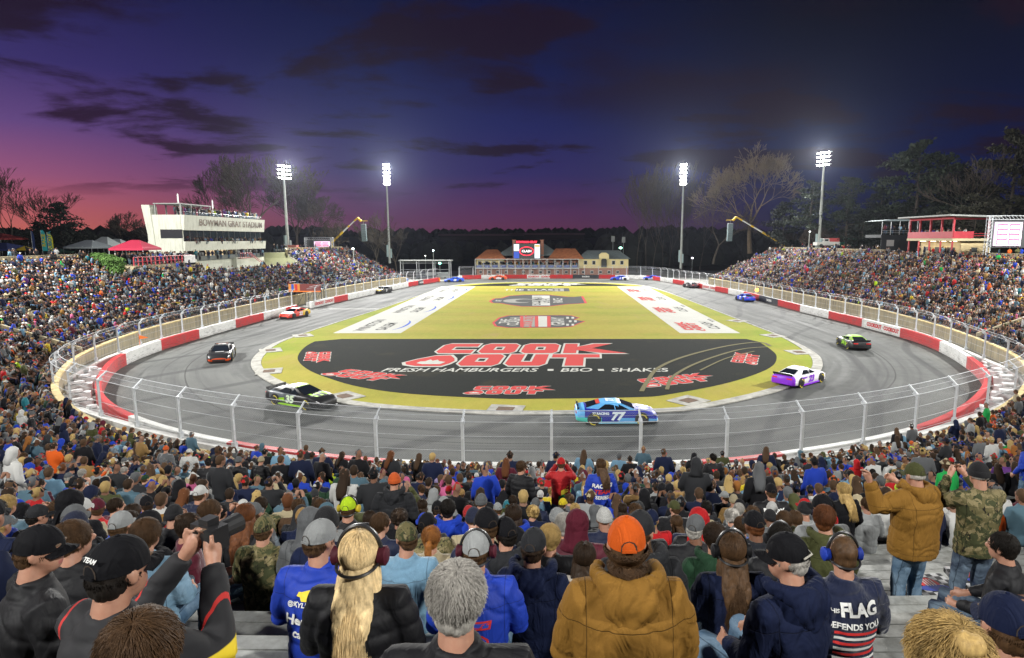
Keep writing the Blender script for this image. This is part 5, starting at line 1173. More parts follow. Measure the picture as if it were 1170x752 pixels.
def make_car(px, py, hd, spec, label, detail=True):
    p = on_z(px, py); t = empty('race_car', (p.x, p.y, GZ+.004), hd, label, 'race car', 'stock cars racing on the oval')
    cols = spec['cols']; mats = [paint(c) for c in cols]
    m = MB(); xs_ = np.r_[-2.46, -2.4, -2.3, np.linspace(-2.15, 2.1, 22), 2.22, 2.32, 2.4, 2.46, 2.5]
    m.loft([car_section(x) for x in xs_])
    me = m.mesh('body', mats, True, 50)
    for pl_ in me.polygons:
        c = pl_.center; pl_.material_index = spec['fn'](c.x, abs(c.y), c.z)
    body = link(bpy.data.objects.new('body', me), t)
    # cabin
    zc = .90; bot = [(-1.95, .70, .955), (-1.0, .84, zc), (.2, .85, zc-.02), (1.12, .76, zc-.03)]; top = [(-1.0, .56, 1.23), (-.7, .60, 1.265), (.0, .60, 1.275), (.22, .57, 1.24)]
    rings = []
    for (bx, by, bz), (tx, ty, tz) in zip(bot, top):
        rings.append([(bx, by, bz-.08), (bx, by, bz), (bx*.5+tx*.5, (by+ty)/2+.02, (bz+tz)/2), (tx, ty, tz), (tx, 0, tz+.025), (tx, -ty, tz), (bx*.5+tx*.5, -(by+ty)/2-.02, (bz+tz)/2), (bx, -by, bz), (bx, -by, bz-.08)])
    m = MB(); m.loft(rings, 0, True, True); rc = spec.get('roof', 0); cab = m.build('cabin', [mats[rc]], t, smooth=True, ang=35)
    def quad(pts, n_, mt, push): 
        m = MB(); a, b, c, d = [Vector(q) for q in pts]; nn = (b-a).cross(d-a).normalized()*push; m.add([a+nn, b+nn, c+nn, d+nn], [(0, 1, 2, 3)]); return m.build(n_, mt, t)
    W_ = quad([(1.06, .70, .90), (1.06, -.70, .90), (.27, -.52, 1.225), (.27, .52, 1.225)], 'windshield', CGL, -.02)
    if (W_.data.polygons[0].normal.x < 0): pass
    quad([(-1.86, -.62, .975), (-1.86, .62, .975), (-1.07, .50, 1.215), (-1.07, -.50, 1.215)], 'rear_window', CGL, -.02)
    for s in (1, -1):
        a_ = [(-1.15, s*.845, .945), (.0, s*.862, .92), (.72, s*.82, .92), (.12, s*.635, 1.20), (-.72, s*.64, 1.20)]
        m = MB(); m.add([(q[0], q[1]+s*.012, q[2]) for q in a_], [tuple(range(5))]); m.build('side_window', CGL, t)
        m = MB(); m.tube([(-.12, s*.90, .92), (-.17, s*.68, 1.2)], .02, 4); m.build('window_pillar', mats[rc], t)
    # aero
    m = MB(); m.box((-2.38, 0, 1.03), (.03, 1.62, .16), 0, 0, 0, -.25); [m.box((-2.34, y, .97), (.12, .02, .14)) for y in (-.7, 0, .7)]; m.build('spoiler', spec.get('spoil') or BLK, t)
    m = MB(); m.prism([(2.0, -.92), (2.42, -.85), (2.6, -.5), (2.64, 0), (2.6, .5), (2.42, .85), (2.0, .92)], .09, .125); m.build('splitter', BLK, t)
    m = MB(); m.box((2.475, 0, .26), (.06, 1.05, .15)); m.box((2.43, 0, .44), (.08, .8, .07), 0, 0, 0, .4); m.build('grille', BLK, t)
    for s in (1, -1):
        m = MB(); m.box((2.30, s*.72, .56), (.26, .26, .035), s*-.55, 0, 0, .55); m.build('headlight', WHL, t)
        m = MB(); m.box((-2.46, s*.60, .74), (.03, .42, .09)); m.build('tail_light', REDL, t)
        m = MB(); m.box((-.1, s*.985, .165), (3.0, .04, .11)); m.build('side_skirt', [paint(spec['skirt'])] if 'skirt' in spec else BLK, t)
    for x in (1.47, -1.38):
        for s in (1, -1):
            m = MB(); m.tube([(x, s*.90, .37), (x, s*.999, .37)], .415, 20); m.build('wheel_arch', BLK, t)
            m = MB(); m.tube([(0, -s*.14, 0), (0, s*.10, 0), (0, s*.135, 0)], [.345, .345, .30], 20); w_ = m.build('wheel', RUB, t, (x, s*.90, .347), smooth=True)
            m = MB(); m.tube([(0, s*.12, 0), (0, s*.142, 0)], [.215, .20], 14); [m.box((math.cos(a)*.1, s*.145, math.sin(a)*.1), (.19, .012, .04), 0, 0, 0, -a) for a in np.linspace(0, 6.28, 6)[:-1]]; m.build('rim', RIMM, w_)
            if spec.get('tl', 1):
                m = MB(); 
                for a0 in (0.3, 3.44):
                    A_ = [(math.cos(a), math.sin(a)) for a in np.linspace(a0, a0+1.5, 7)]; m.add([(c_*.325, s*.14, s_*.325) for c_, s_ in A_]+[(c_*.265, s*.143, s_*.265) for c_, s_ in A_], [(i, i+1, 8+i, 7+i) for i in range(6)])
                m.build('tyre_lettering', TYL, w_)
    if spec.get('num'):
        nm = mat('number_ink_%d' % len(bpy.data.materials), spec.get('nc', (.7, .7, .7)), .4)
        for s in (1, -1):
            M_ = Matrix.Translation((-.02, s*1.003, .54)) @ Matrix.Rotation(0 if s < 0 else math.pi, 4, 'Z') @ Matrix.Rotation(R(90), 4, 'X'); m = MB(); add_text(m, spec['num'], .66, M_, 0, .04, .2, 1.1)
            if spec.get('txt'): add_text(m, spec['txt'], .2, Matrix.Translation((-1.0 if s < 0 else -1.0, s*1.004, .72)) @ Matrix.Rotation(0 if s < 0 else math.pi, 4, 'Z') @ Matrix.Rotation(R(90), 4, 'X'), 0, .012)
            m.build('number', nm, t)
        m = MB(); add_text(m, spec['num'], .62, Matrix.Translation((-.36, 0, 1.312)) @ Matrix.Rotation(R(90), 4, 'Z'), 0, .04, .1, 1.1); m.build('number', nm, t)
    for nm_, mt_, pts in spec.get('decals', []):
        m = MB(); m.add(pts, [tuple(range(len(pts)))]); m.build(nm_, [paint(mt_)], t)
    return t
W1, K1 = (.72, .72, .74), (.018, .018, .02)
def hood_stripes(col, n=3):
    return [('hood_stripe', col, [(1.2+.1*k, -.55+.42*k, .905-.0*k), (1.95, -.45+.42*k, .812), (1.95, -.28+.42*k, .812), (1.2+.1*k, -.30+.42*k, .905)]) for k in range(n)]
# 77: two blues with mint tail, facing right
make_car(703, 480.5, 0.02, dict(cols=[(.015, .025, .30), (.12, .42, .80), (.08, .62, .50), W1], roof=1, num='77', nc=(.75, .85, .9), txt='77 RACING', skirt=(.25, .6, .8),
    fn=lambda x, y, z: (2 if x < -1.0 and z < .52 else (1 if x < -1.9 else (1 if z < .36 and x > .0 else 0))), decals=[('hood_panel', W1, [(1.3, -.1, .93), (2.05, .12, .795), (2.05, .5, .785), (1.3, .35, .925)]), ('roof_panel', (.6, .05, .03), [(-1.25, -.45, 1.2), (-1.02, -.52, 1.255), (-1.02, .52, 1.255), (-1.25, .45, 1.2)])]), 'light and dark blue race car with a white number 77 nearest the fence')
make_car(345, 461.5, R(-26), dict(cols=[K1, (.10, .115, .13), (.30, .62, .02)], roof=0, num='35', nc=(.70, .85, .62), skirt=(.3, .62, .02), fn=lambda x, y, z: (1 if -1.9 < x < .4 and z > .55 else 0), decals=hood_stripes((.32, .62, .02))+[('roof_stripe', (.32, .62, .02), [(.0, -.55, 1.305), (.2, -.54, 1.28), (.2, .54, 1.28), (.0, .55, 1.305)])]+[('door_flash', (.3, .62, .02), [(-1.3, s*.999, .42), (-.45, s*.999, .34), (-.5, s*.999, .62), (-1.0, s*.999, .55)]) for s in (-1, 1)]), 'black and grey race car with neon green stripes and number 35')
make_car(254, 409.5, R(-68), dict(cols=[K1, (.62, .07, .01)], roof=0, num='78', nc=(.6, .6, .6), fn=lambda x, y, z: 1 if (x > 2.15 and z < .36) else 0, decals=[('hood_script', (.5, .5, .5), [(1.45, -.35, .905), (1.62, -.35, .885), (1.62, .35, .885), (1.45, .35, .905)]), ('roof_stripe', (.6, .12, .02), [(-.9, -.5, 1.285), (-.6, -.5, 1.31), (-.6, .5, 1.31), (-.9, .5, 1.285)])]), 'black race car with an orange nose coming head-on through the left turn')
make_car(913, 437.5, R(38), dict(cols=[W1, (.24, .03, .62)], roof=0, num='23', nc=(.22, .03, .6), txt='RACING', skirt=(.24, .03, .62), fn=lambda x, y, z: 1 if (x < -2.1 and z < .95) or (z < .24) else 0, decals=[('roof_stripe', (.24, .03, .62), [(-.15, -.5, 1.308), (.1, -.5, 1.296), (.1, .5, 1.296), (-.15, .5, 1.308)])]), 'white and purple race car with number 23 on the door')
make_car(974, 396.5, R(84), dict(cols=[K1, (.20, .21, .22), (.22, .42, .02)], roof=2, num='54', nc=(.3, .62, .02), fn=lambda x, y, z: 1 if -1.6 < x < 1.2 and z > .6 else 0, decals=[('door_flash', (.3, .62, .02), [(-.9, s*.999, .3), (-.55, s*.999, .3), (-.6, s*.999, .72), (-.85, s*.999, .72)]) for s in (-1, 1)]), 'black and silver race car with a neon green roof leaving the right turn')
make_car(851, 343.5, R(97), dict(cols=[(.02, .06, .55), (.03, .15, .7)], roof=0, num='17', fn=lambda x, y, z: 0, tl=0, decals=[('roof_stripe', (.3, .6, .05), [(-.3, -.5, 1.312), (.0, -.5, 1.308), (.0, .5, 1.308), (-.3, .5, 1.312)])]), 'royal blue race car on the back straight beside the black barrier panel')
make_car(789, 328.5, R(104), dict(cols=[(.06, .04, .05), (.4, .4, .4)], roof=1, num='4', fn=lambda x, y, z: 0, tl=0), 'dark grey race car farther along the back straight')
make_car(745, 320, R(168), dict(cols=[(.03, .07, .55), W1], roof=0, num='9', fn=lambda x, y, z: 1 if z < .35 else 0, tl=0), 'blue race car entering the far turn in front of a red barrier panel')
make_car(708, 320.3, R(178), dict(cols=[W1, (.03, .07, .5), (.5, .05, .05)], roof=1, num='5', fn=lambda x, y, z: 1 if x > -.6 else 0, tl=0), 'white and blue race car in front of the white far barrier panel')
make_car(569, 319.8, R(182), dict(cols=[(.62, .10, .04), W1], roof=0, num='12', fn=lambda x, y, z: 1 if -1 < x < .4 and z < .6 else 0, tl=0), 'orange-red and white race car crossing the far turn')
make_car(519, 322.3, R(196), dict(cols=[(.03, .10, .6), (.4, .3, .04)], roof=0, num='48', fn=lambda x, y, z: 0, tl=0), 'blue race car leaving the far turn beside the corner opening')
make_car(437, 334.7, R(-108), dict(cols=[K1, (.45, .33, .05)], roof=0, num='3', fn=lambda x, y, z: 1 if z > .6 and x > 1 else 0, tl=0), 'black and gold race car low on the front straight by the orange-edged wall')
make_car(337, 362.3, R(-103), dict(cols=[(.60, .05, .03), (.65, .42, .03), W1], roof=0, num='22', fn=lambda x, y, z: 1 if x < -.6 else (2 if z > .7 and x > 1.3 else 0), tl=0), 'red and yellow race car with a pale hood on the front straight')
# ------------------------------------------------------------------ cloth, skin and hair
NC = {'black': (.006, .006, .008), 'charcoal': (.022, .023, .026), 'grey': (.11, .115, .12), 'light grey': (.27, .28, .28), 'white': (.52, .52, .50), 'navy': (.007, .012, .040), 'royal blue': (.012, .045, .40), 'light blue': (.16, .30, .42),
      'steel blue': (.07, .13, .17), 'teal': (.02, .16, .20), 'red': (.42, .012, .015), 'maroon': (.09, .010, .022), 'orange': (.62, .10, .010), 'yellow': (.58, .44, .02), 'tan': (.30, .18, .065), 'golden brown': (.25, .125, .022), 'brown': (.075, .042, .022),
      'beige': (.38, .32, .20), 'olive': (.065, .070, .025), 'dark green': (.015, .045, .022), 'green': (.02, .20, .05), 'kelly green': (.01, .30, .06), 'neon yellow': (.42, .62, .02), 'pink': (.55, .12, .26), 'purple': (.10, .03, .17), 'lavender': (.30, .24, .42), 'denim blue': (.06, .12, .20)}
HC = {'black': (.012, .009, .007), 'dark brown': (.030, .017, .009), 'brown': (.075, .040, .018), 'auburn': (.12, .042, .014), 'ginger': (.26, .10, .022), 'blond': (.42, .29, .11), 'pale blond': (.78, .60, .33), 'grey': (.40, .39, .37), 'white': (.45, .45, .43)}
SKIN = [(.36, .19, .125), (.32, .165, .105), (.40, .225, .155), (.28, .14, .09), (.14, .065, .035), (.24, .12, .07)]
def cloth_mat(name, kind):
    g = G(name, .85); oi = g.t.nodes.new('ShaderNodeObjectInfo'); c = oi.outputs['Color']
    n = g.noise(g.obj, 3.2, 4, .6, .6); w = g.noise(g.map(g.obj, (1, 1, .45)), 5.5, 3, .5, 1.6); fz_ = g.noise(g.obj, 160, 3, .6)
    fold = g.math('ABSOLUTE', g.math('SUBTRACT', w, .5)); fold = g.rng(fold, 0, .14)
    if kind == 'camo':
        v1 = g.noise(g.obj, 9, 3, .6, .8); v2 = g.noise(g.map(g.obj, (1, 1, 1), (4, 2, 1)), 13, 3, .6, .8); v3 = g.noise(g.map(g.obj, (1, 1, .5), (9, 2, 7)), 17, 4, .7)
        c = g.mix(g.rng(v1, .47, .50, smooth=False), (.115, .10, .045), (.045, .05, .022)); c = g.mix(g.rng(v2, .55, .57, smooth=False), c, (.20, .165, .085)); c = g.mix(g.rng(v3, .60, .62, smooth=False), c, (.015, .014, .010))
    if kind == 'plaid':
        x, y, z = g.xyz(g.obj); f = lambda q, k: g.rng(g.math('SINE', g.math('MULTIPLY', q, k)), .2, .5)
        c = g.mix(g.math('MULTIPLY', f(x, 75.), .6), c, (.012, .012, .016)); c = g.mix(g.math('MULTIPLY', f(z, 75.), .6), c, (.012, .014, .02)); c = g.mix(g.math('MULTIPLY', g.rng(g.math('SINE', g.math('MULTIPLY', z, 37.)), .92, .98), .5), c, (.4, .38, .3))
    if kind == 'cow':
        v1 = g.noise(g.obj, 6.5, 2, .5, .5); c = g.mix(g.rng(v1, .50, .53, smooth=False), (.50, .46, .40), (.20, .085, .035))
    if kind == 'denim': c = g.mix(g.rng(n, .35, .7), c, g.mix(.5, c, (.25, .34, .42)))
    c = g.mix(g.rng(n, .25, .75, .35, 0), c, g.mix(.5, c, (0, 0, 0))); c = g.mix(g.rng(fz_, .3, .8, 0, .10), c, g.mix(1., c, (2.2, 2.2, 2.2), 'MULTIPLY'))
    sx_, sy_, sz_ = g.xyz(g.obj); ln = lambda q, a: g.rng(g.math('ABSOLUTE', g.math('SUBTRACT', q, a)), .0, .0035); seam = g.math('MINIMUM', ln(g.math('ABSOLUTE', sx_), .175), g.math('MINIMUM', ln(sz_, .90), ln(sz_, 1.37)))
    c = g.mix(seam, g.mix(1., c, (.35, .35, .35), 'MULTIPLY'), c); wv = g.wave(g.obj, 210, 1.5, 2); c = g.mix(g.math('MULTIPLY', wv, .10), c, (0, 0, 0))
    h = g.math('ADD', g.math('MULTIPLY', fold, .8), g.math('ADD', g.math('MULTIPLY', fz_, .08), g.math('MULTIPLY', seam, .35)))
    if kind == 'nylon': g.b.inputs['Roughness'].default_value = .68; h = g.math('ADD', g.math('MULTIPLY', fold, .4), g.math('MULTIPLY', g.noise(g.obj, 22, 3, .6, .5), .12))
    g.b.inputs['Specular IOR Level'].default_value = .15 if kind != 'nylon' else .28
    if kind == 'fleece': g.b.inputs['Sheen Weight'].default_value = .3
    return g.out(c, h, .5, dist=.012)
CM = {k: cloth_mat('cloth_'+k, k) for k in ('cotton', 'nylon', 'camo', 'plaid', 'denim', 'fleece', 'cow')}
g = G('skin', .55); oi = g.t.nodes.new('ShaderNodeObjectInfo'); n = g.noise(g.obj, 30, 4, .6); g.b.inputs['Subsurface Weight'].default_value = 0.0
SKINM = g.out(g.mix(g.rng(n, .3, .75, 0, .35), oi.outputs['Color'], g.mix(1., oi.outputs['Color'], (.8, .5, .45), 'MULTIPLY')), n, .1)
EYEM = mat('eye_dark', (.02, .015, .012), .2); LIPM = mat('lip_tone', (.32, .11, .09), .5); BROWM = mat('brow_tone', (.10, .06, .035), .8)
g = G('hair_fibre', .58); oi = g.t.nodes.new('ShaderNodeObjectInfo'); n = g.noise(g.map(g.obj, (1, 1, .12)), 95, 3, .7); n2 = g.noise(g.obj, 14, 4, .6, .8)
c = g.mix(g.rng(n, .25, .8, .0, .8), g.mix(1., oi.outputs['Color'], (.74, .71, .68), 'MULTIPLY'), g.mix(1., oi.outputs['Color'], (1.3, 1.27, 1.2), 'MULTIPLY')); c = g.mix(g.rng(n2, .3, .6, .55, 0), c, g.mix(1., c, (.4, .4, .4), 'MULTIPLY')); g.b.inputs['Specular IOR Level'].default_value = .22
HAIRM = g.out(c, n, .35, dist=.006)
g = G('knit', .95); oi = g.t.nodes.new('ShaderNodeObjectInfo'); n = g.noise(g.obj, 120, 3, .6); KNIT = g.out(g.mix(g.rng(n, .3, .8, .4, 0), oi.outputs['Color'], (0, 0, 0)), n, .8, dist=.006)
HSM = mat('headset_black', (.015, .015, .016), .35); 

# ------------------------------------------------------------------ bodies
def evaluate(mb, voxel, smooth=2, ratio=None, wr=0, wr_scale=(6, 6, 11), puff=0, mats=()):
    me = bpy.data.meshes.new('tmp'); me.from_pydata(mb.v, [], mb.f); o = bpy.data.objects.new('tmp', me); COL.objects.link(o)
    r = o.modifiers.new('r', 'REMESH'); r.mode = 'VOXEL'; r.voxel_size = voxel; r.use_smooth_shade = True
    if smooth: s_ = o.modifiers.new('s', 'SMOOTH'); s_.factor = .5; s_.iterations = smooth
    if ratio: d = o.modifiers.new('d', 'DECIMATE'); d.ratio = ratio
    dg = bpy.context.evaluated_depsgraph_get(); dg.update(); out = bpy.data.meshes.new_from_object(o.evaluated_get(dg))
    bpy.data.objects.remove(o); bpy.data.meshes.remove(me)
    if wr or puff:
        n = len(out.vertices); co = np.empty(n*3); no = np.empty(n*3); out.vertices.foreach_get('co', co); out.vertices.foreach_get('normal', no); co = co.reshape(-1, 3); no = no.reshape(-1, 3)
        d = np.zeros(n)
        for k in range(n):
            p = Vector((co[k, 0]*wr_scale[0], co[k, 1]*wr_scale[1], co[k, 2]*wr_scale[2])); a = mnoise.noise(p+Vector((mnoise.noise(p*.5), 0, mnoise.noise(p*.5+Vector((5, 5, 5)))))*1.2)
            d[k] = -wr*max(0, 1-abs(a)/.22)+wr*.7*mnoise.noise(p*.45)
        if puff: d += puff*(np.abs(np.sin(co[:, 2]*math.pi/.095))**.6-.6)
        co += no*d[:, None]; out.vertices.foreach_set('co', co.ravel())
    out.materials.clear()
    for m in mats: out.materials.append(m)
    out.polygons.foreach_set('use_smooth', [True]*len(out.polygons)); out.update(); return out
def er(c, rx, ry, n=20): return [(c[0]+rx*math.cos(2*math.pi*k/n), c[1]+ry*math.sin(2*math.pi*k/n), c[2]) for k in range(n)]
V3 = Vector
def pose(kind, yaw=0, pitch=0):
    J = dict(sit=kind.startswith('sit'))
    if J['sit']:
        P = dict(pel=(0, 0, .52), che=(0, -.02, .82), nk=(0, .015, 1.02), hd=(0, .045, 1.165), el=(.25, .02, .72), wr=(.13, .27, .62), hip=(.09, .03, .51), kn=(.14, .43, .53), an=(.13, .40, .09))
        if kind == 'sit_lean': P.update(che=(0, .10, .79), nk=(0, .19, .965), hd=(0, .25, 1.09), el=(.24, .26, .66), wr=(.09, .44, .63))
        if kind == 'sit_phone': P.update(el=(.25, .20, .80), wr=(.075, .34, 1.07))
    else:
        P = dict(pel=(0, 0, .96), che=(0, -.01, 1.28), nk=(0, .02, 1.49), hd=(0, .05, 1.635), el=(.27, -.02, 1.16), wr=(.25, .14, .95), hip=(.095, 0, .92), kn=(.11, .04, .50), an=(.12, -.01, .09))
        if kind == 'stand_phone': P.update(el=(.27, .20, 1.28), wr=(.08, .33, 1.53))
        if kind == 'stand_cross': P.update(el=(.27, .06, 1.18), wr=(.04, .24, 1.12))
        if kind == 'stand_arm': P.update(el=(.30, .10, 1.30), wr=(.12, .34, 1.44), elL=(-.40, .10, 1.33), wrL=(-.47, .16, 1.60))
    J.update({k: V3(v) for k, v in P.items()}); J['sh'] = J['nk']+V3((.185, -.01, -.06)); J['kind'] = kind
    J['M'] = Matrix.Translation(J['hd']) @ Matrix.Rotation(R(yaw), 4, 'Z') @ Matrix.Rotation(R(pitch), 4, 'X'); J['yaw'] = yaw
    return J
def side(J, k, s):
    if s < 0 and k+'L' in J: return J[k+'L']
    v = J[k].copy(); v.x *= s; return v
def hand(mb, w, e, s, grip, fine):
    d = (w-e).normalized(); out = V3((0, 0, 1)) if abs(d.z) < .8 else V3((0, 1, 0)); n_ = d.cross(out).normalized(); up = n_.cross(d).normalized()
    mb.tube([w-d*.02, w+d*.03, w+d*.085], [.026, .034, .034], 8)
    if not fine: mb.ell(w+d*.09, (.035, .035, .035), 8, 6); return
    for k in range(4):
        off = up*(.030-.020*k); L_ = (.055, .064, .060, .048)[k]; p = w+d*.075+off; b = n_*s*(-1)
        mb.tube([p, p+d*L_*.5+b*.006, p+(d*L_*.75+b*L_*.35*grip), p+(d*L_*.8+b*L_*.95*grip)], [.0105, .010, .009, .008], 6)
    mb.tube([w+d*.03+up*.02, w+d*.055+up*.05, w+d*.085+up*.062], [.012, .011, .009], 6)
def body_mesh(J, voxel=.012, fine=True, ratio=None):
    mb = MB(); M = J['M']; pt = lambda x, y, z: M @ V3((x, y, z)); R3 = M.to_3x3()
    def el(c, r, seg=20, rg=14): mb.ell(pt(*c), r, seg, rg, 0, R3)
    el((0, -.006, .030), (.074, .094, .086)); el((0, .030, -.045), (.054, .056, .062)); el((0, .012, -.02), (.066, .07, .07))
    mb.tube([pt(0, .086, .022), pt(0, .108, -.010)], [.008, .014], 8); el((0, .098, -.016), (.015, .014, .010), 10, 8)
    for s in (1, -1): el((s*.077, -.004, -.004), (.010, .019, .031), 10, 8); el((s*.030, .082, .038), (.022, .012, .008), 10, 8)
    mb.tube([M @ V3((0, -.02, -.03)), J['nk']+V3((0, -.02, .01)), J['nk']+V3((0, -.03, -.06))], [.054, .058, .075], 12)
    c = J['che']; p = J['pel']; k = J['nk']
    mb.loft([er(p+V3((0, 0, -.08)), .13, .10), er(p, .155, .11), er((p+c)/2, .13, .095), er(c, .15, .105), er(c.lerp(k, .6), .16, .085), er(k+V3((0, -.02, -.02)), .06, .055)])
    for s in (1, -1):
        S_, E_, W_ = side(J, 'sh', s), side(J, 'el', s), side(J, 'wr', s); mb.tube([S_-V3((s*.06, 0, .02)), S_, S_.lerp(E_, .5), E_, E_.lerp(W_, .4), W_], [.05, .052, .044, .038, .036, .025], 10); hand(mb, W_, E_, s, .8 if 'phone' in J['kind'] or 'arm' in J['kind'] else .45, fine)
        H_, K_, A_ = side(J, 'hip', s), side(J, 'kn', s), side(J, 'an', s); mb.tube([H_, H_.lerp(K_, .5), K_, K_.lerp(A_, .35), A_], [.085, .075, .055, .052, .036], 10); mb.tube([A_+V3((0, -.04, -.03)), A_+V3((0, .08, -.05)), A_+V3((0, .15, -.06))], [.034, .036, .024], 8)
    me = evaluate(mb, voxel, 2 if voxel < .02 else 1, ratio, mats=[SKINM, EYEM, LIPM, BROWM])
    if not ratio:
        Mi = M.inverted(); cs = np.empty(len(me.polygons)*3); me.polygons.foreach_get('center', cs); idx_ = []
        for q in cs.reshape(-1, 3):
            a = Mi @ V3(q); ax = abs(a.x); v = 0
            if a.y > .045:
                if (ax-.030)**2/.013**2+(a.z-.016)**2/.0075**2 < 1: v = 1
                elif abs(a.z-.042) < .0065 and .012 < ax < .048: v = 3
                elif a.y > .06 and abs(a.z+.052) < .0075 and ax < .024: v = 2
            idx_.append(v)
        me.polygons.foreach_set('material_index', idx_)
    return me
def jacket_mesh(J, kind='plain', voxel=.016, ratio=None, bulk=1.0, sleeve=1.0):
    mb = MB(); c = J['che']; p = J['pel']; k = J['nk']; b = bulk
    low = p+V3((0, 0, -.09 if J['sit'] else -.12))
    mb.loft([er(low, .195*b, .155*b), er(p+V3((0, 0, .02)), .20*b, .155*b), er((p+c)/2, .19*b, .15*b), er(c, .205*b, .15*b), er(c.lerp(k, .5)+V3((0, -.01, 0)), .20*b, .13*b), er(c.lerp(k, .82)+V3((0, -.012, 0)), .145*b, .10*b), er(k+V3((0, -.015, .0)), .088, .082), er(k+V3((0, -.012, .035)), .078, .074)])
    for s in (1, -1):
        S_, E_, W_ = side(J, 'sh', s), side(J, 'el', s), side(J, 'wr', s); W2_ = E_.lerp(W_, .93*sleeve if sleeve < 1 else .95)
        mb.tube([S_-V3((s*.09, 0, .01)), S_-V3((0, 0, .006)), S_.lerp(E_, .35), S_.lerp(E_, .8), E_, E_.lerp(W2_, .4), W2_], [.075*b, .083*b, .077*b, .068*b, .068*b, .060*b, .044*b], 12)
    puff = .007 if kind == 'puffer' else 0
    return evaluate(mb, voxel, 3 if not ratio else 1, ratio, 0 if ratio else (.009 if kind != 'puffer' else .004), (4.2, 4.2, 8), puff=puff if not ratio else 0, mats=[CM['cotton']])
def trouser_mesh(J, voxel=.022, ratio=None):
    mb = MB(); p = J['pel']; mb.loft([er(p+V3((0, 0, -.10)), .16, .13), er(p, .185, .145), er(p+V3((0, 0, .06)), .17, .13)])
    for s in (1, -1):
        H_, K_, A_ = side(J, 'hip', s), side(J, 'kn', s), side(J, 'an', s); mb.tube([H_-V3((0, .04, 0)), H_, H_.lerp(K_, .5), K_, K_.lerp(A_, .4), A_+V3((0, 0, .0))], [.10, .105, .092, .075, .07, .062], 12)
    return evaluate(mb, voxel, 2 if not ratio else 1, ratio, 0 if ratio else .006, mats=[CM['denim']])
def shoes_mesh(J):
    mb = MB()
    for s in (1, -1): A_ = side(J, 'an', s); mb.tube([A_+V3((0, -.07, -.045)), A_+V3((0, .0, -.035)), A_+V3((0, .12, -.05)), A_+V3((0, .19, -.06))], [.045, .052, .048, .03], 10)
    return evaluate(mb, .02, 1, None, mats=[mat('shoe', (.05, .05, .05), .6) if 'shoe' not in bpy.data.materials else bpy.data.materials['shoe']])
# ------------------------------------------------------------------ things worn on the head (head frame: +Y forward)
def dome(c, r, zcut, n=24, m=9, rib=0, wob=0):
    V = []; z0 = (zcut-c[2])/r[2]; th1 = math.acos(max(-1, min(1, z0)))
    for i in range(m+1):
        th = th1*i/m
        for k in range(n):
            ph = 2*math.pi*k/n; q = 1+rib*math.cos(ph*n/2)+wob*mnoise.noise(V3((math.cos(ph)*3, math.sin(ph)*3, i*.7))); V.append((c[0]+r[0]*q*math.sin(th)*math.cos(ph), c[1]+r[1]*q*math.sin(th)*math.sin(ph), c[2]+r[2]*math.cos(th)*(1 if i else 1)))
    return V, [(i*n+k, (i+1)*n+k, (i+1)*n+(k+1) % n, i*n+(k+1) % n) for i in range(m) for k in range(n)]
def cap_mesh(back=False, two=False, mats=None):
    mb = MB(); c, r = (0, -.006, .026), (.0805, .1005, .104); V, F = dome(c, r, .016, 28, 10, wob=.010); n = 28
    mb.add(V, F, 0)
    for i, f in enumerate(mb.f):
        cx_ = sum(mb.v[k][1] for k in f)/4; 
        if two and cx_ < .01: mb.m[i] = 1
    V2, F2 = dome(c, (r[0]-.003, r[1]-.003, r[2]-.003), .018, 28, 6); mb.add(V2, [tuple(reversed(f)) for f in F2], 0)
    mb.ell((0, -.006, .131), (.008, .008, .005), 8, 5, 0)
    bw__ = []; n_ = 11
    for t_ in (0, 1):
        for k in range(n_):
            a = (k/(n_-1)-.5)*2; x = a*.070; y0 = .096*math.sqrt(max(0, 1-(x/.083)**2))-.012; y1 = y0+.068*math.sqrt(max(.0, 1-a*a*.82)); z = .022-.016*a*a; bw__.append((x, y0, z-t_*.004)); bw__.append((x*.97, y1, z-.008-.010*a*a-t_*.004))
    F = []
    for k in range(n_-1):
        a = 2*k; F.append((a, a+1, a+3, a+2)); a += 2*n_; F.append((a+2, a+3, a+1, a))
        F.append((2*k+1, 2*n_+2*k+1, 2*n_+2*k+3, 2*k+3))
    mb.add(bw__, F, 0)
    # strap opening with the strap
    mb.add([(x, -.1065*math.sqrt(max(0, 1-(x/.0805)**2-((z-.026)/.104)**2))-.003, z) for x, z in [(-.034, .018), (.034, .018), (.032, .042), (.02, .058), (0, .064), (-.02, .058), (-.032, .042)]], [tuple(range(7))], 2)
    mb.box((0, -.1085, .022), (.06, .004, .011), 0, 0)
    if back: mb.v = [(-x, -y-.013, z) for x, y, z in mb.v]
    return mb.mesh('cap', mats or [CM['cotton'], CM['cotton'], mat('strap_gap_hair', (.03, .018, .01), .8)], True, 50)
def beanie_mesh(mats=None, pom=False):
    mb = MB(); V, F = dome((0, -.010, .022), (.084, .103, .116), .012, 48, 10, rib=.012); mb.add(V, F)
    rings = [[(.087*math.cos(a)*q, -.010+.106*math.sin(a)*q, z) for a in np.linspace(0, 6.283, 49)[:-1]] for q, z in ((.96, .052), (1.02, .048), (1.03, .02), (1.0, -.006), (.95, -.006))]
    mb.loft(rings, 0, False)
    if pom: mb.ell((0, -.01, .15), (.03, .03, .028), 12, 8)
    return mb.mesh('beanie', mats or [KNIT], True, 60)
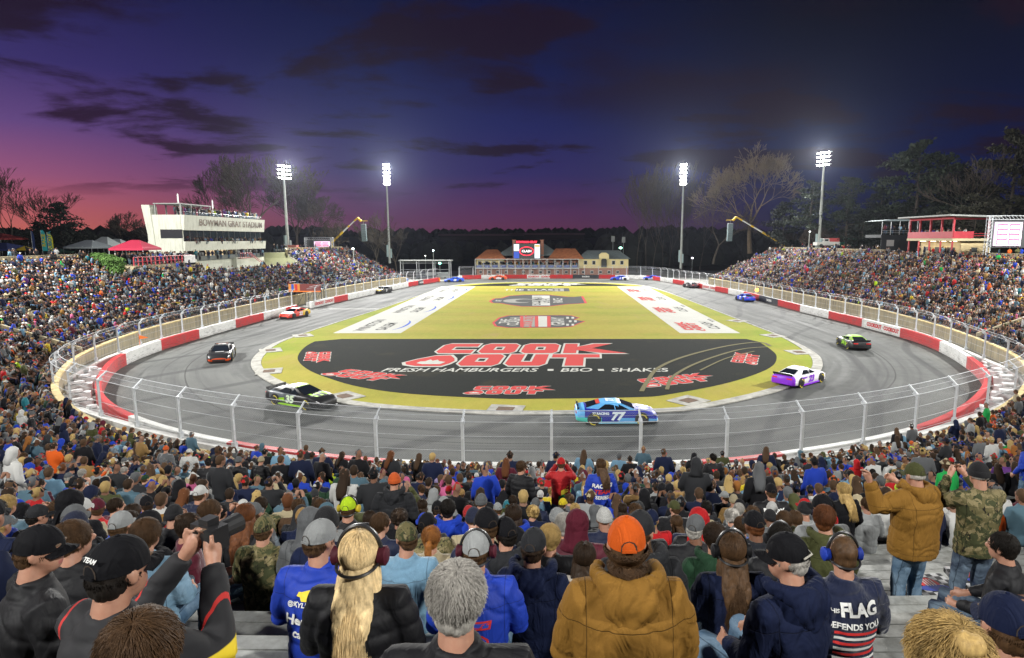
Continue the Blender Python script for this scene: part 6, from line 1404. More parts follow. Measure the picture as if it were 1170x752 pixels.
def hair_solid(style, voxel=.010, ratio=None):
    mb = MB(); mb.ell((0, -.020, .034), (.084, .096, .094), 22, 16); mb.ell((0, -.045, -.02), (.072, .066, .075), 18, 12)
    if style == 'long':
        Q = np.array([(-.05, -.06, .086, .055), (-.12, -.09, .096, .045), (-.22, -.135, .108, .034), (-.29, -.16, .10, .03), (-.36, -.17, .078, .022)])
        for z in np.linspace(-.05, -.36, 15): y, rx, ry = [float(np.interp(-z, -Q[:, 0], Q[:, k_])) for k_ in (1, 2, 3)]; mb.ell((0, y, z), (rx, ry, .055), 18, 10)
        for s in (1, -1): mb.tube([(s*.07, .0, 0), (s*.082, -.02, -.1), (s*.10, -.06, -.2)], [.025, .032, .02], 8)
    if style == 'tail': mb.tube([(0, -.10, .02), (0, -.145, .0), (0, -.16, -.08), (.01, -.165, -.18), (.0, -.17, -.25)], [.02, .034, .036, .028, .008], 10)
    if style == 'bun': mb.ell((0, -.09, .095), (.042, .04, .04), 14, 10)
    if style == 'curly':
        r_ = random.Random(4)
        for _ in range(46):
            a, b = r_.uniform(0, 6.28), r_.uniform(-.9, 1); q = math.sqrt(1-min(1, b*b)); p = V3((.088*q*math.cos(a), -.03+.098*q*math.sin(a), .02+.10*b))
            if p.y < .055 or p.z > .07: mb.ell(p, (.026, .026, .026), 8, 6)
    if style == 'balding': mb = MB(); [mb.ell((.066*math.cos(a), -.012+.080*math.sin(a), .002), (.020, .020, .040), 8, 6) for a in np.linspace(math.pi*1.02-.0, math.pi*1.98, 12)]
    if style == 'under': mb = MB(); mb.ell((0, -.046, -.022), (.073, .063, .075), 20, 16); mb.ell((0, -.016, .01), (.0790, .0905, .06), 22, 16)
    me = evaluate(mb, voxel, 2, ratio, .0 if ratio else .006, (26, 26, 9) if style != 'curly' else (40, 40, 40), mats=[HAIRM])
    if style == 'under':
        bm_ = bmesh.new(); bm_.from_mesh(me); bmesh.ops.delete(bm_, geom=[v for v in bm_.verts if v.co.z > .024 or (v.co.y > .02 and v.co.z > -.03 and abs(v.co.x) < .066)], context='VERTS'); bm_.to_mesh(me); bm_.free()
    return me
def hood_up_mesh(voxel=.014, ratio=None):
    mb = MB(); mb.ell((0, -.022, .022), (.104, .120, .122), 22, 16); mb.loft([er((0, -.03, .0), .10, .105), er((0, -.045, -.08), .105, .10), er((0, -.06, -.16), .125, .10), er((0, -.065, -.20), .15, .09)])
    me = evaluate(mb, voxel, 2, ratio, 0 if ratio else .007, mats=[CM['cotton']]); bm_ = bmesh.new(); bm_.from_mesh(me)
    bmesh.ops.delete(bm_, geom=[f for f in bm_.faces if f.calc_center_median().y > .062 and f.calc_center_median().z > -.10 and abs(f.calc_center_median().x) < .075], context='FACES'); bm_.to_mesh(me); bm_.free(); return me
def hood_down_mesh():     # neck frame
    mb = MB(); pts = [(.115*math.cos(a), .005-.105*math.sin(a)*1.05, .028-.022*math.sin(a)) for a in np.linspace(-.5, math.pi+.5, 14)]
    mb.tube(pts, [.028+.026*math.sin(math.pi*k/13) for k in range(14)], 10); mb.ell((0, -.125, -.035), (.115, .045, .085), 16, 12); mb.ell((0, -.135, -.105), (.06, .03, .05), 12, 10)
    return evaluate(mb, .013, 2, None, .011, (9, 9, 12), mats=[CM['cotton']])
def headset_meshes(behind=False):
    m = MB()
    if behind: A_ = [(.086*math.cos(a), -.03-.09*math.sin(a), -.02-.02*math.sin(a)) for a in np.linspace(0, math.pi, 14)]; m.tube(A_, .007, 6)
    A_ = [(.096*math.cos(a), -.005, .0+.135*math.sin(a)) for a in np.linspace(0, math.pi, 18)]; m.tube(A_, .009, 6)
    band = m.mesh('headset', [HSM], True); cups = []
    for s in (1, -1): c = MB(); c.tube([(s*.074, 0, 0), (s*.082, 0, 0), (s*.112, 0, 0), (s*.120, 0, 0)], [.034, .041, .041, .028], 16); cups.append(c)
    return band, cups
def strands(mb, n, style, length, rad=.0016, seed=1, wave=.004, cpt=(0, -.020, .034), cr=(.085, .098, .096), zmin=-.05, zmax=9):
    r_ = np.random.RandomState(seed); c = np.array(cpt); cr = np.array(cr); cnt = 0
    while cnt < n:
        d = r_.normal(size=3); d /= np.linalg.norm(d); p = c+cr*d*.97
        if p[2] < zmin or p[2] > zmax or (style != 'short' and p[1] > .02 and p[2] < .10) or (p[1] > .060 and p[2] < .085): continue
        cnt += 1; L_ = length*r_.uniform(.7, 1.1); ns = 4 if style == 'short' else 19; st = L_/ns; pts = [p.copy()]; w1, w2 = r_.uniform(0, 6.28, 2); q = p.copy()
        if style == 'short': v = (p-c)/cr; tn = (p-np.array([.012, -.055, .13])); tn -= v*tn.dot(v)/v.dot(v); v /= np.linalg.norm(v); v2 = tn/(np.linalg.norm(tn)+1e-6)*1.0+v*r_.uniform(.0, .16)+r_.normal(size=3)*.10+np.array([0, 0, -.1])
        for k in range(ns):
            if style == 'short': dv = v2+np.array([0, 0, -.12*k])
            else:
                nn = (q-c)/cr**2; nn /= np.linalg.norm(nn); tgt = np.array([q[0]*1.5, -.05 if q[1] < .03 else -.8, -1.2]); dv = tgt-nn*min(0, tgt.dot(nn)) if tgt.dot(nn) < 0 else tgt
                if q[2] < -.04: dv = np.array([q[0]*.35, -.42 if q[2] > -.3 else -.12, -1.0])
                dv = dv+r_.normal(size=3)*.05
            dv /= np.linalg.norm(dv); q = q+dv*st+wave*np.array([math.sin(k*1.1+w1), math.cos(k*.9+w2)*.6, 0])
            e_ = ((q-c)/cr); le = np.linalg.norm(e_)
            if le < 1.0+.02*(w1/6.28): q = c+cr*e_/le*(1.002+.035*w1/6.28)
            elif style != 'short' and q[2] > -.06 and le > 1.09: q = c+cr*e_/le*1.09
            pts.append(q.copy())
        mb.tube([tuple(x) for x in pts], [rad]*(len(pts)-1)+[rad*.4], 3, 0, False)
    return mb

# ------------------------------------------------------------------ shared meshes
PK = ['sit', 'sit_lean', 'sit_phone', 'stand', 'stand_phone', 'stand_cross', 'stand_arm']
POSES = {}
for k in PK:
    for yw in ((-32, 0, 34) if k == 'sit' else ((-24, 22) if k == 'stand' else (0,))): POSES[(k, yw)] = pose(k, yw, -16 if k in ('sit_lean',) else (-4 if k.startswith('sit') else -8))
BODY = {k: body_mesh(J, .0085 if 'phone' in k[0] or 'arm' in k[0] else .011) for k, J in POSES.items()}
base = {k: next(J for q, J in POSES.items() if q[0] == k) for k in PK}
JACK = {(k, t): jacket_mesh(base[k], t) for k in PK for t in ('plain', 'puffer') if not (k in ('stand_arm', 'stand_cross') and t == 'puffer')}
TROU = {k: trouser_mesh(base[k]) for k in PK}; SHOE = {k: shoes_mesh(base[k]) for k in PK}
CAPM = {'cap': cap_mesh(), 'backwards cap': cap_mesh(True), 'trucker cap': cap_mesh(False, True)}
BEAN = beanie_mesh(); BEANP = beanie_mesh(pom=True); HAIRS = {k: hair_solid(k) for k in ('short', 'long', 'tail', 'bun', 'curly', 'balding', 'under')}; HOODU = hood_up_mesh(); HOODD = hood_down_mesh(); HBAND, HCUPS = headset_meshes(True); BLONDE = LONGB = None
HCUPM = [c.mesh('ear_cup', [CM['nylon']], True) for c in HCUPS]
FACING0 = {}
def setmat(o, m, slot=0): o.material_slots[slot].link = 'OBJECT'; o.material_slots[slot].material = m
people_used = set(); PEOPLE_XY = []; n_people = 0
GARM = {'hoodie': ('plain', 'cotton', 'hooded sweatshirt'), 'jacket': ('plain', 'nylon', 'jacket'), 'puffer': ('puffer', 'nylon', 'quilted jacket'), 'sweater': ('plain', 'fleece', 'sweater'), 'camo': ('plain', 'camo', 'camouflage jacket'), 'plaid': ('plain', 'plaid', 'plaid shirt'),
        'denim': ('plain', 'denim', 'denim jacket'), 'cow': ('plain', 'cow', 'cow-print jacket'), 'coat': ('plain', 'cotton', 'coat')}
def person(x, y, z, ang, ps, garm, gcol, head, hcol, label, skin=0, hair='brown', trou='denim blue', scale=1.0, yaw=None, group='spectators in the near stand', headset=None, bulk=1.0, body=None, jacket=None, hairmesh=None, capmat=None, capcol2=None, hood=None, gm=None, pitch=0):
    """body is the top-level object; hair, hat and clothes are its children"""
    ks = [k for k in POSES if k[0] == ps]; k = min(ks, key=lambda q: abs(q[1]-(yaw if yaw is not None else 0))); J = POSES[k]
    o = bpy.data.objects.new('person', BODY[k]); link(o); o.location = (x, y, z); o.rotation_euler = (0, 0, ang-R(90)); o.scale = (scale, scale, scale); o.color = (*SKIN[skin % len(SKIN)], 1)
    tag(o, label, 'person', group); gt, gmn, _ = GARM[garm]; c4 = lambda n_: (*[q*.8 for q in NC.get(n_, HC.get(n_, (.1, .1, .1)))], 1)
    jm = jacket or JACK.get((ps, gt)) or JACK[(ps, 'plain')]
    j = mobj('jacket', jm, o, None, c4(gcol)); j.scale = (bulk, bulk**.7, 1); setmat(j, gm or CM[gmn])
    if jacket: j.scale = (1, 1, 1)
    t = mobj('trousers', TROU[ps], o, None, c4(trou)); s = mobj('shoes', SHOE[ps], o)
    M = J['M']; hc = (*HC.get(hair, (.05, .03, .02)), 1)
    if (garm in ('hoodie',) and head != 'hood') or hood: mobj('hood', HOODD, o, Matrix.Translation(J['nk']+V3((0, 0, .012))), c4(gcol)).scale = (1.08, 1.08, 1.05)
    if head in ('cap', 'backwards cap', 'trucker cap'):
        h = mobj('cap', CAPM[head], o, M, c4(hcol))
        if capmat: setmat(h, capmat)
        hs = 'fringe' if hairmesh in (None, 'short') else ('hat_long' if hairmesh == 'long' else hairmesh); hm = HST[hs] if isinstance(hs, str) else hs
        mobj('hair', hm, o, M @ Matrix.Diagonal((.97, .97, .93, 1)), hc)
    elif head == 'beanie': mobj('beanie', BEAN if hairmesh != 'pom' else BEANP, o, M, c4(hcol)); mobj('hair', HST['balding' if hairmesh != 'long' else 'long'], o, M @ Matrix.Diagonal((.97, .97, .9, 1)), hc)
    elif head == 'hood': hh = mobj('hood', HOODU, o, M, c4(hcol)); mobj('hair', HAIRS['short'], o, M @ Matrix.Diagonal((.96, .96, .96, 1)), hc); (setmat(hh, CM['camo']) if garm == 'camo' else None)
    elif head == 'bald': mobj('hair', HST['balding'], o, M, hc)
    elif isinstance(head, str): mobj('hair', HST.get(head, HST['short']), o, M, hc)
    else: mobj('hair', head, o, M, hc)
    if headset:
        hb = mobj('headset', HBAND, o, M @ Matrix.Scale(1.14 if head is BLONDE or head is LONGB else 1, 4))
        for cm_ in HCUPM: mobj('ear_cup', cm_, hb, None, c4(headset))
    PEOPLE_XY.append((x, y)); return o, J
def solve(px, py, h, snap=True, want=None):
    """stand on the seating bowl so that a head at height h shows at this pixel"""
    d = ray(px, py); cand = []
    for r in range(0, 34):
        i = 230; t_ = 0
        for _ in range(4):
            zf = float(rowz(PARA[i, 1], r)); t_ = (zf+h)/d[2]
            if t_ <= .5: break
            i, s = near_i(d[0]*t_, d[1]*t_)
        if t_ <= .5: continue
        err = abs(s-(r*ROW+.56)); cand.append((err+(abs(d[1]*t_-want)*.6 if want else 0), r, i, s, d[0]*t_, d[1]*t_, zf, err))
    ok = [c for c in cand if c[7] < .43]
    best = min(ok or cand) if want else (ok[0] if ok else min(cand))
    _, r, i, s, x, y, zf, _ = best
    if snap:
        ds = (r*ROW+.56)-s; x += PN[i, 0]*ds; y += PN[i, 1]*ds
    hd_ = at_y(px, py, y).z if y > .3 else zf+h
    sc_ = max(.87, min(1.12, (hd_-zf)/h)); return x, y, zf, i, sc_
def look_angle(i, x, y): n_ = -PN[i]; t_ = np.array([0-x, 62-y]); t_ = t_/np.hypot(*t_); v = n_*.6+t_*.4; return math.atan2(v[1], v[0])
# ------------------------------------------------------------------ people picked out one by one
RELS = []           # (x, y, short phrase) landmarks for the other labels
def put(px, py, want, ps, garm, gcol, head, hcol, label, short=None, yawo=0, **k):
    h = POSES[[q for q in POSES if q[0] == ps][0]]['hd'].z
    if want and want < 5.7:
        c_ = at_y(px, py, want); i, s_ = near_i(c_.x, c_.y); sc = max(.92, min(1.03, (c_.z-float(floor_z(i, s_)))/h)); x, y, z = c_.x, c_.y, c_.z-h*sc
    else: x, y, z, i, sc = solve(px, py, h, True, want)
    a = look_angle(i, x, y)+R(yawo)
    if short: RELS.append((x, y, short))
    people_used.add(label); return person(x, y, z, a, ps, garm, gcol, head, hcol, label, scale=sc, **k)
def hmesh(name, n, style, length, rad=.0016, seed=1, base_='short', **k):
    mb = MB(); s_ = HAIRS[base_]; mb.v = [tuple(v.co*.985) for v in s_.vertices]; mb.f = [list(p.vertices) for p in s_.polygons]; mb.m = [0]*len(mb.f)
    strands(mb, n, style, length, rad, seed, **k); return mb.mesh(name, [HAIRM], True, 180)
def on_back(o, jname, txts, mats, push=.007, shapes=()):
    """lettering laid onto the back of a jacket"""
    j = next(c for c in o.children if c.name.startswith(jname)); bv = BVHTree.FromPolygons([v.co.copy() for v in j.data.vertices], [tuple(p.vertices) for p in j.data.polygons])
    m = MB()
    for (t, size, cx_, cz, mi, bold, sh, sx) in txts:
        V, F = text_mesh(t, size, bold, sh); m.add([(v.x*sx+cx_, -1, v.y+cz) for v in V], F, mi)
    for pts, mi in shapes: m.add([(p[0], -1, p[1]) for p in pts], [tuple(range(len(pts)))], mi)
    bm_ = bmesh.new(); me = m.mesh('lettering', mats); bm_.from_mesh(me); bmesh.ops.triangulate(bm_, faces=bm_.faces[:]); bmesh.ops.subdivide_edges(bm_, edges=[e for e in bm_.edges if e.calc_length() > .03], cuts=2, use_grid_fill=False)
    for k_, v in enumerate(bm_.verts):
        hit = bv.ray_cast(V3((v.co.x, -1, v.co.z)), V3((0, 1, 0)))
        v.co.y = (hit[0].y-push) if hit[0] else 0
    bm_.to_mesh(me); bm_.free(); t = link(bpy.data.objects.new('lettering', me), j); return t
inkW, inkR, inkY, inkB = mat('ink_white', (.62, .62, .60), .7), mat('ink_red', (.5, .02, .02), .7), mat('ink_yellow', (.65, .5, .03), .7), mat('ink_blue', (.02, .05, .35), .7)
def rect(x0, x1, z0, z1, nx=4, nz=2):
    return [(x0+(x1-x0)*a/nx, z0) for a in range(nx+1)]+[(x1, z0+(z1-z0)*b/nz) for b in range(1, nz+1)]+[(x1-(x1-x0)*a/nx, z1) for a in range(1, nx+1)]+[(x0, z1-(z1-z0)*b/nz) for b in range(1, nz)]

g = G('black_yellow_jacket', .8); gx_ = g.xyz(g.obj); gn_ = g.noise(g.obj, 3, 4); ga_ = g.math('ADD', g.math('ABSOLUTE', gx_[0]), g.math('MULTIPLY', gn_, .02)); YBJ = g.out(g.mix(g.math('MULTIPLY', g.rng(ga_, .208, .211), g.rng(gx_[2], .86, .855)), g.mix(g.math('MULTIPLY', g.rng(ga_, .196, .198), g.rng(ga_, .210, .208)), (.006, .006, .008), (.40, .015, .012)), (.62, .46, .015)), gn_, .3)
# fine body and jacket for the closest figures
BIG = {t: jacket_mesh(base['sit'], t, .0105) for t in ('plain', 'puffer')}; WIDE = jacket_mesh(base['sit'], 'plain', .0105, bulk=1.16); TANJ = jacket_mesh(base['stand_arm'], 'plain', .012, bulk=1.34)
HST = dict(HAIRS); HST['short'] = hmesh('hair', 3600, 'short', .030, .0011, 21, wave=.002); HST['long'] = hmesh('hair', 2600, 'long', .42, .0014, 22, 'long', wave=.004, zmin=-.03); HST['tail'] = hmesh('hair', 1500, 'short', .025, .0011, 23, 'tail'); HST['bun'] = hmesh('hair', 2200, 'short', .035, .0011, 24, 'bun', wave=.003); HST['fringe'] = hmesh('hair', 1300, 'short', .022, .0012, 26, 'under', wave=.002, zmin=-.05, zmax=.004); HST['hat_long'] = hmesh('hair', 1500, 'long', .36, .0016, 27, 'under', wave=.004, zmin=-.05, zmax=.006); HST['curly'] = hmesh('hair', 3000, 'short', .05, .0013, 25, 'curly', wave=.010)
BLONDE = hmesh('hair', 6500, 'long', .50, .0010, 3, 'long', wave=.0009, zmin=-.03); GREYH = hmesh('hair', 9000, 'short', .026, .0008, 5); BROWNH = hmesh('hair', 8000, 'short', .042, .0008, 6, wave=.002); LONGB = hmesh('hair', 5500, 'long', .46, .0010, 8, 'long', wave=.0025, zmin=-.03)
CURLY = hmesh('hair', 4200, 'long', .17, .0011, 9, 'under', wave=.013, zmin=-.08, zmax=.010, cr=(.100, .112, .098)); TAILG = hmesh('hair', 1800, 'short', .025, .0009, 10, 'tail'); MESSY = hmesh('hair', 7000, 'short', .05, .0009, 12, 'bun', wave=.005)
G_ = 'spectators nearest the camera'
o, J = put(717, 630, 2.2, 'sit', 'hoodie', 'golden brown', 'cap', 'orange', 'broad person in a tan-brown hooded sweatshirt and bright orange cap over curly hair', 'the orange cap wearer', jacket=WIDE, hairmesh=CURLY, hair='brown', group=G_)
put(520, 694, 1.6, 'sit', 'jacket', 'black', GREYH, None, 'person with short silver-grey hair and dark collar, seen close from behind', 'the silver-haired person', hair='grey', skin=0, group=G_, jacket=BIG['plain'])
put(152, 762, 1.3, 'sit', 'jacket', 'black', BROWNH, None, 'top of a brown-haired head at the bottom edge, in front of the camera', 'the brown-haired head at the bottom edge', hair='brown', group=G_)
put(1092, 768, 1.3, 'sit', 'jacket', 'charcoal', MESSY, None, 'messy blond topknot at the bottom edge below the empty benches', 'the blond topknot', hair='blond', group=G_)
put(33, 634, 2.65, 'sit', 'jacket', 'black', 'cap', 'black', 'person in black jacket and black cap turned in profile at the picture side', 'the black cap in profile', bulk=1.1, jacket=BIG['plain'], hairmesh='short', hair='brown', yaw=-32, yawo=-38, group=G_)
o3, J3 = put(122, 660, 1.9, 'sit_phone', 'jacket', 'black', 'cap', 'black', 'person in black and yellow racing jacket and large black cap raising a camera', 'the camera holder', hair='black', hairmesh='short', group=G_, yawo=-22, gm=YBJ)
on_back(o3, 'jacket', [], [inkY, inkW], .008, [([(-.19, .80), (-.12, .84), (-.02, .885), (-.02, .865), (-.12, .81), (-.19, .755)], 0), ([(.19, .80), (.12, .84), (.02, .885), (.02, .865), (.12, .81), (.19, .755)], 0)])
m = MB(); add_text(m, 'TEAM', .022, Matrix(((1, 0, 0, 0), (0, .45, -1, -.0985), (0, .9, 0, .078), (0, 0, 0, 1))), 0, .0008, .3, 1.1); m.build('lettering', inkW, next(c for c in o3.children if c.name.startswith('cap')))
put(78, 622, 3.4, 'sit', 'jacket', 'black', BROWNH, None, 'person with tousled light brown hair and black jacket between two black caps', 'the tousled brown hair', hair='brown', yaw=-32, group=G_)
put(408, 640, 2.65, 'sit', 'puffer', 'black', BLONDE, None, 'person with very long straight blond hair, black quilted jacket and dark red headset', 'the long blond hair', hair='pale blond', headset='maroon', jacket=BIG['puffer'], group=G_)
o, J = put(363, 622, 3.35, 'sit', 'jacket', 'royal blue', 'cap', 'light grey', 'person in royal blue team jacket with white lettering and a pale grey cap', 'the blue team jacket', bulk=1.1, jacket=BIG['plain'], hair='brown', group=G_, yaw=-32)
on_back(o, 'jacket', [('@KYLELARSON', .036, 0, .88, 0, .001, .2, 1.1), ('Hendrick', .085, 0, .79, 0, .003, .2, 1.0), ('cars.com', .07, .01, .705, 0, .002, .2, 1.0)], [inkW, inkY], .008, [([(-.05, .945), (.035, .965), (.05, .945), (.07, .945), (.075, .925), (.05, .92), (.035, .905), (-.05, .90), (-.06, .92), (-.08, .925), (-.07, .945)], 1)])
camocap = CM['camo']
put(463, 618, 4.2, 'sit', 'sweater', 'light blue', 'cap', 'tan', 'person in faded blue sweater and camouflage cap behind the long blond hair', 'the camouflage cap and blue sweater', capmat=camocap, hair='brown', hairmesh='short', group=G_, yaw=34)
put(492, 618, 5.0, 'sit', 'sweater', 'beige', TAILG, None, 'person with a ginger ponytail and cream sweater', 'the ginger ponytail', hair='ginger', group=G_)
o, J = put(543, 634, 3.1, 'sit', 'jacket', 'royal blue', 'trucker cap', 'black', 'person in royal blue racing jersey, grey mesh cap and dark red headset', 'the mesh cap and headset', capmat=CM['nylon'], hair='brown', headset='maroon', jacket=BIG['plain'], group=G_)
cpo = next(c for c in o.children if c.name.startswith('cap')); cpo.color = (*NC['light grey'], 1)
on_back(o, 'jacket', [('5', .30, 0, .72, 1, .012, .15, 1.2), ('5', .30, 0, .72, 0, .001, .15, 1.2)], [inkB, inkR], .008)
put(555, 603, 4.2, 'sit', 'jacket', 'navy', 'cap', 'black', 'person in black cap directly ahead of the mesh cap and headset', 'the black cap ahead of the headset', hair='brown', yaw=34)
put(577, 613, 4.2, 'sit', 'hoodie', 'charcoal', 'cap', 'black', 'person in charcoal sweatshirt and plain black cap beside the blue and white racing jersey', 'the charcoal sweatshirt', hair='black', yaw=34)
put(591, 620, 5.0, 'sit', 'jacket', 'white', 'backwards cap', 'black', 'person in off-white jacket with a small black cap behind the charcoal sweatshirt', None, hair='blond')
put(353, 600, 4.9, 'sit', 'hoodie', 'grey', 'hood', 'grey', 'person in grey sweatshirt with the hood up beside the pale grey cap', 'the raised grey hood')
put(668, 640, 4.2, 'sit', 'cow', 'white', 'long', None, 'person with dark brown hair in a brown and white cow-print jacket', 'the cow-print jacket', hair='dark brown', group=G_)
put(628, 618, 4.4, 'sit', 'puffer', 'black', BROWNH, None, 'person with short highlighted blond hair in a black jacket left of the cow-print jacket', 'the highlighted blond hair', hair='blond', group=G_)
put(645, 603, 5.6, 'sit', 'sweater', 'maroon', GREYH, None, 'person with salt-and-pepper hair in a maroon sweater', 'the maroon sweater', hair='grey')
put(732, 612, 3.4, 'sit', 'hoodie', 'charcoal', 'cap', 'charcoal', 'person in a dark grey cap just beyond the orange cap', None, hair='brown', yaw=-32)
put(838, 633, 3.6, 'sit', 'coat', 'navy', LONGB, None, 'person with very long brown hair, dark coat and black headset', 'the long brown hair and headset', hair='brown', headset='black', group=G_)
put(818, 618, 4.2, 'sit', 'hoodie', 'dark green', 'short', None, 'person with dark hair in a green sweatshirt behind the black headset', 'the green sweatshirt', hair='dark brown')
o, J = put(907, 642, 2.65, 'sit', 'hoodie', 'navy', 'trucker cap', 'black', 'person in navy hooded sweatshirt and grey-brimmed black cap looking left', 'the grey-brimmed black cap', bulk=1.12, jacket=BIG['plain'], hair='grey', hairmesh='short', yaw=34, yawo=30, group=G_)
m = MB(); m.tube([(.060, -.088, .036), (.0, -.117, .036), (-.060, -.088, .036)], .005, 6); m.build('stripe', mat('cap_stripe', (.35, .33, .28), .7), next(c for c in o.children if c.name.startswith('cap')))
o, J = put(966, 637, 3.3, 'sit', 'sweater', 'navy', 'bald', None, 'person with buzz cut, blue headset and navy shirt reading FLAG with red stripes', 'the flag shirt', hair='brown', headset='royal blue', jacket=BIG['plain'], group=G_)
bz = next(c for c in o.children if c.name.startswith('hair')); bz.data = HAIRS['short']; bz.scale = (.93, .94, .93)
on_back(o, 'jacket', [('THIS', .034, -.115, .905, 0, .001, 0, 1), ('FLAG', .095, .035, .91, 0, .004, 0, 1), ('DEFENDS YOU', .048, .0, .825, 0, .0015, 0, 1)], [inkW, inkR], .008, [(rect(-.11, .15, .775-.033*k, .792-.033*k), 1 if k % 2 == 0 else 0) for k in range(7)])
put(945, 596, 5.0, 'sit', 'hoodie', 'olive', 'short', None, 'person with short reddish brown hair in an olive sweatshirt turning aside', 'the olive sweatshirt', hair='auburn', yaw=-32)
put(925, 582, 5.8, 'sit', 'jacket', 'light grey', 'cap', 'black', 'person in pale grey fleece and small black cap beside the olive sweatshirt', None, hair='brown', yaw=34)
put(893, 618, 4.2, 'sit', 'jacket', 'black', 'short', None, 'person with black hair and black headset above the neon collar', None, hair='black', headset='black')
oT, JT = put(1050, 545, 5.35, 'stand_arm', 'jacket', 'golden brown', 'cap', 'olive', 'person standing in golden brown work jacket and olive cap with the left arm raised', 'the standing golden brown jacket', jacket=TANJ, hair='grey', hairmesh='balding', hood=True, trou='denim blue', yawo=18, gm=CM['cotton'], group=G_)
put(1122, 545, 5.3, 'stand_phone', 'camo', 'olive', 'beanie', 'black', 'person standing in camouflage jacket and black knit hat holding up a phone', 'the standing camouflage jacket', hair='grey', trou='navy', bulk=1.04, group=G_)
put(1160, 508, 9.5, 'stand', 'jacket', 'royal blue', 'beanie', 'dark green', 'person in royal blue jacket and green knit hat standing at the right edge', 'the green knit hat', hair='brown')
put(1152, 628, 4.2, 'sit', 'jacket', 'black', 'short', None, 'person in black jacket and dark jeans seated past the chequered cushions', 'the seated black jacket by the cushions', hair='black', trou='navy', yawo=40, group=G_)
put(1158, 724, 1.9, 'sit', 'jacket', 'navy', 'cap', 'navy', 'person in navy cap at the bottom corner below the chequered cushions', None, hair='brown', group=G_)
put(448, 552, 7.9, 'stand', 'hoodie', 'charcoal', 'beanie', 'orange', 'person standing tall in charcoal sweatshirt and orange-red knit hat', 'the orange knit hat', hair='black', trou='tan', bulk=1.1)
put(595, 535, 11.2, 'stand', 'puffer', 'black', 'short', None, 'person with brown hair standing in a black jacket near the front rows', 'the standing black jacket near the front', hair='brown', yaw=-24, yawo=-25)
o, J = put(641, 531, 12, 'stand_phone', 'jacket', 'red', 'cap', 'red', 'person in red jacket with yellow and green hem and red cap holding a camera', 'the red and yellow racing jacket', hair='brown')
on_back(o, 'jacket', [], [inkY, mat('ink_green', (.02, .25, .05), .7)], .01, [([(.0, 1.16), (.2, 1.26), (.2, 1.16), (.0, 1.06)], 0), ([(-.05, 1.04), (.2, 1.15), (.2, 1.06), (-.05, .95)], 1)])
o, J = put(686, 533, 11.2, 'stand', 'jacket', 'royal blue', 'long', None, 'person standing in royal blue jacket with red and white lettering on the back', 'the royal blue jacket', hair='brown', yawo=5)
on_back(o, 'jacket', [('RACING', .10, 0, 1.31, 0, .004, .2, 1.0), ('TEAM', .11, 0, 1.20, 1, .004, .2, 1.1), ('SERIES', .09, 0, 1.09, 0, .003, 0, 1.0)], [inkW, inkR], .012)
o, J = put(815, 524, 16, 'stand', 'jacket', 'black', 'short', None, 'person standing in black and red racing jacket against the parapet', 'the black and red racing jacket', hair='black')
on_back(o, 'jacket', [('V', .16, 0, 1.30, 0, .02, 0, 1.0), ('RACE', .08, 0, 1.18, 1, .004, 0, 1.0)], [inkR, inkW], .012)
o, J = put(116, 572, 6.4, 'sit', 'hoodie', 'black', 'hood', 'black', 'person in black sweatshirt with hood up and white lettering TEAM STEEL', 'the hooded TEAM STEEL sweatshirt', bulk=1.1)
on_back(o, 'jacket', [('TEAM', .085, 0, .89, 0, .002, 0, 1), ('STEEL', .085, 0, .80, 0, .002, 0, 1), ('1', .20, -.03, .64, 0, .012, 0, 1)], [inkW], .01)
o, J = put(873, 563, 7.1, 'sit', 'jacket', 'black', 'cap', 'black', 'person in black racing jersey with BERRY and a yellow number 2', 'the number 2 jersey', hair='brown', bulk=1.1)
on_back(o, 'jacket', [('BERRY', .085, 0, .93, 0, .004, 0, 1.15), ('2', .33, 0, .76, 1, .01, 0, 1.25)], [inkW, inkY], .01)
put(798, 597, 5.8, 'sit', 'jacket', 'black', 'hood', 'red', 'person in black jacket with a bright red hood up', 'the bright red hood')
o, J = put(515, 584, 7.2, 'sit', 'hoodie', 'royal blue', 'short', None, 'person with black hair in royal blue sweatshirt with an orange and white emblem', 'the royal blue sweatshirt', hair='black')
on_back(o, 'jacket', [('RACE', .10, 0, .80, 0, .01, .2, 1.2)], [inkW, mat('ink_orange', (.65, .12, .02), .7)], .01, [(rect(-.12, .12, .66, .74), 1)])
put(406, 583, 6.5, 'sit', 'jacket', 'black', 'cap', 'neon yellow', 'person in black jacket and red hood lining with a neon cap and yellow headset', 'the neon cap', hair='brown', headset='yellow')
oW, JW = put(211, 604, 5.0, 'sit', 'sweater', 'maroon', 'bun', None, 'person with clipped-up brown hair in a maroon fleece sitting sideways on the bench', 'the maroon fleece', hair='dark brown', trou='light blue', yawo=-52, group=G_)
put(163, 615, 3.7, 'sit', 'denim', 'light blue', BROWNH, None, 'person with brown hair and pale blue shirt hidden behind the raised camera', None, hair='brown', group=G_)
put(134, 604, 4.9, 'sit', 'denim', 'denim blue', 'cap', 'light grey', 'person in denim jacket and off-white baseball cap behind the big black cap', 'the off-white cap', hair='brown')
put(80, 596, 5.0, 'sit', 'jacket', 'black', 'cap', 'grey', 'person in black with a grey and red cap behind the tousled brown hair', None, hair='brown')
put(18, 580, 6.5, 'sit', 'sweater', 'steel blue', 'bun', None, 'blond-haired person in grey-blue at the picture side above the black cap in profile', 'the blond updo', hair='blond')
put(39, 592, 5.6, 'sit', 'jacket', 'black', 'cap', 'charcoal', 'person in a black and grey cap just beyond the black cap in profile', None, hair='black', yaw=-32)
put(299, 608, 5.0, 'sit', 'camo', 'olive', 'cap', 'olive', 'child-sized person in full camouflage jacket and camouflage cap', 'the small camouflage jacket', capmat=camocap, hair='brown')
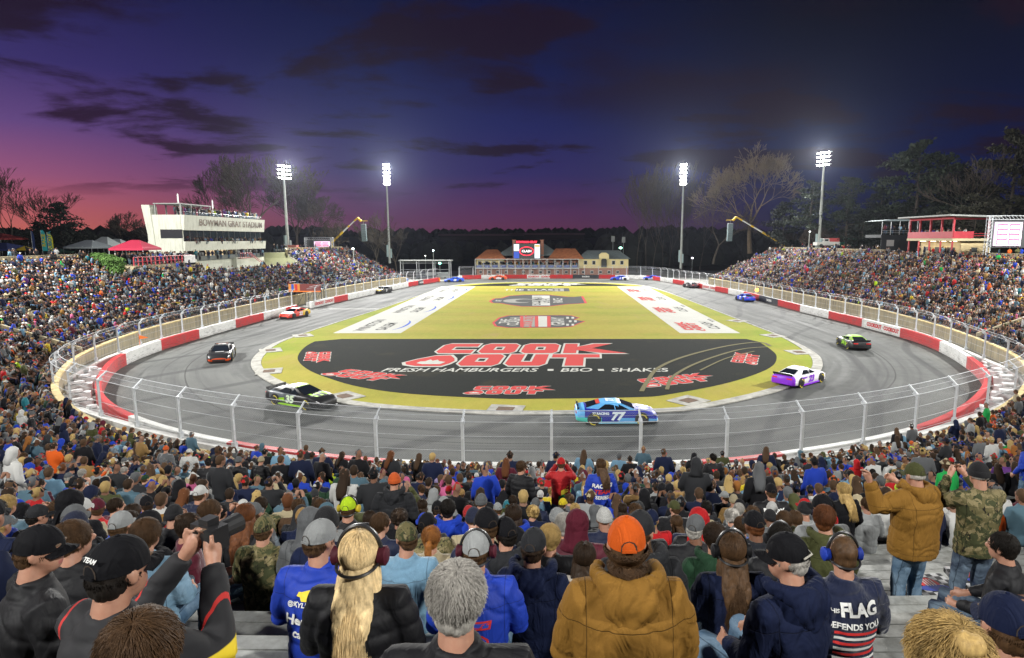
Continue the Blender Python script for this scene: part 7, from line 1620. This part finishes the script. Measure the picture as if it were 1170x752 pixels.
put(283, 592, 5.8, 'sit', 'jacket', 'black', 'long', None, 'person with long auburn hair in black beside the small camouflage jacket', 'the auburn hair', hair='auburn')
put(248, 588, 5.9, 'sit', 'jacket', 'charcoal', 'short', None, 'person with short brown hair and dark grey jacket carrying a light blue strap bag', None, hair='brown', yaw=-32)
put(196, 591, 6.4, 'sit', 'jacket', 'black', 'beanie', 'black', 'person in a black knit hat with red stripe beside the clipped-up hair', None, hair='black')
put(240, 566, 8.2, 'sit', 'jacket', 'navy', 'cap', 'white', 'person in white cap seated above the short brown hair', None, hair='brown')
put(8, 655, 2.2, 'sit', 'jacket', 'black', 'short', None, 'dark-haired person cut by the picture side next to the black cap in profile', None, hair='black') if False else None

# things they hold and things lying on the benches
def hand_thing(o, J, name, mk, label, cat, dz=(0, .05, .07)):
    W_ = (side(J, 'wr', 1)+side(J, 'wr', -1))/2+V3(dz); t = empty(name, o.matrix_basis @ W_ if False else (Matrix.Translation(o.location) @ o.rotation_euler.to_matrix().to_4x4() @ Matrix.Scale(o.scale[0], 4)) @ W_, o.rotation_euler.z, label, cat); mk(t); return t
def mk_phone(t):
    m = MB(); m.box((0, 0, 0), (.155, .009, .076)); m.build('case', HSM, t); m = MB(); m.box((0, -.0065, 0), (.145, .003, .068)); m.build('screen', emat('phone_screen', (.45, .55, .6), 1.0) if 'phone_screen' not in bpy.data.materials else bpy.data.materials['phone_screen'], t)
def mk_cam(t):
    m = MB(); m.box((0, 0, 0), (.135, .06, .09)); m.box((0, .0, .055), (.05, .05, .03)); m.box((.05, -.01, .0), (.04, .075, .085)); m.build('camera_body', HSM, t); m = MB(); m.tube([(0, .03, -.005), (0, .13, -.005)], [.036, .04], 14); m.build('lens', BLK, t)
hand_thing(o3, J3, 'camera_held', mk_cam, 'black camera held up by the person in the large black cap', 'camera')
g = G('chequered_print', .6); ck = g.t.nodes.new('ShaderNodeTexChecker'); ck.inputs['Scale'].default_value = 15; g.lk(g.obj, ck.inputs['Vector']); ck.inputs['Color1'].default_value = (.5, .5, .5, 1); ck.inputs['Color2'].default_value = (.014, .014, .016, 1); CHK = g.out(ck.outputs[0])
for k, (px, py, rz, lb) in enumerate(((1062, 676, .1, 'chequered stadium cushion with red and blue oval lying on the bench'), (1118, 668, -.15, 'second chequered cushion partly hidden behind the seated black jacket'))):
    d = ray(px, py); best = None
    for r in range(34):
        i = 230; 
        for _ in range(3): zf = float(rowz(PARA[i, 1], r))+.43; t_ = zf/d[2]; i, s = near_i(d[0]*t_, d[1]*t_)
        e_ = abs(s-(r*ROW+.56)); 
        if d[1]*t_ > .5 and (best is None or e_ < best[0]): best = (e_, d[0]*t_, d[1]*t_, zf)
    t = empty('seat_cushion', (best[1], best[2], best[3]), rz, lb, 'cushion', 'chequered cushions on the bench'); m = MB(); m.box((0, 0, .045), (.52, .40, .07)); cu = m.build('pad', CHK, t); md = cu.modifiers.new('b', 'BEVEL'); md.width = .02; md.segments = 3
    m = MB(); A_ = np.linspace(0, 6.283, 24)[:-1]; m.add([(.10*math.cos(a), .02+.10*math.sin(a), .082) for a in A_], [tuple(range(23))], 0); m.add([(.15*math.cos(a), -.07+.055*math.sin(a), .084) for a in A_], [tuple(range(23))], 1); [m.b2(-.05+.03*q, -.038+.03*q, -.03, .09, .0835, .0845, 2) for q in range(4)]; m.build('printed_emblem', [inkR, inkB, inkW], t)
    if k == 0: cb = best
t = empty('water_bottle', (cb[1]+.62, cb[2]-.02, cb[3]+.001), 0, 'clear plastic water bottle standing on the bench between the cushions', 'bottle')
PLAST = mat('clear_plastic', (.75, .8, .82), .08); PLAST.node_tree.nodes['Principled BSDF'].inputs['Transmission Weight'].default_value = .85; m = MB(); m.lathe([(.001, 0), (.03, 0), (.032, .02), (.029, .07), (.032, .12), (.031, .15), (.014, .185), (.013, .2)], 16); m.build('bottle', PLAST, t, smooth=True); m = MB(); m.lathe([(.015, .2), (.015, .217)], 12); m.build('cap', inkW, t)

# ------------------------------------------------------------------ further people copied from the photograph, in short form
# crop origin x, y, scale; then entries: x y garment colour head colour hair [pose]
T_ = [((0, 460, 6.27), '''60 255 jacket black cap light_grey brown|120 390 coat beige bun - brown|245 520 hoodie steel_blue hood steel_blue -|320 478 jacket navy long - blond|425 480 jacket black beanie black black|390 540 plaid dark_green cap grey grey|505 512 jacket charcoal short - grey
190 592 sweater maroon short - dark_brown|470 635 sweater navy bald - grey|530 577 jacket navy balding - white|655 562 coat tan short - grey|605 500 jacket orange cap navy brown sit_phone|790 492 puffer charcoal short - grey|883 522 coat black cap dark_green brown|943 408 jacket olive short - brown|842 420 jacket royal_blue cap grey brown
500 272 puffer black beanie black black stand|290 330 hoodie black hood black -|440 312 jacket black curly - black|165 85 puffer black beanie grey grey stand|395 132 coat black hood grey - stand|612 162 coat olive hood light_grey - stand|735 192 hoodie light_grey short - brown|862 222 jacket royal_blue cap royal_blue brown sit_lean|915 242 hoodie olive hood olive -|700 330 hoodie navy hood navy -|770 302 denim grey cap royal_blue brown|810 335 plaid olive cap white blond
615 302 denim steel_blue cap black black|170 50 jacket charcoal beanie white brown|225 32 jacket black cap navy brown stand|265 42 jacket black cap navy brown stand|432 26 puffer black beanie red black|560 118 sweater grey cap red brown|505 115 jacket navy beanie pink brown|325 690 jacket black cap charcoal black|905 722 jacket charcoal beanie grey brown|20 180 sweater royal_blue cap royal_blue brown|100 62 coat black long - blond|30 60 jacket grey cap black black'''),
 ((0, 380, 2.925), '''520 392 sweater grey beanie orange brown stand|592 402 jacket white cap white brown stand|660 437 puffer black cap black black stand|766 432 jacket black beanie grey brown stand|842 430 puffer black beanie beige brown stand|936 428 coat tan short - black|982 428 jacket navy beanie charcoal brown|1026 436 plaid maroon beanie orange brown|990 497 jacket black curly - blond|1120 507 jacket navy tail - blond|1153 484 jacket neon_yellow cap charcoal brown|1048 500 jacket charcoal short - black|1000 562 hoodie dark_green hood dark_green -|960 548 jacket black cap black black|640 562 jacket navy beanie black black
548 500 hoodie black hood light_grey -|440 492 jacket charcoal cap dark_green brown|392 432 jacket charcoal cap grey grey|280 508 coat tan short - dark_brown|735 547 hoodie navy hood navy -|768 582 jacket light_grey cap white brown|792 610 jacket black bun - black|700 505 hoodie olive beanie olive brown|610 480 jacket navy cap navy brown|905 500 hoodie charcoal curly - brown|870 520 jacket black long - brown|830 470 sweater grey beanie tan brown|1085 540 jacket charcoal short - dark_brown|1030 545 hoodie navy beanie charcoal black'''),
 ((560, 510, 7.31), '''30 347 coat charcoal cap red brown|100 322 jacket red short - brown|330 247 jacket green bun - black|412 302 sweater grey cap red brown|476 226 jacket navy cap grey brown|245 352 coat grey long - dark_brown|200 402 sweater teal cap grey brown|335 372 jacket navy cap navy blond|560 347 jacket navy cap black brown|415 417 denim light_blue backwards_cap white brown|180 467 hoodie olive short - dark_brown|285 487 sweater light_grey cap navy brown|375 492 jacket navy beanie grey brown|345 562 coat navy curly - blond
610 502 jacket navy cap yellow brown|642 352 sweater grey short - brown sit_phone|510 392 sweater yellow short - blond|665 452 coat grey curly - brown|715 557 hoodie teal long - blond|800 332 denim light_blue long - blond|935 362 coat tan short - blond|930 412 jacket black beanie black black|980 462 coat olive cap tan brown|800 542 coat brown long - brown|880 562 hoodie black hood grey -|990 622 jacket black cap light_grey grey|40 532 hoodie light_grey cap light_grey brown|240 702 jacket black backwards_cap black blond|100 682 jacket black cap black black|1150 352 jacket royal_blue hood royal_blue -|1130 285 jacket tan curly - brown|150 262 jacket teal short - blond|1140 560 coat brown long - dark_brown'''),
 ((400, 520, 7.31), '''150 122 jacket navy cap tan brown sit_lean|240 112 jacket black short - dark_brown|100 242 jacket navy curly - brown|250 212 jacket purple short - brown|440 222 hoodie pink hood pink -|436 276 coat black long - black|490 162 jacket charcoal cap navy brown|580 162 jacket charcoal short - black|565 292 jacket navy short - brown|630 332 jacket golden_brown short - dark_brown|690 302 coat grey short - brown|730 152 jacket charcoal long - blond|700 232 coat grey cap lavender brown|985 197 coat black cap red brown|900 212 coat black short - brown|965 162 denim light_blue short - dark_brown|1095 217 coat grey cap grey grey
800 302 jacket green cap red brown|902 332 puffer navy cap tan brown|1050 292 coat grey hood charcoal -|755 404 hoodie light_grey hood light_grey -|740 472 jacket black bun - dark_brown|640 502 coat charcoal backwards_cap light_grey brown|568 432 jacket brown long - dark_brown|970 462 coat black long - black|1080 482 jacket black cap black black|1150 452 jacket grey cap white grey|835 132 jacket charcoal cap charcoal black|1075 142 coat black cap beige brown|1040 182 sweater pink cap white brown|540 190 jacket grey cap black brown'''),
 ((770, 380, 2.925), '''145 532 jacket light_grey cap white brown|186 552 jacket black cap light_grey brown|60 520 coat beige cap light_grey grey|490 482 hoodie olive hood olive -|548 512 jacket black long - brown|620 532 coat black long - blond stand|590 452 jacket charcoal short - brown|640 402 jacket black short - brown|680 412 hoodie kelly_green hood kelly_green -|720 392 jacket red long - auburn|820 372 jacket neon_yellow beanie orange brown|790 397 hoodie light_grey cap grey grey|872 392 jacket royal_blue cap white brown|900 402 coat brown long - dark_brown|950 397 jacket charcoal cap light_grey blond
965 432 coat brown cap red brown|912 467 jacket black cap red brown sit_phone|1120 440 coat tan curly - brown|1000 392 jacket black cap black brown|770 472 jacket tan short - blond|290 525 jacket navy cap navy brown|240 462 jacket grey cap grey brown|330 455 sweater light_grey beanie light_grey grey|430 447 jacket navy cap navy grey|375 525 puffer charcoal short - grey|350 542 hoodie steel_blue cap light_grey brown sit_lean|560 430 jacket black cap black brown|510 420 coat black short - black|470 412 sweater denim_blue short - auburn|420 430 jacket charcoal short - dark_brown|1140 262 plaid red short - brown|1100 302 jacket royal_blue short - brown|1060 342 jacket white cap navy brown
1030 300 coat black cap black grey|960 352 coat olive cap charcoal brown|1000 440 jacket navy short - brown|1060 470 coat black long - dark_brown|20 470 jacket light_grey cap royal_blue brown|40 440 hoodie grey curly - brown|100 470 sweater red short - brown|1090 520 coat maroon long - dark_brown|730 505 jacket black long - brown|845 455 coat tan long - brown|700 470 coat navy short - black|215 565 coat tan beanie beige blond|150 660 coat charcoal backwards_cap beige brown|25 640 jacket black long - brown|1130 440 jacket charcoal cap navy grey''')]
GD = {'hoodie': 'hooded sweatshirt', 'jacket': 'jacket', 'puffer': 'quilted jacket', 'sweater': 'sweater', 'camo': 'camouflage jacket', 'plaid': 'plaid shirt', 'denim': 'denim jacket', 'cow': 'cow-print jacket', 'coat': 'coat'}
def headphrase(head, hcol, hair):
    if head == 'hood': return hcol+' hood up'
    if head in ('cap', 'backwards cap', 'trucker cap'): return hcol+' '+head
    if head == 'beanie': return hcol+' knit hat'
    if head in ('bald', 'balding'): return 'thinning %s hair' % hair
    return {'long': 'long %s hair', 'tail': '%s ponytail', 'bun': '%s hair tied up', 'curly': 'curly %s hair', 'short': 'short %s hair'}.get(head, '%s hair') % hair
def mklabel(garm, gcol, head, hcol, hair, ps, x, y):
    core = 'person in %s %s%s %s' % (gcol, GD[garm], ',' if head in ('hood',) else ' and' if hcol else ' with', headphrase(head, hcol, hair))
    if ps.startswith('stand'): core = core.replace('person', 'standing person', 1)
    if core not in people_used and rnd.random() < 1.1:
        key = core
    else: key = None
    rel = sorted((math.hypot(a-x, b-y), a, b, s) for a, b, s in RELS)
    opts = [core]
    for d_, a, b, s in rel[:5]:
        dx, dy = a-x, b-y; w = ('behind' if dy > 0 else 'ahead of') if abs(dy) > abs(dx) else ('left of' if dx > 0 else 'right of')
        opts.append(core+' '+w+' '+s)
    for q in opts:
        if q not in people_used and len(q.replace('-', ' ').split()) <= 16: people_used.add(q); return q
    return None
cnt_ind = len([o for o in bpy.data.objects if o.name.startswith('person')])
for (ox, oy, sc), txt in T_:
    for e_ in txt.replace('\n', '|').split('|'):
        w = e_.split(); 
        if len(w) < 6: continue
        gcol, head, hcol, hair = w[3].replace('_', ' '), w[4].replace('_', ' '), w[5].replace('_', ' '), (w[6] if len(w) > 6 else '-').replace('_', ' ')
        # entries read: x y garment colour head headcolour hair pose
        ps = w[7] if len(w) > 7 else 'sit'
        if hcol == '-': hcol = None
        if hair == '-': hair = 'brown'
        if hair.startswith('sit') or hair.startswith('stand'): ps = hair; hair = 'brown'
        px, py = float(w[0])/sc+ox, float(w[1])/sc+oy; h = base[ps]['hd'].z
        x, y, z, i, s_ = solve(px, py, h, True)
        if any(math.hypot(x-a, y-b) < .40 for a, b in PEOPLE_XY): 
            if any(math.hypot(x-a, y-b) < .26 for a, b in PEOPLE_XY): continue
        lb = mklabel(w[2], gcol, head, hcol or '', hair, ps, x, y)
        if not lb: continue
        sk = 4 if (hair == 'black' and rnd.random() < .3) else rnd.choice((0, 0, 1, 2, 3))
        person(x, y, z, look_angle(i, x, y)+R(rnd.uniform(-12, 12)), ps, w[2], gcol, head if head else 'short', hcol or hair, lb, sk, hair, rnd.choice(('denim blue', 'navy', 'black', 'steel blue')), s_, rnd.choice((-32, 0, 0, 34)), bulk=rnd.uniform(.95, 1.12)); cnt_ind += 1
# ------------------------------------------------------------------ the rest of the nearest rows
def empty_px(px, py): return (962 < px < 1240 and 578 < py < 800) or (196 < px < 325 and 596 < py < 800) or (560 < px < 640 and 700 < py) or (860 < px < 1000 and 700 < py)
GW = [('jacket', 34), ('hoodie', 20), ('puffer', 12), ('coat', 14), ('sweater', 8), ('plaid', 3), ('denim', 4), ('camo', 4)]
CW = [('black', 27), ('charcoal', 14), ('navy', 16), ('grey', 10), ('light grey', 8), ('royal blue', 8), ('red', 5), ('maroon', 4), ('tan', 4), ('olive', 7), ('brown', 4), ('white', 4), ('steel blue', 6), ('beige', 5), ('dark green', 3), ('orange', 1), ('purple', 1), ('teal', 1), ('golden brown', 2)]
HW = [('short', 22), ('long', 14), ('cap', 30), ('backwards cap', 4), ('beanie', 14), ('hood', 7), ('curly', 5), ('tail', 4), ('bun', 3), ('bald', 3)]
HCW = [('black', 24), ('navy', 14), ('white', 10), ('grey', 14), ('red', 7), ('charcoal', 8), ('tan', 6), ('olive', 4), ('royal blue', 4), ('orange', 2), ('light grey', 8), ('maroon', 2), ('beige', 3)]
HRW = [('dark brown', 26), ('brown', 30), ('black', 12), ('blond', 14), ('grey', 12), ('auburn', 4), ('ginger', 2)]
def wc(t, r_=rnd):
    k = r_.random()*sum(w for _, w in t)
    for a, w in t:
        k -= w
        if k <= 0: return a
    return t[-1][0]
seats = []
for r in range(34):
    sres = r*ROW+.56; off = PARA+PN*sres; L_ = np.r_[0, np.cumsum(np.hypot(*np.diff(off, axis=0).T))]; t_ = rnd.uniform(0, .4)
    while t_ < L_[-1]:
        i = int(np.searchsorted(L_, t_)); i = min(max(i, 1), npa-1); f = (t_-L_[i-1])/(L_[i]-L_[i-1]+1e-9); t_ += .485+rnd.uniform(-.03, .07)
        ii = i if f > .5 else i-1
        if (r+1)*ROW > STOP[ii]-.1: continue
        if is_aisle(ii) and rnd.random() < .85: continue
        x, y = off[i-1]+(off[i]-off[i-1])*f
        if y < .2: continue
        zf = float(rowz(PARA[ii, 1], r)); px, py, dep = proj((x, y, zf+1.17))
        if not (-120 < px < 1300 and 200 < py < 830): continue
        if red_zone(ii, 0) and rnd.random() < .45: continue
        if rnd.random() < .045: continue
        seats.append((dep, x, y, zf, ii, px, py))
seats.sort(); XY = np.array(PEOPLE_XY)
rest = []
for (dep, x, y, zf, ii, px, py) in seats:
    if y < 30 and abs(x) < 24 and np.min(np.hypot(XY[:, 0]-x, XY[:, 1]-y)) < .43: continue
    if dep < 3.4 or (dep < 14 and empty_px(px, py)): continue
    if cnt_ind < 300 and dep < 16 and -20 < px < 1190 and py < 770:
        for _ in range(30):
            garm, gcol, head, hcol, hair = wc(GW), wc(CW), wc(HW), wc(HCW), wc(HRW)
            if dep < 4.7: garm, gcol, head, hcol = wc([('jacket', 1), ('hoodie', 1), ('coat', 1)]), wc([('black', 3), ('charcoal', 1), ('navy', 1)]), wc([('cap', 2), ('beanie', 1), ('short', 2)]), wc([('black', 2), ('navy', 1), ('charcoal', 1), ('grey', 1)])
            if head == 'hood': hcol = gcol
            if head in ('short', 'long', 'curly', 'tail', 'bun', 'bald'): hcol = ''
            if garm == 'camo': gcol = 'olive'
            ps = 'sit' if dep < 7 else wc([('sit', 70), ('sit_lean', 14), ('sit_phone', 7), ('stand', 2), ('stand_phone', 1)])
            if ps == 'sit' and rnd.random() < .15: ps = 'sit_lean'
            lb = mklabel(garm, gcol, head, hcol, hair, ps, x, y)
            if lb: break
        if lb:
            person(x, y, zf, look_angle(ii, x, y)+R(rnd.uniform(-16, 16)), ps, garm, gcol, head, hcol or hair, lb, rnd.choice((0, 1, 2, 3, 3, 4)), hair, rnd.choice(('denim blue', 'navy', 'black', 'steel blue')), rnd.uniform(.93, 1.05), rnd.choice((-32, 0, 0, 34)), bulk=rnd.uniform(.93, 1.12)); cnt_ind += 1; continue
    rest.append((dep, x, y, zf, ii))

# ------------------------------------------------------------------ everyone farther off: one crowd
CATTR = mat('crowd_cloth', (1, 1, 1), .85, attr='tint', spec=.2)
def arr(me, cls, M=None):
    n = len(me.vertices); co = np.empty(n*3); me.vertices.foreach_get('co', co); co = co.reshape(-1, 3)
    if M is not None: Mn = np.array(M); co = co @ Mn[:3, :3].T+Mn[:3, 3]
    me.calc_loop_triangles(); f = np.empty(len(me.loop_triangles)*3, int); me.loop_triangles.foreach_get('vertices', f); return co, f.reshape(-1, 3), np.full(n, cls)
def dec(me, target):
    me.calc_loop_triangles(); r_ = min(1, target/max(1, len(me.loop_triangles))); o = bpy.data.objects.new('t', me); COL.objects.link(o); d = o.modifiers.new('d', 'DECIMATE'); d.ratio = r_
    dg = bpy.context.evaluated_depsgraph_get(); dg.update(); out = bpy.data.meshes.new_from_object(o.evaluated_get(dg)); bpy.data.objects.remove(o); return out
LOD = {}
HK = ['cap', 'beanie', 'short', 'long', 'hood']
for lv, (fb, fj, ft, fh) in enumerate(((260, 300, 110, 110), (46, 60, 26, 26))):
    hm = {'cap': dec(CAPM['cap'], fh), 'beanie': dec(BEAN, fh), 'short': dec(HAIRS['short'], fh), 'long': dec(HAIRS['long'], fh), 'hood': dec(HOODU, fh)}; hs = dec(HAIRS['short'], fh//2)
    for ps in ('sit', 'sit_lean', 'sit_phone', 'stand', 'stand_cross'):
        k = [q for q in POSES if q[0] == ps][0 if ps != 'sit' else 1]; J = POSES[k]; b = arr(dec(BODY[k], fb), 0); j = arr(dec(JACK[(ps, 'plain')], fj), 1); t = arr(dec(TROU[ps], ft), 2)
        for hk in HK:
            parts = [b, j, t, arr(hm[hk], 4 if hk in ('short', 'long') else 3, J['M'])]
            if hk in ('cap',) and lv == 0: parts.append(arr(hs, 4, J['M'] @ Matrix.Scale(.94, 4)))
            V_, F_, C_, o_ = [], [], [], 0
            for v, f, c in parts: V_.append(v); F_.append(f+o_); C_.append(c); o_ += len(v)
            LOD[(lv, ps, hk)] = (np.vstack(V_), np.vstack(F_), np.concatenate(C_))
extra = []
def line_people(x0, y0, x1, y1, z, n, ps='stand', face=None, jit=.25):
    for k in range(n):
        f = (k+rnd.uniform(.1, .9))/n; x, y = x0+(x1-x0)*f+rnd.uniform(-jit, jit), y0+(y1-y0)*f+rnd.uniform(-jit, jit)
        extra.append((proj((x, y, z))[2], x, y, z, None, ps, math.atan2(90-y, -x) if face is None else face))
for q in (.7, 1.4, 2.2): line_people(PX0-q, PY0+1.2, PX0-q, PY1-.5, zP[0]-.25-(0 if q > 1 else .1), 26, 'stand')
line_people(PX0-.45, PY0+1, PX0-.45, PY1-1, zP[2]-.55, 34, 'sit'); line_people(PX0-.3, PY0+1, PX0-.3, PY1-.6, zP[4]+.0, 22); line_people(PX0-1.6, PY0+1, PX0-1.6, PY1-.6, zP[4], 18)
for q in (.7, 1.5, 2.4, 3.4): line_people(-55.7-q, 82.6, -55.7-q, 95.5, zt_, 16)
for i in range(6, 150, 1):
    if rnd.random() < .5 and not (80 < PARA[i, 1] < 128): p, q = PARA[i], PN[i]; e_ = rnd.uniform(.8, 5); extra.append((proj((p[0]+q[0]*(STOP[i]+e_), p[1]+q[1]*(STOP[i]+e_), ztop(i)))[2], p[0]+q[0]*(STOP[i]+e_), p[1]+q[1]*(STOP[i]+e_), ztop(i)-.02, None, 'stand', rnd.uniform(0, 6.28)))
for i in range(312, 450): 
    if rnd.random() < .45 and not (88 < PARA[i, 1] < 110): p, q = PARA[i], PN[i]; e_ = rnd.uniform(.8, 5); extra.append((proj((p[0]+q[0]*(STOP[i]+e_), p[1]+q[1]*(STOP[i]+e_), ztop(i)))[2], p[0]+q[0]*(STOP[i]+e_), p[1]+q[1]*(STOP[i]+e_), ztop(i)-.02, None, 'stand', rnd.uniform(0, 6.28)))
for q in (.5, 1.5, 2.6): line_people(X0+q, YA+.6, X0+q, YB-.4, z_fl+.02, 9)
line_people(X0+.6, YA+1, X0+.6, YB-1, -2.95, 9); line_people(hd.location.x+.5, 112.2, hd.location.x+HDW-.6, 112.2, hd.location.z+HDH*.42, 9)
line_people(fx(546), YF-1.2, fx(660), YF-1.2, z1+.2, 34, 'stand', -R(90)); line_people(fx(546), YF-.4, fx(660), YF-.4, z1+.2, 22, 'stand', -R(90))
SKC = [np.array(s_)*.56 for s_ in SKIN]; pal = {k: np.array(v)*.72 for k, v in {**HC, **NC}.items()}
GWn = [(k, v) for k, v in CW]; GWn = [('black', 27), ('charcoal', 13), ('navy', 20), ('grey', 9), ('light grey', 8), ('royal blue', 8), ('red', 3.5), ('maroon', 2), ('tan', 2.5), ('olive', 3), ('brown', 1.5), ('white', 7), ('steel blue', 10), ('light blue', 6), ('beige', 2), ('dark green', 2), ('orange', 1.5), ('yellow', 1), ('kelly green', .6), ('pink', .6), ('purple', .7), ('teal', 1), ('golden brown', 2), ('neon yellow', .4)]
Vs, Fs, Cs, off_ = [], [], [], 0
allp = [(dep, x, y, zf, ii, None, None) for dep, x, y, zf, ii in rest]+extra
NT = 0
for (dep, x, y, zf, ii, ps, face) in allp:
    lv = 0 if dep < 34 else 1
    if ps is None: ps = wc([('sit', 62), ('sit_lean', 16), ('sit_phone', 6), ('stand', 4 if dep < 40 else 9), ('stand_cross', 2)])
    elif ps == 'stand' and rnd.random() < .3: ps = 'stand_cross'
    hk = wc([('cap', 32), ('beanie', 18), ('short', 26), ('long', 16), ('hood', 8)]); V_, F_, C_ = LOD[(lv, ps, hk)]
    a = (look_angle(ii, x, y)+R(rnd.uniform(-22, 22)) if face is None else face+R(rnd.uniform(-30, 30)))-R(90); s_ = rnd.uniform(.92, 1.06); ca, sa = math.cos(a)*s_, math.sin(a)*s_
    P = np.empty_like(V_); P[:, 0] = V_[:, 0]*ca-V_[:, 1]*sa+x; P[:, 1] = V_[:, 0]*sa+V_[:, 1]*ca+y; P[:, 2] = V_[:, 2]*s_+zf
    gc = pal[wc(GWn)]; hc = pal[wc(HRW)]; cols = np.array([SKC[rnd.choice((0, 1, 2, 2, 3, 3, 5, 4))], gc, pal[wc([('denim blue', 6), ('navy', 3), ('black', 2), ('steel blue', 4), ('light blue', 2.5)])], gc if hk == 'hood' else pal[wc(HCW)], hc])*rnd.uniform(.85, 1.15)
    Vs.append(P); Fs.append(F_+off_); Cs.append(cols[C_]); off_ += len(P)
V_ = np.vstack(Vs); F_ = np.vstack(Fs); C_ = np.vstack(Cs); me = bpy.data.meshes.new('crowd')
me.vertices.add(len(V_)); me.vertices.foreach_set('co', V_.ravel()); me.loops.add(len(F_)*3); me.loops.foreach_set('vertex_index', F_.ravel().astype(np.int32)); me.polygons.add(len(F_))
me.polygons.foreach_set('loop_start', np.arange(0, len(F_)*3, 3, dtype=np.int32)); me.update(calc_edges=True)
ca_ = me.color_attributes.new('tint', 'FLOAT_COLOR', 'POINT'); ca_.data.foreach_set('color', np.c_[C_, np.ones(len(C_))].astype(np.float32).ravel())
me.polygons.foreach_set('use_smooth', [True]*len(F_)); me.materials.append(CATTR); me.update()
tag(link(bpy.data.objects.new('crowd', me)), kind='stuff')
print('PEOPLE', cnt_ind, 'crowd', len(allp), 'tris', len(F_))
for m_ in [m for m in bpy.data.meshes if m.users == 0]: bpy.data.meshes.remove(m_)
# ------------------------------------------------------------------ thin scattering volume, added to give the lamps their halo
hz_ = bpy.data.materials.new('halo_volume'); hz_.use_nodes = True; t_ = hz_.node_tree
for n in list(t_.nodes): t_.nodes.remove(n)
pv = t_.nodes.new('ShaderNodeVolumePrincipled'); pv.inputs['Color'].default_value = (.72, .80, 1.0, 1); pv.inputs['Density'].default_value = .00005; pv.inputs['Anisotropy'].default_value = .75
mo = t_.nodes.new('ShaderNodeOutputMaterial'); t_.links.new(pv.outputs[0], mo.inputs['Volume'])
mb = MB(); mb.b2(-1600, 1600, -400, 2700, GZ-2, 60); tag(mb.build('halo_haze', hz_), kind='stuff')
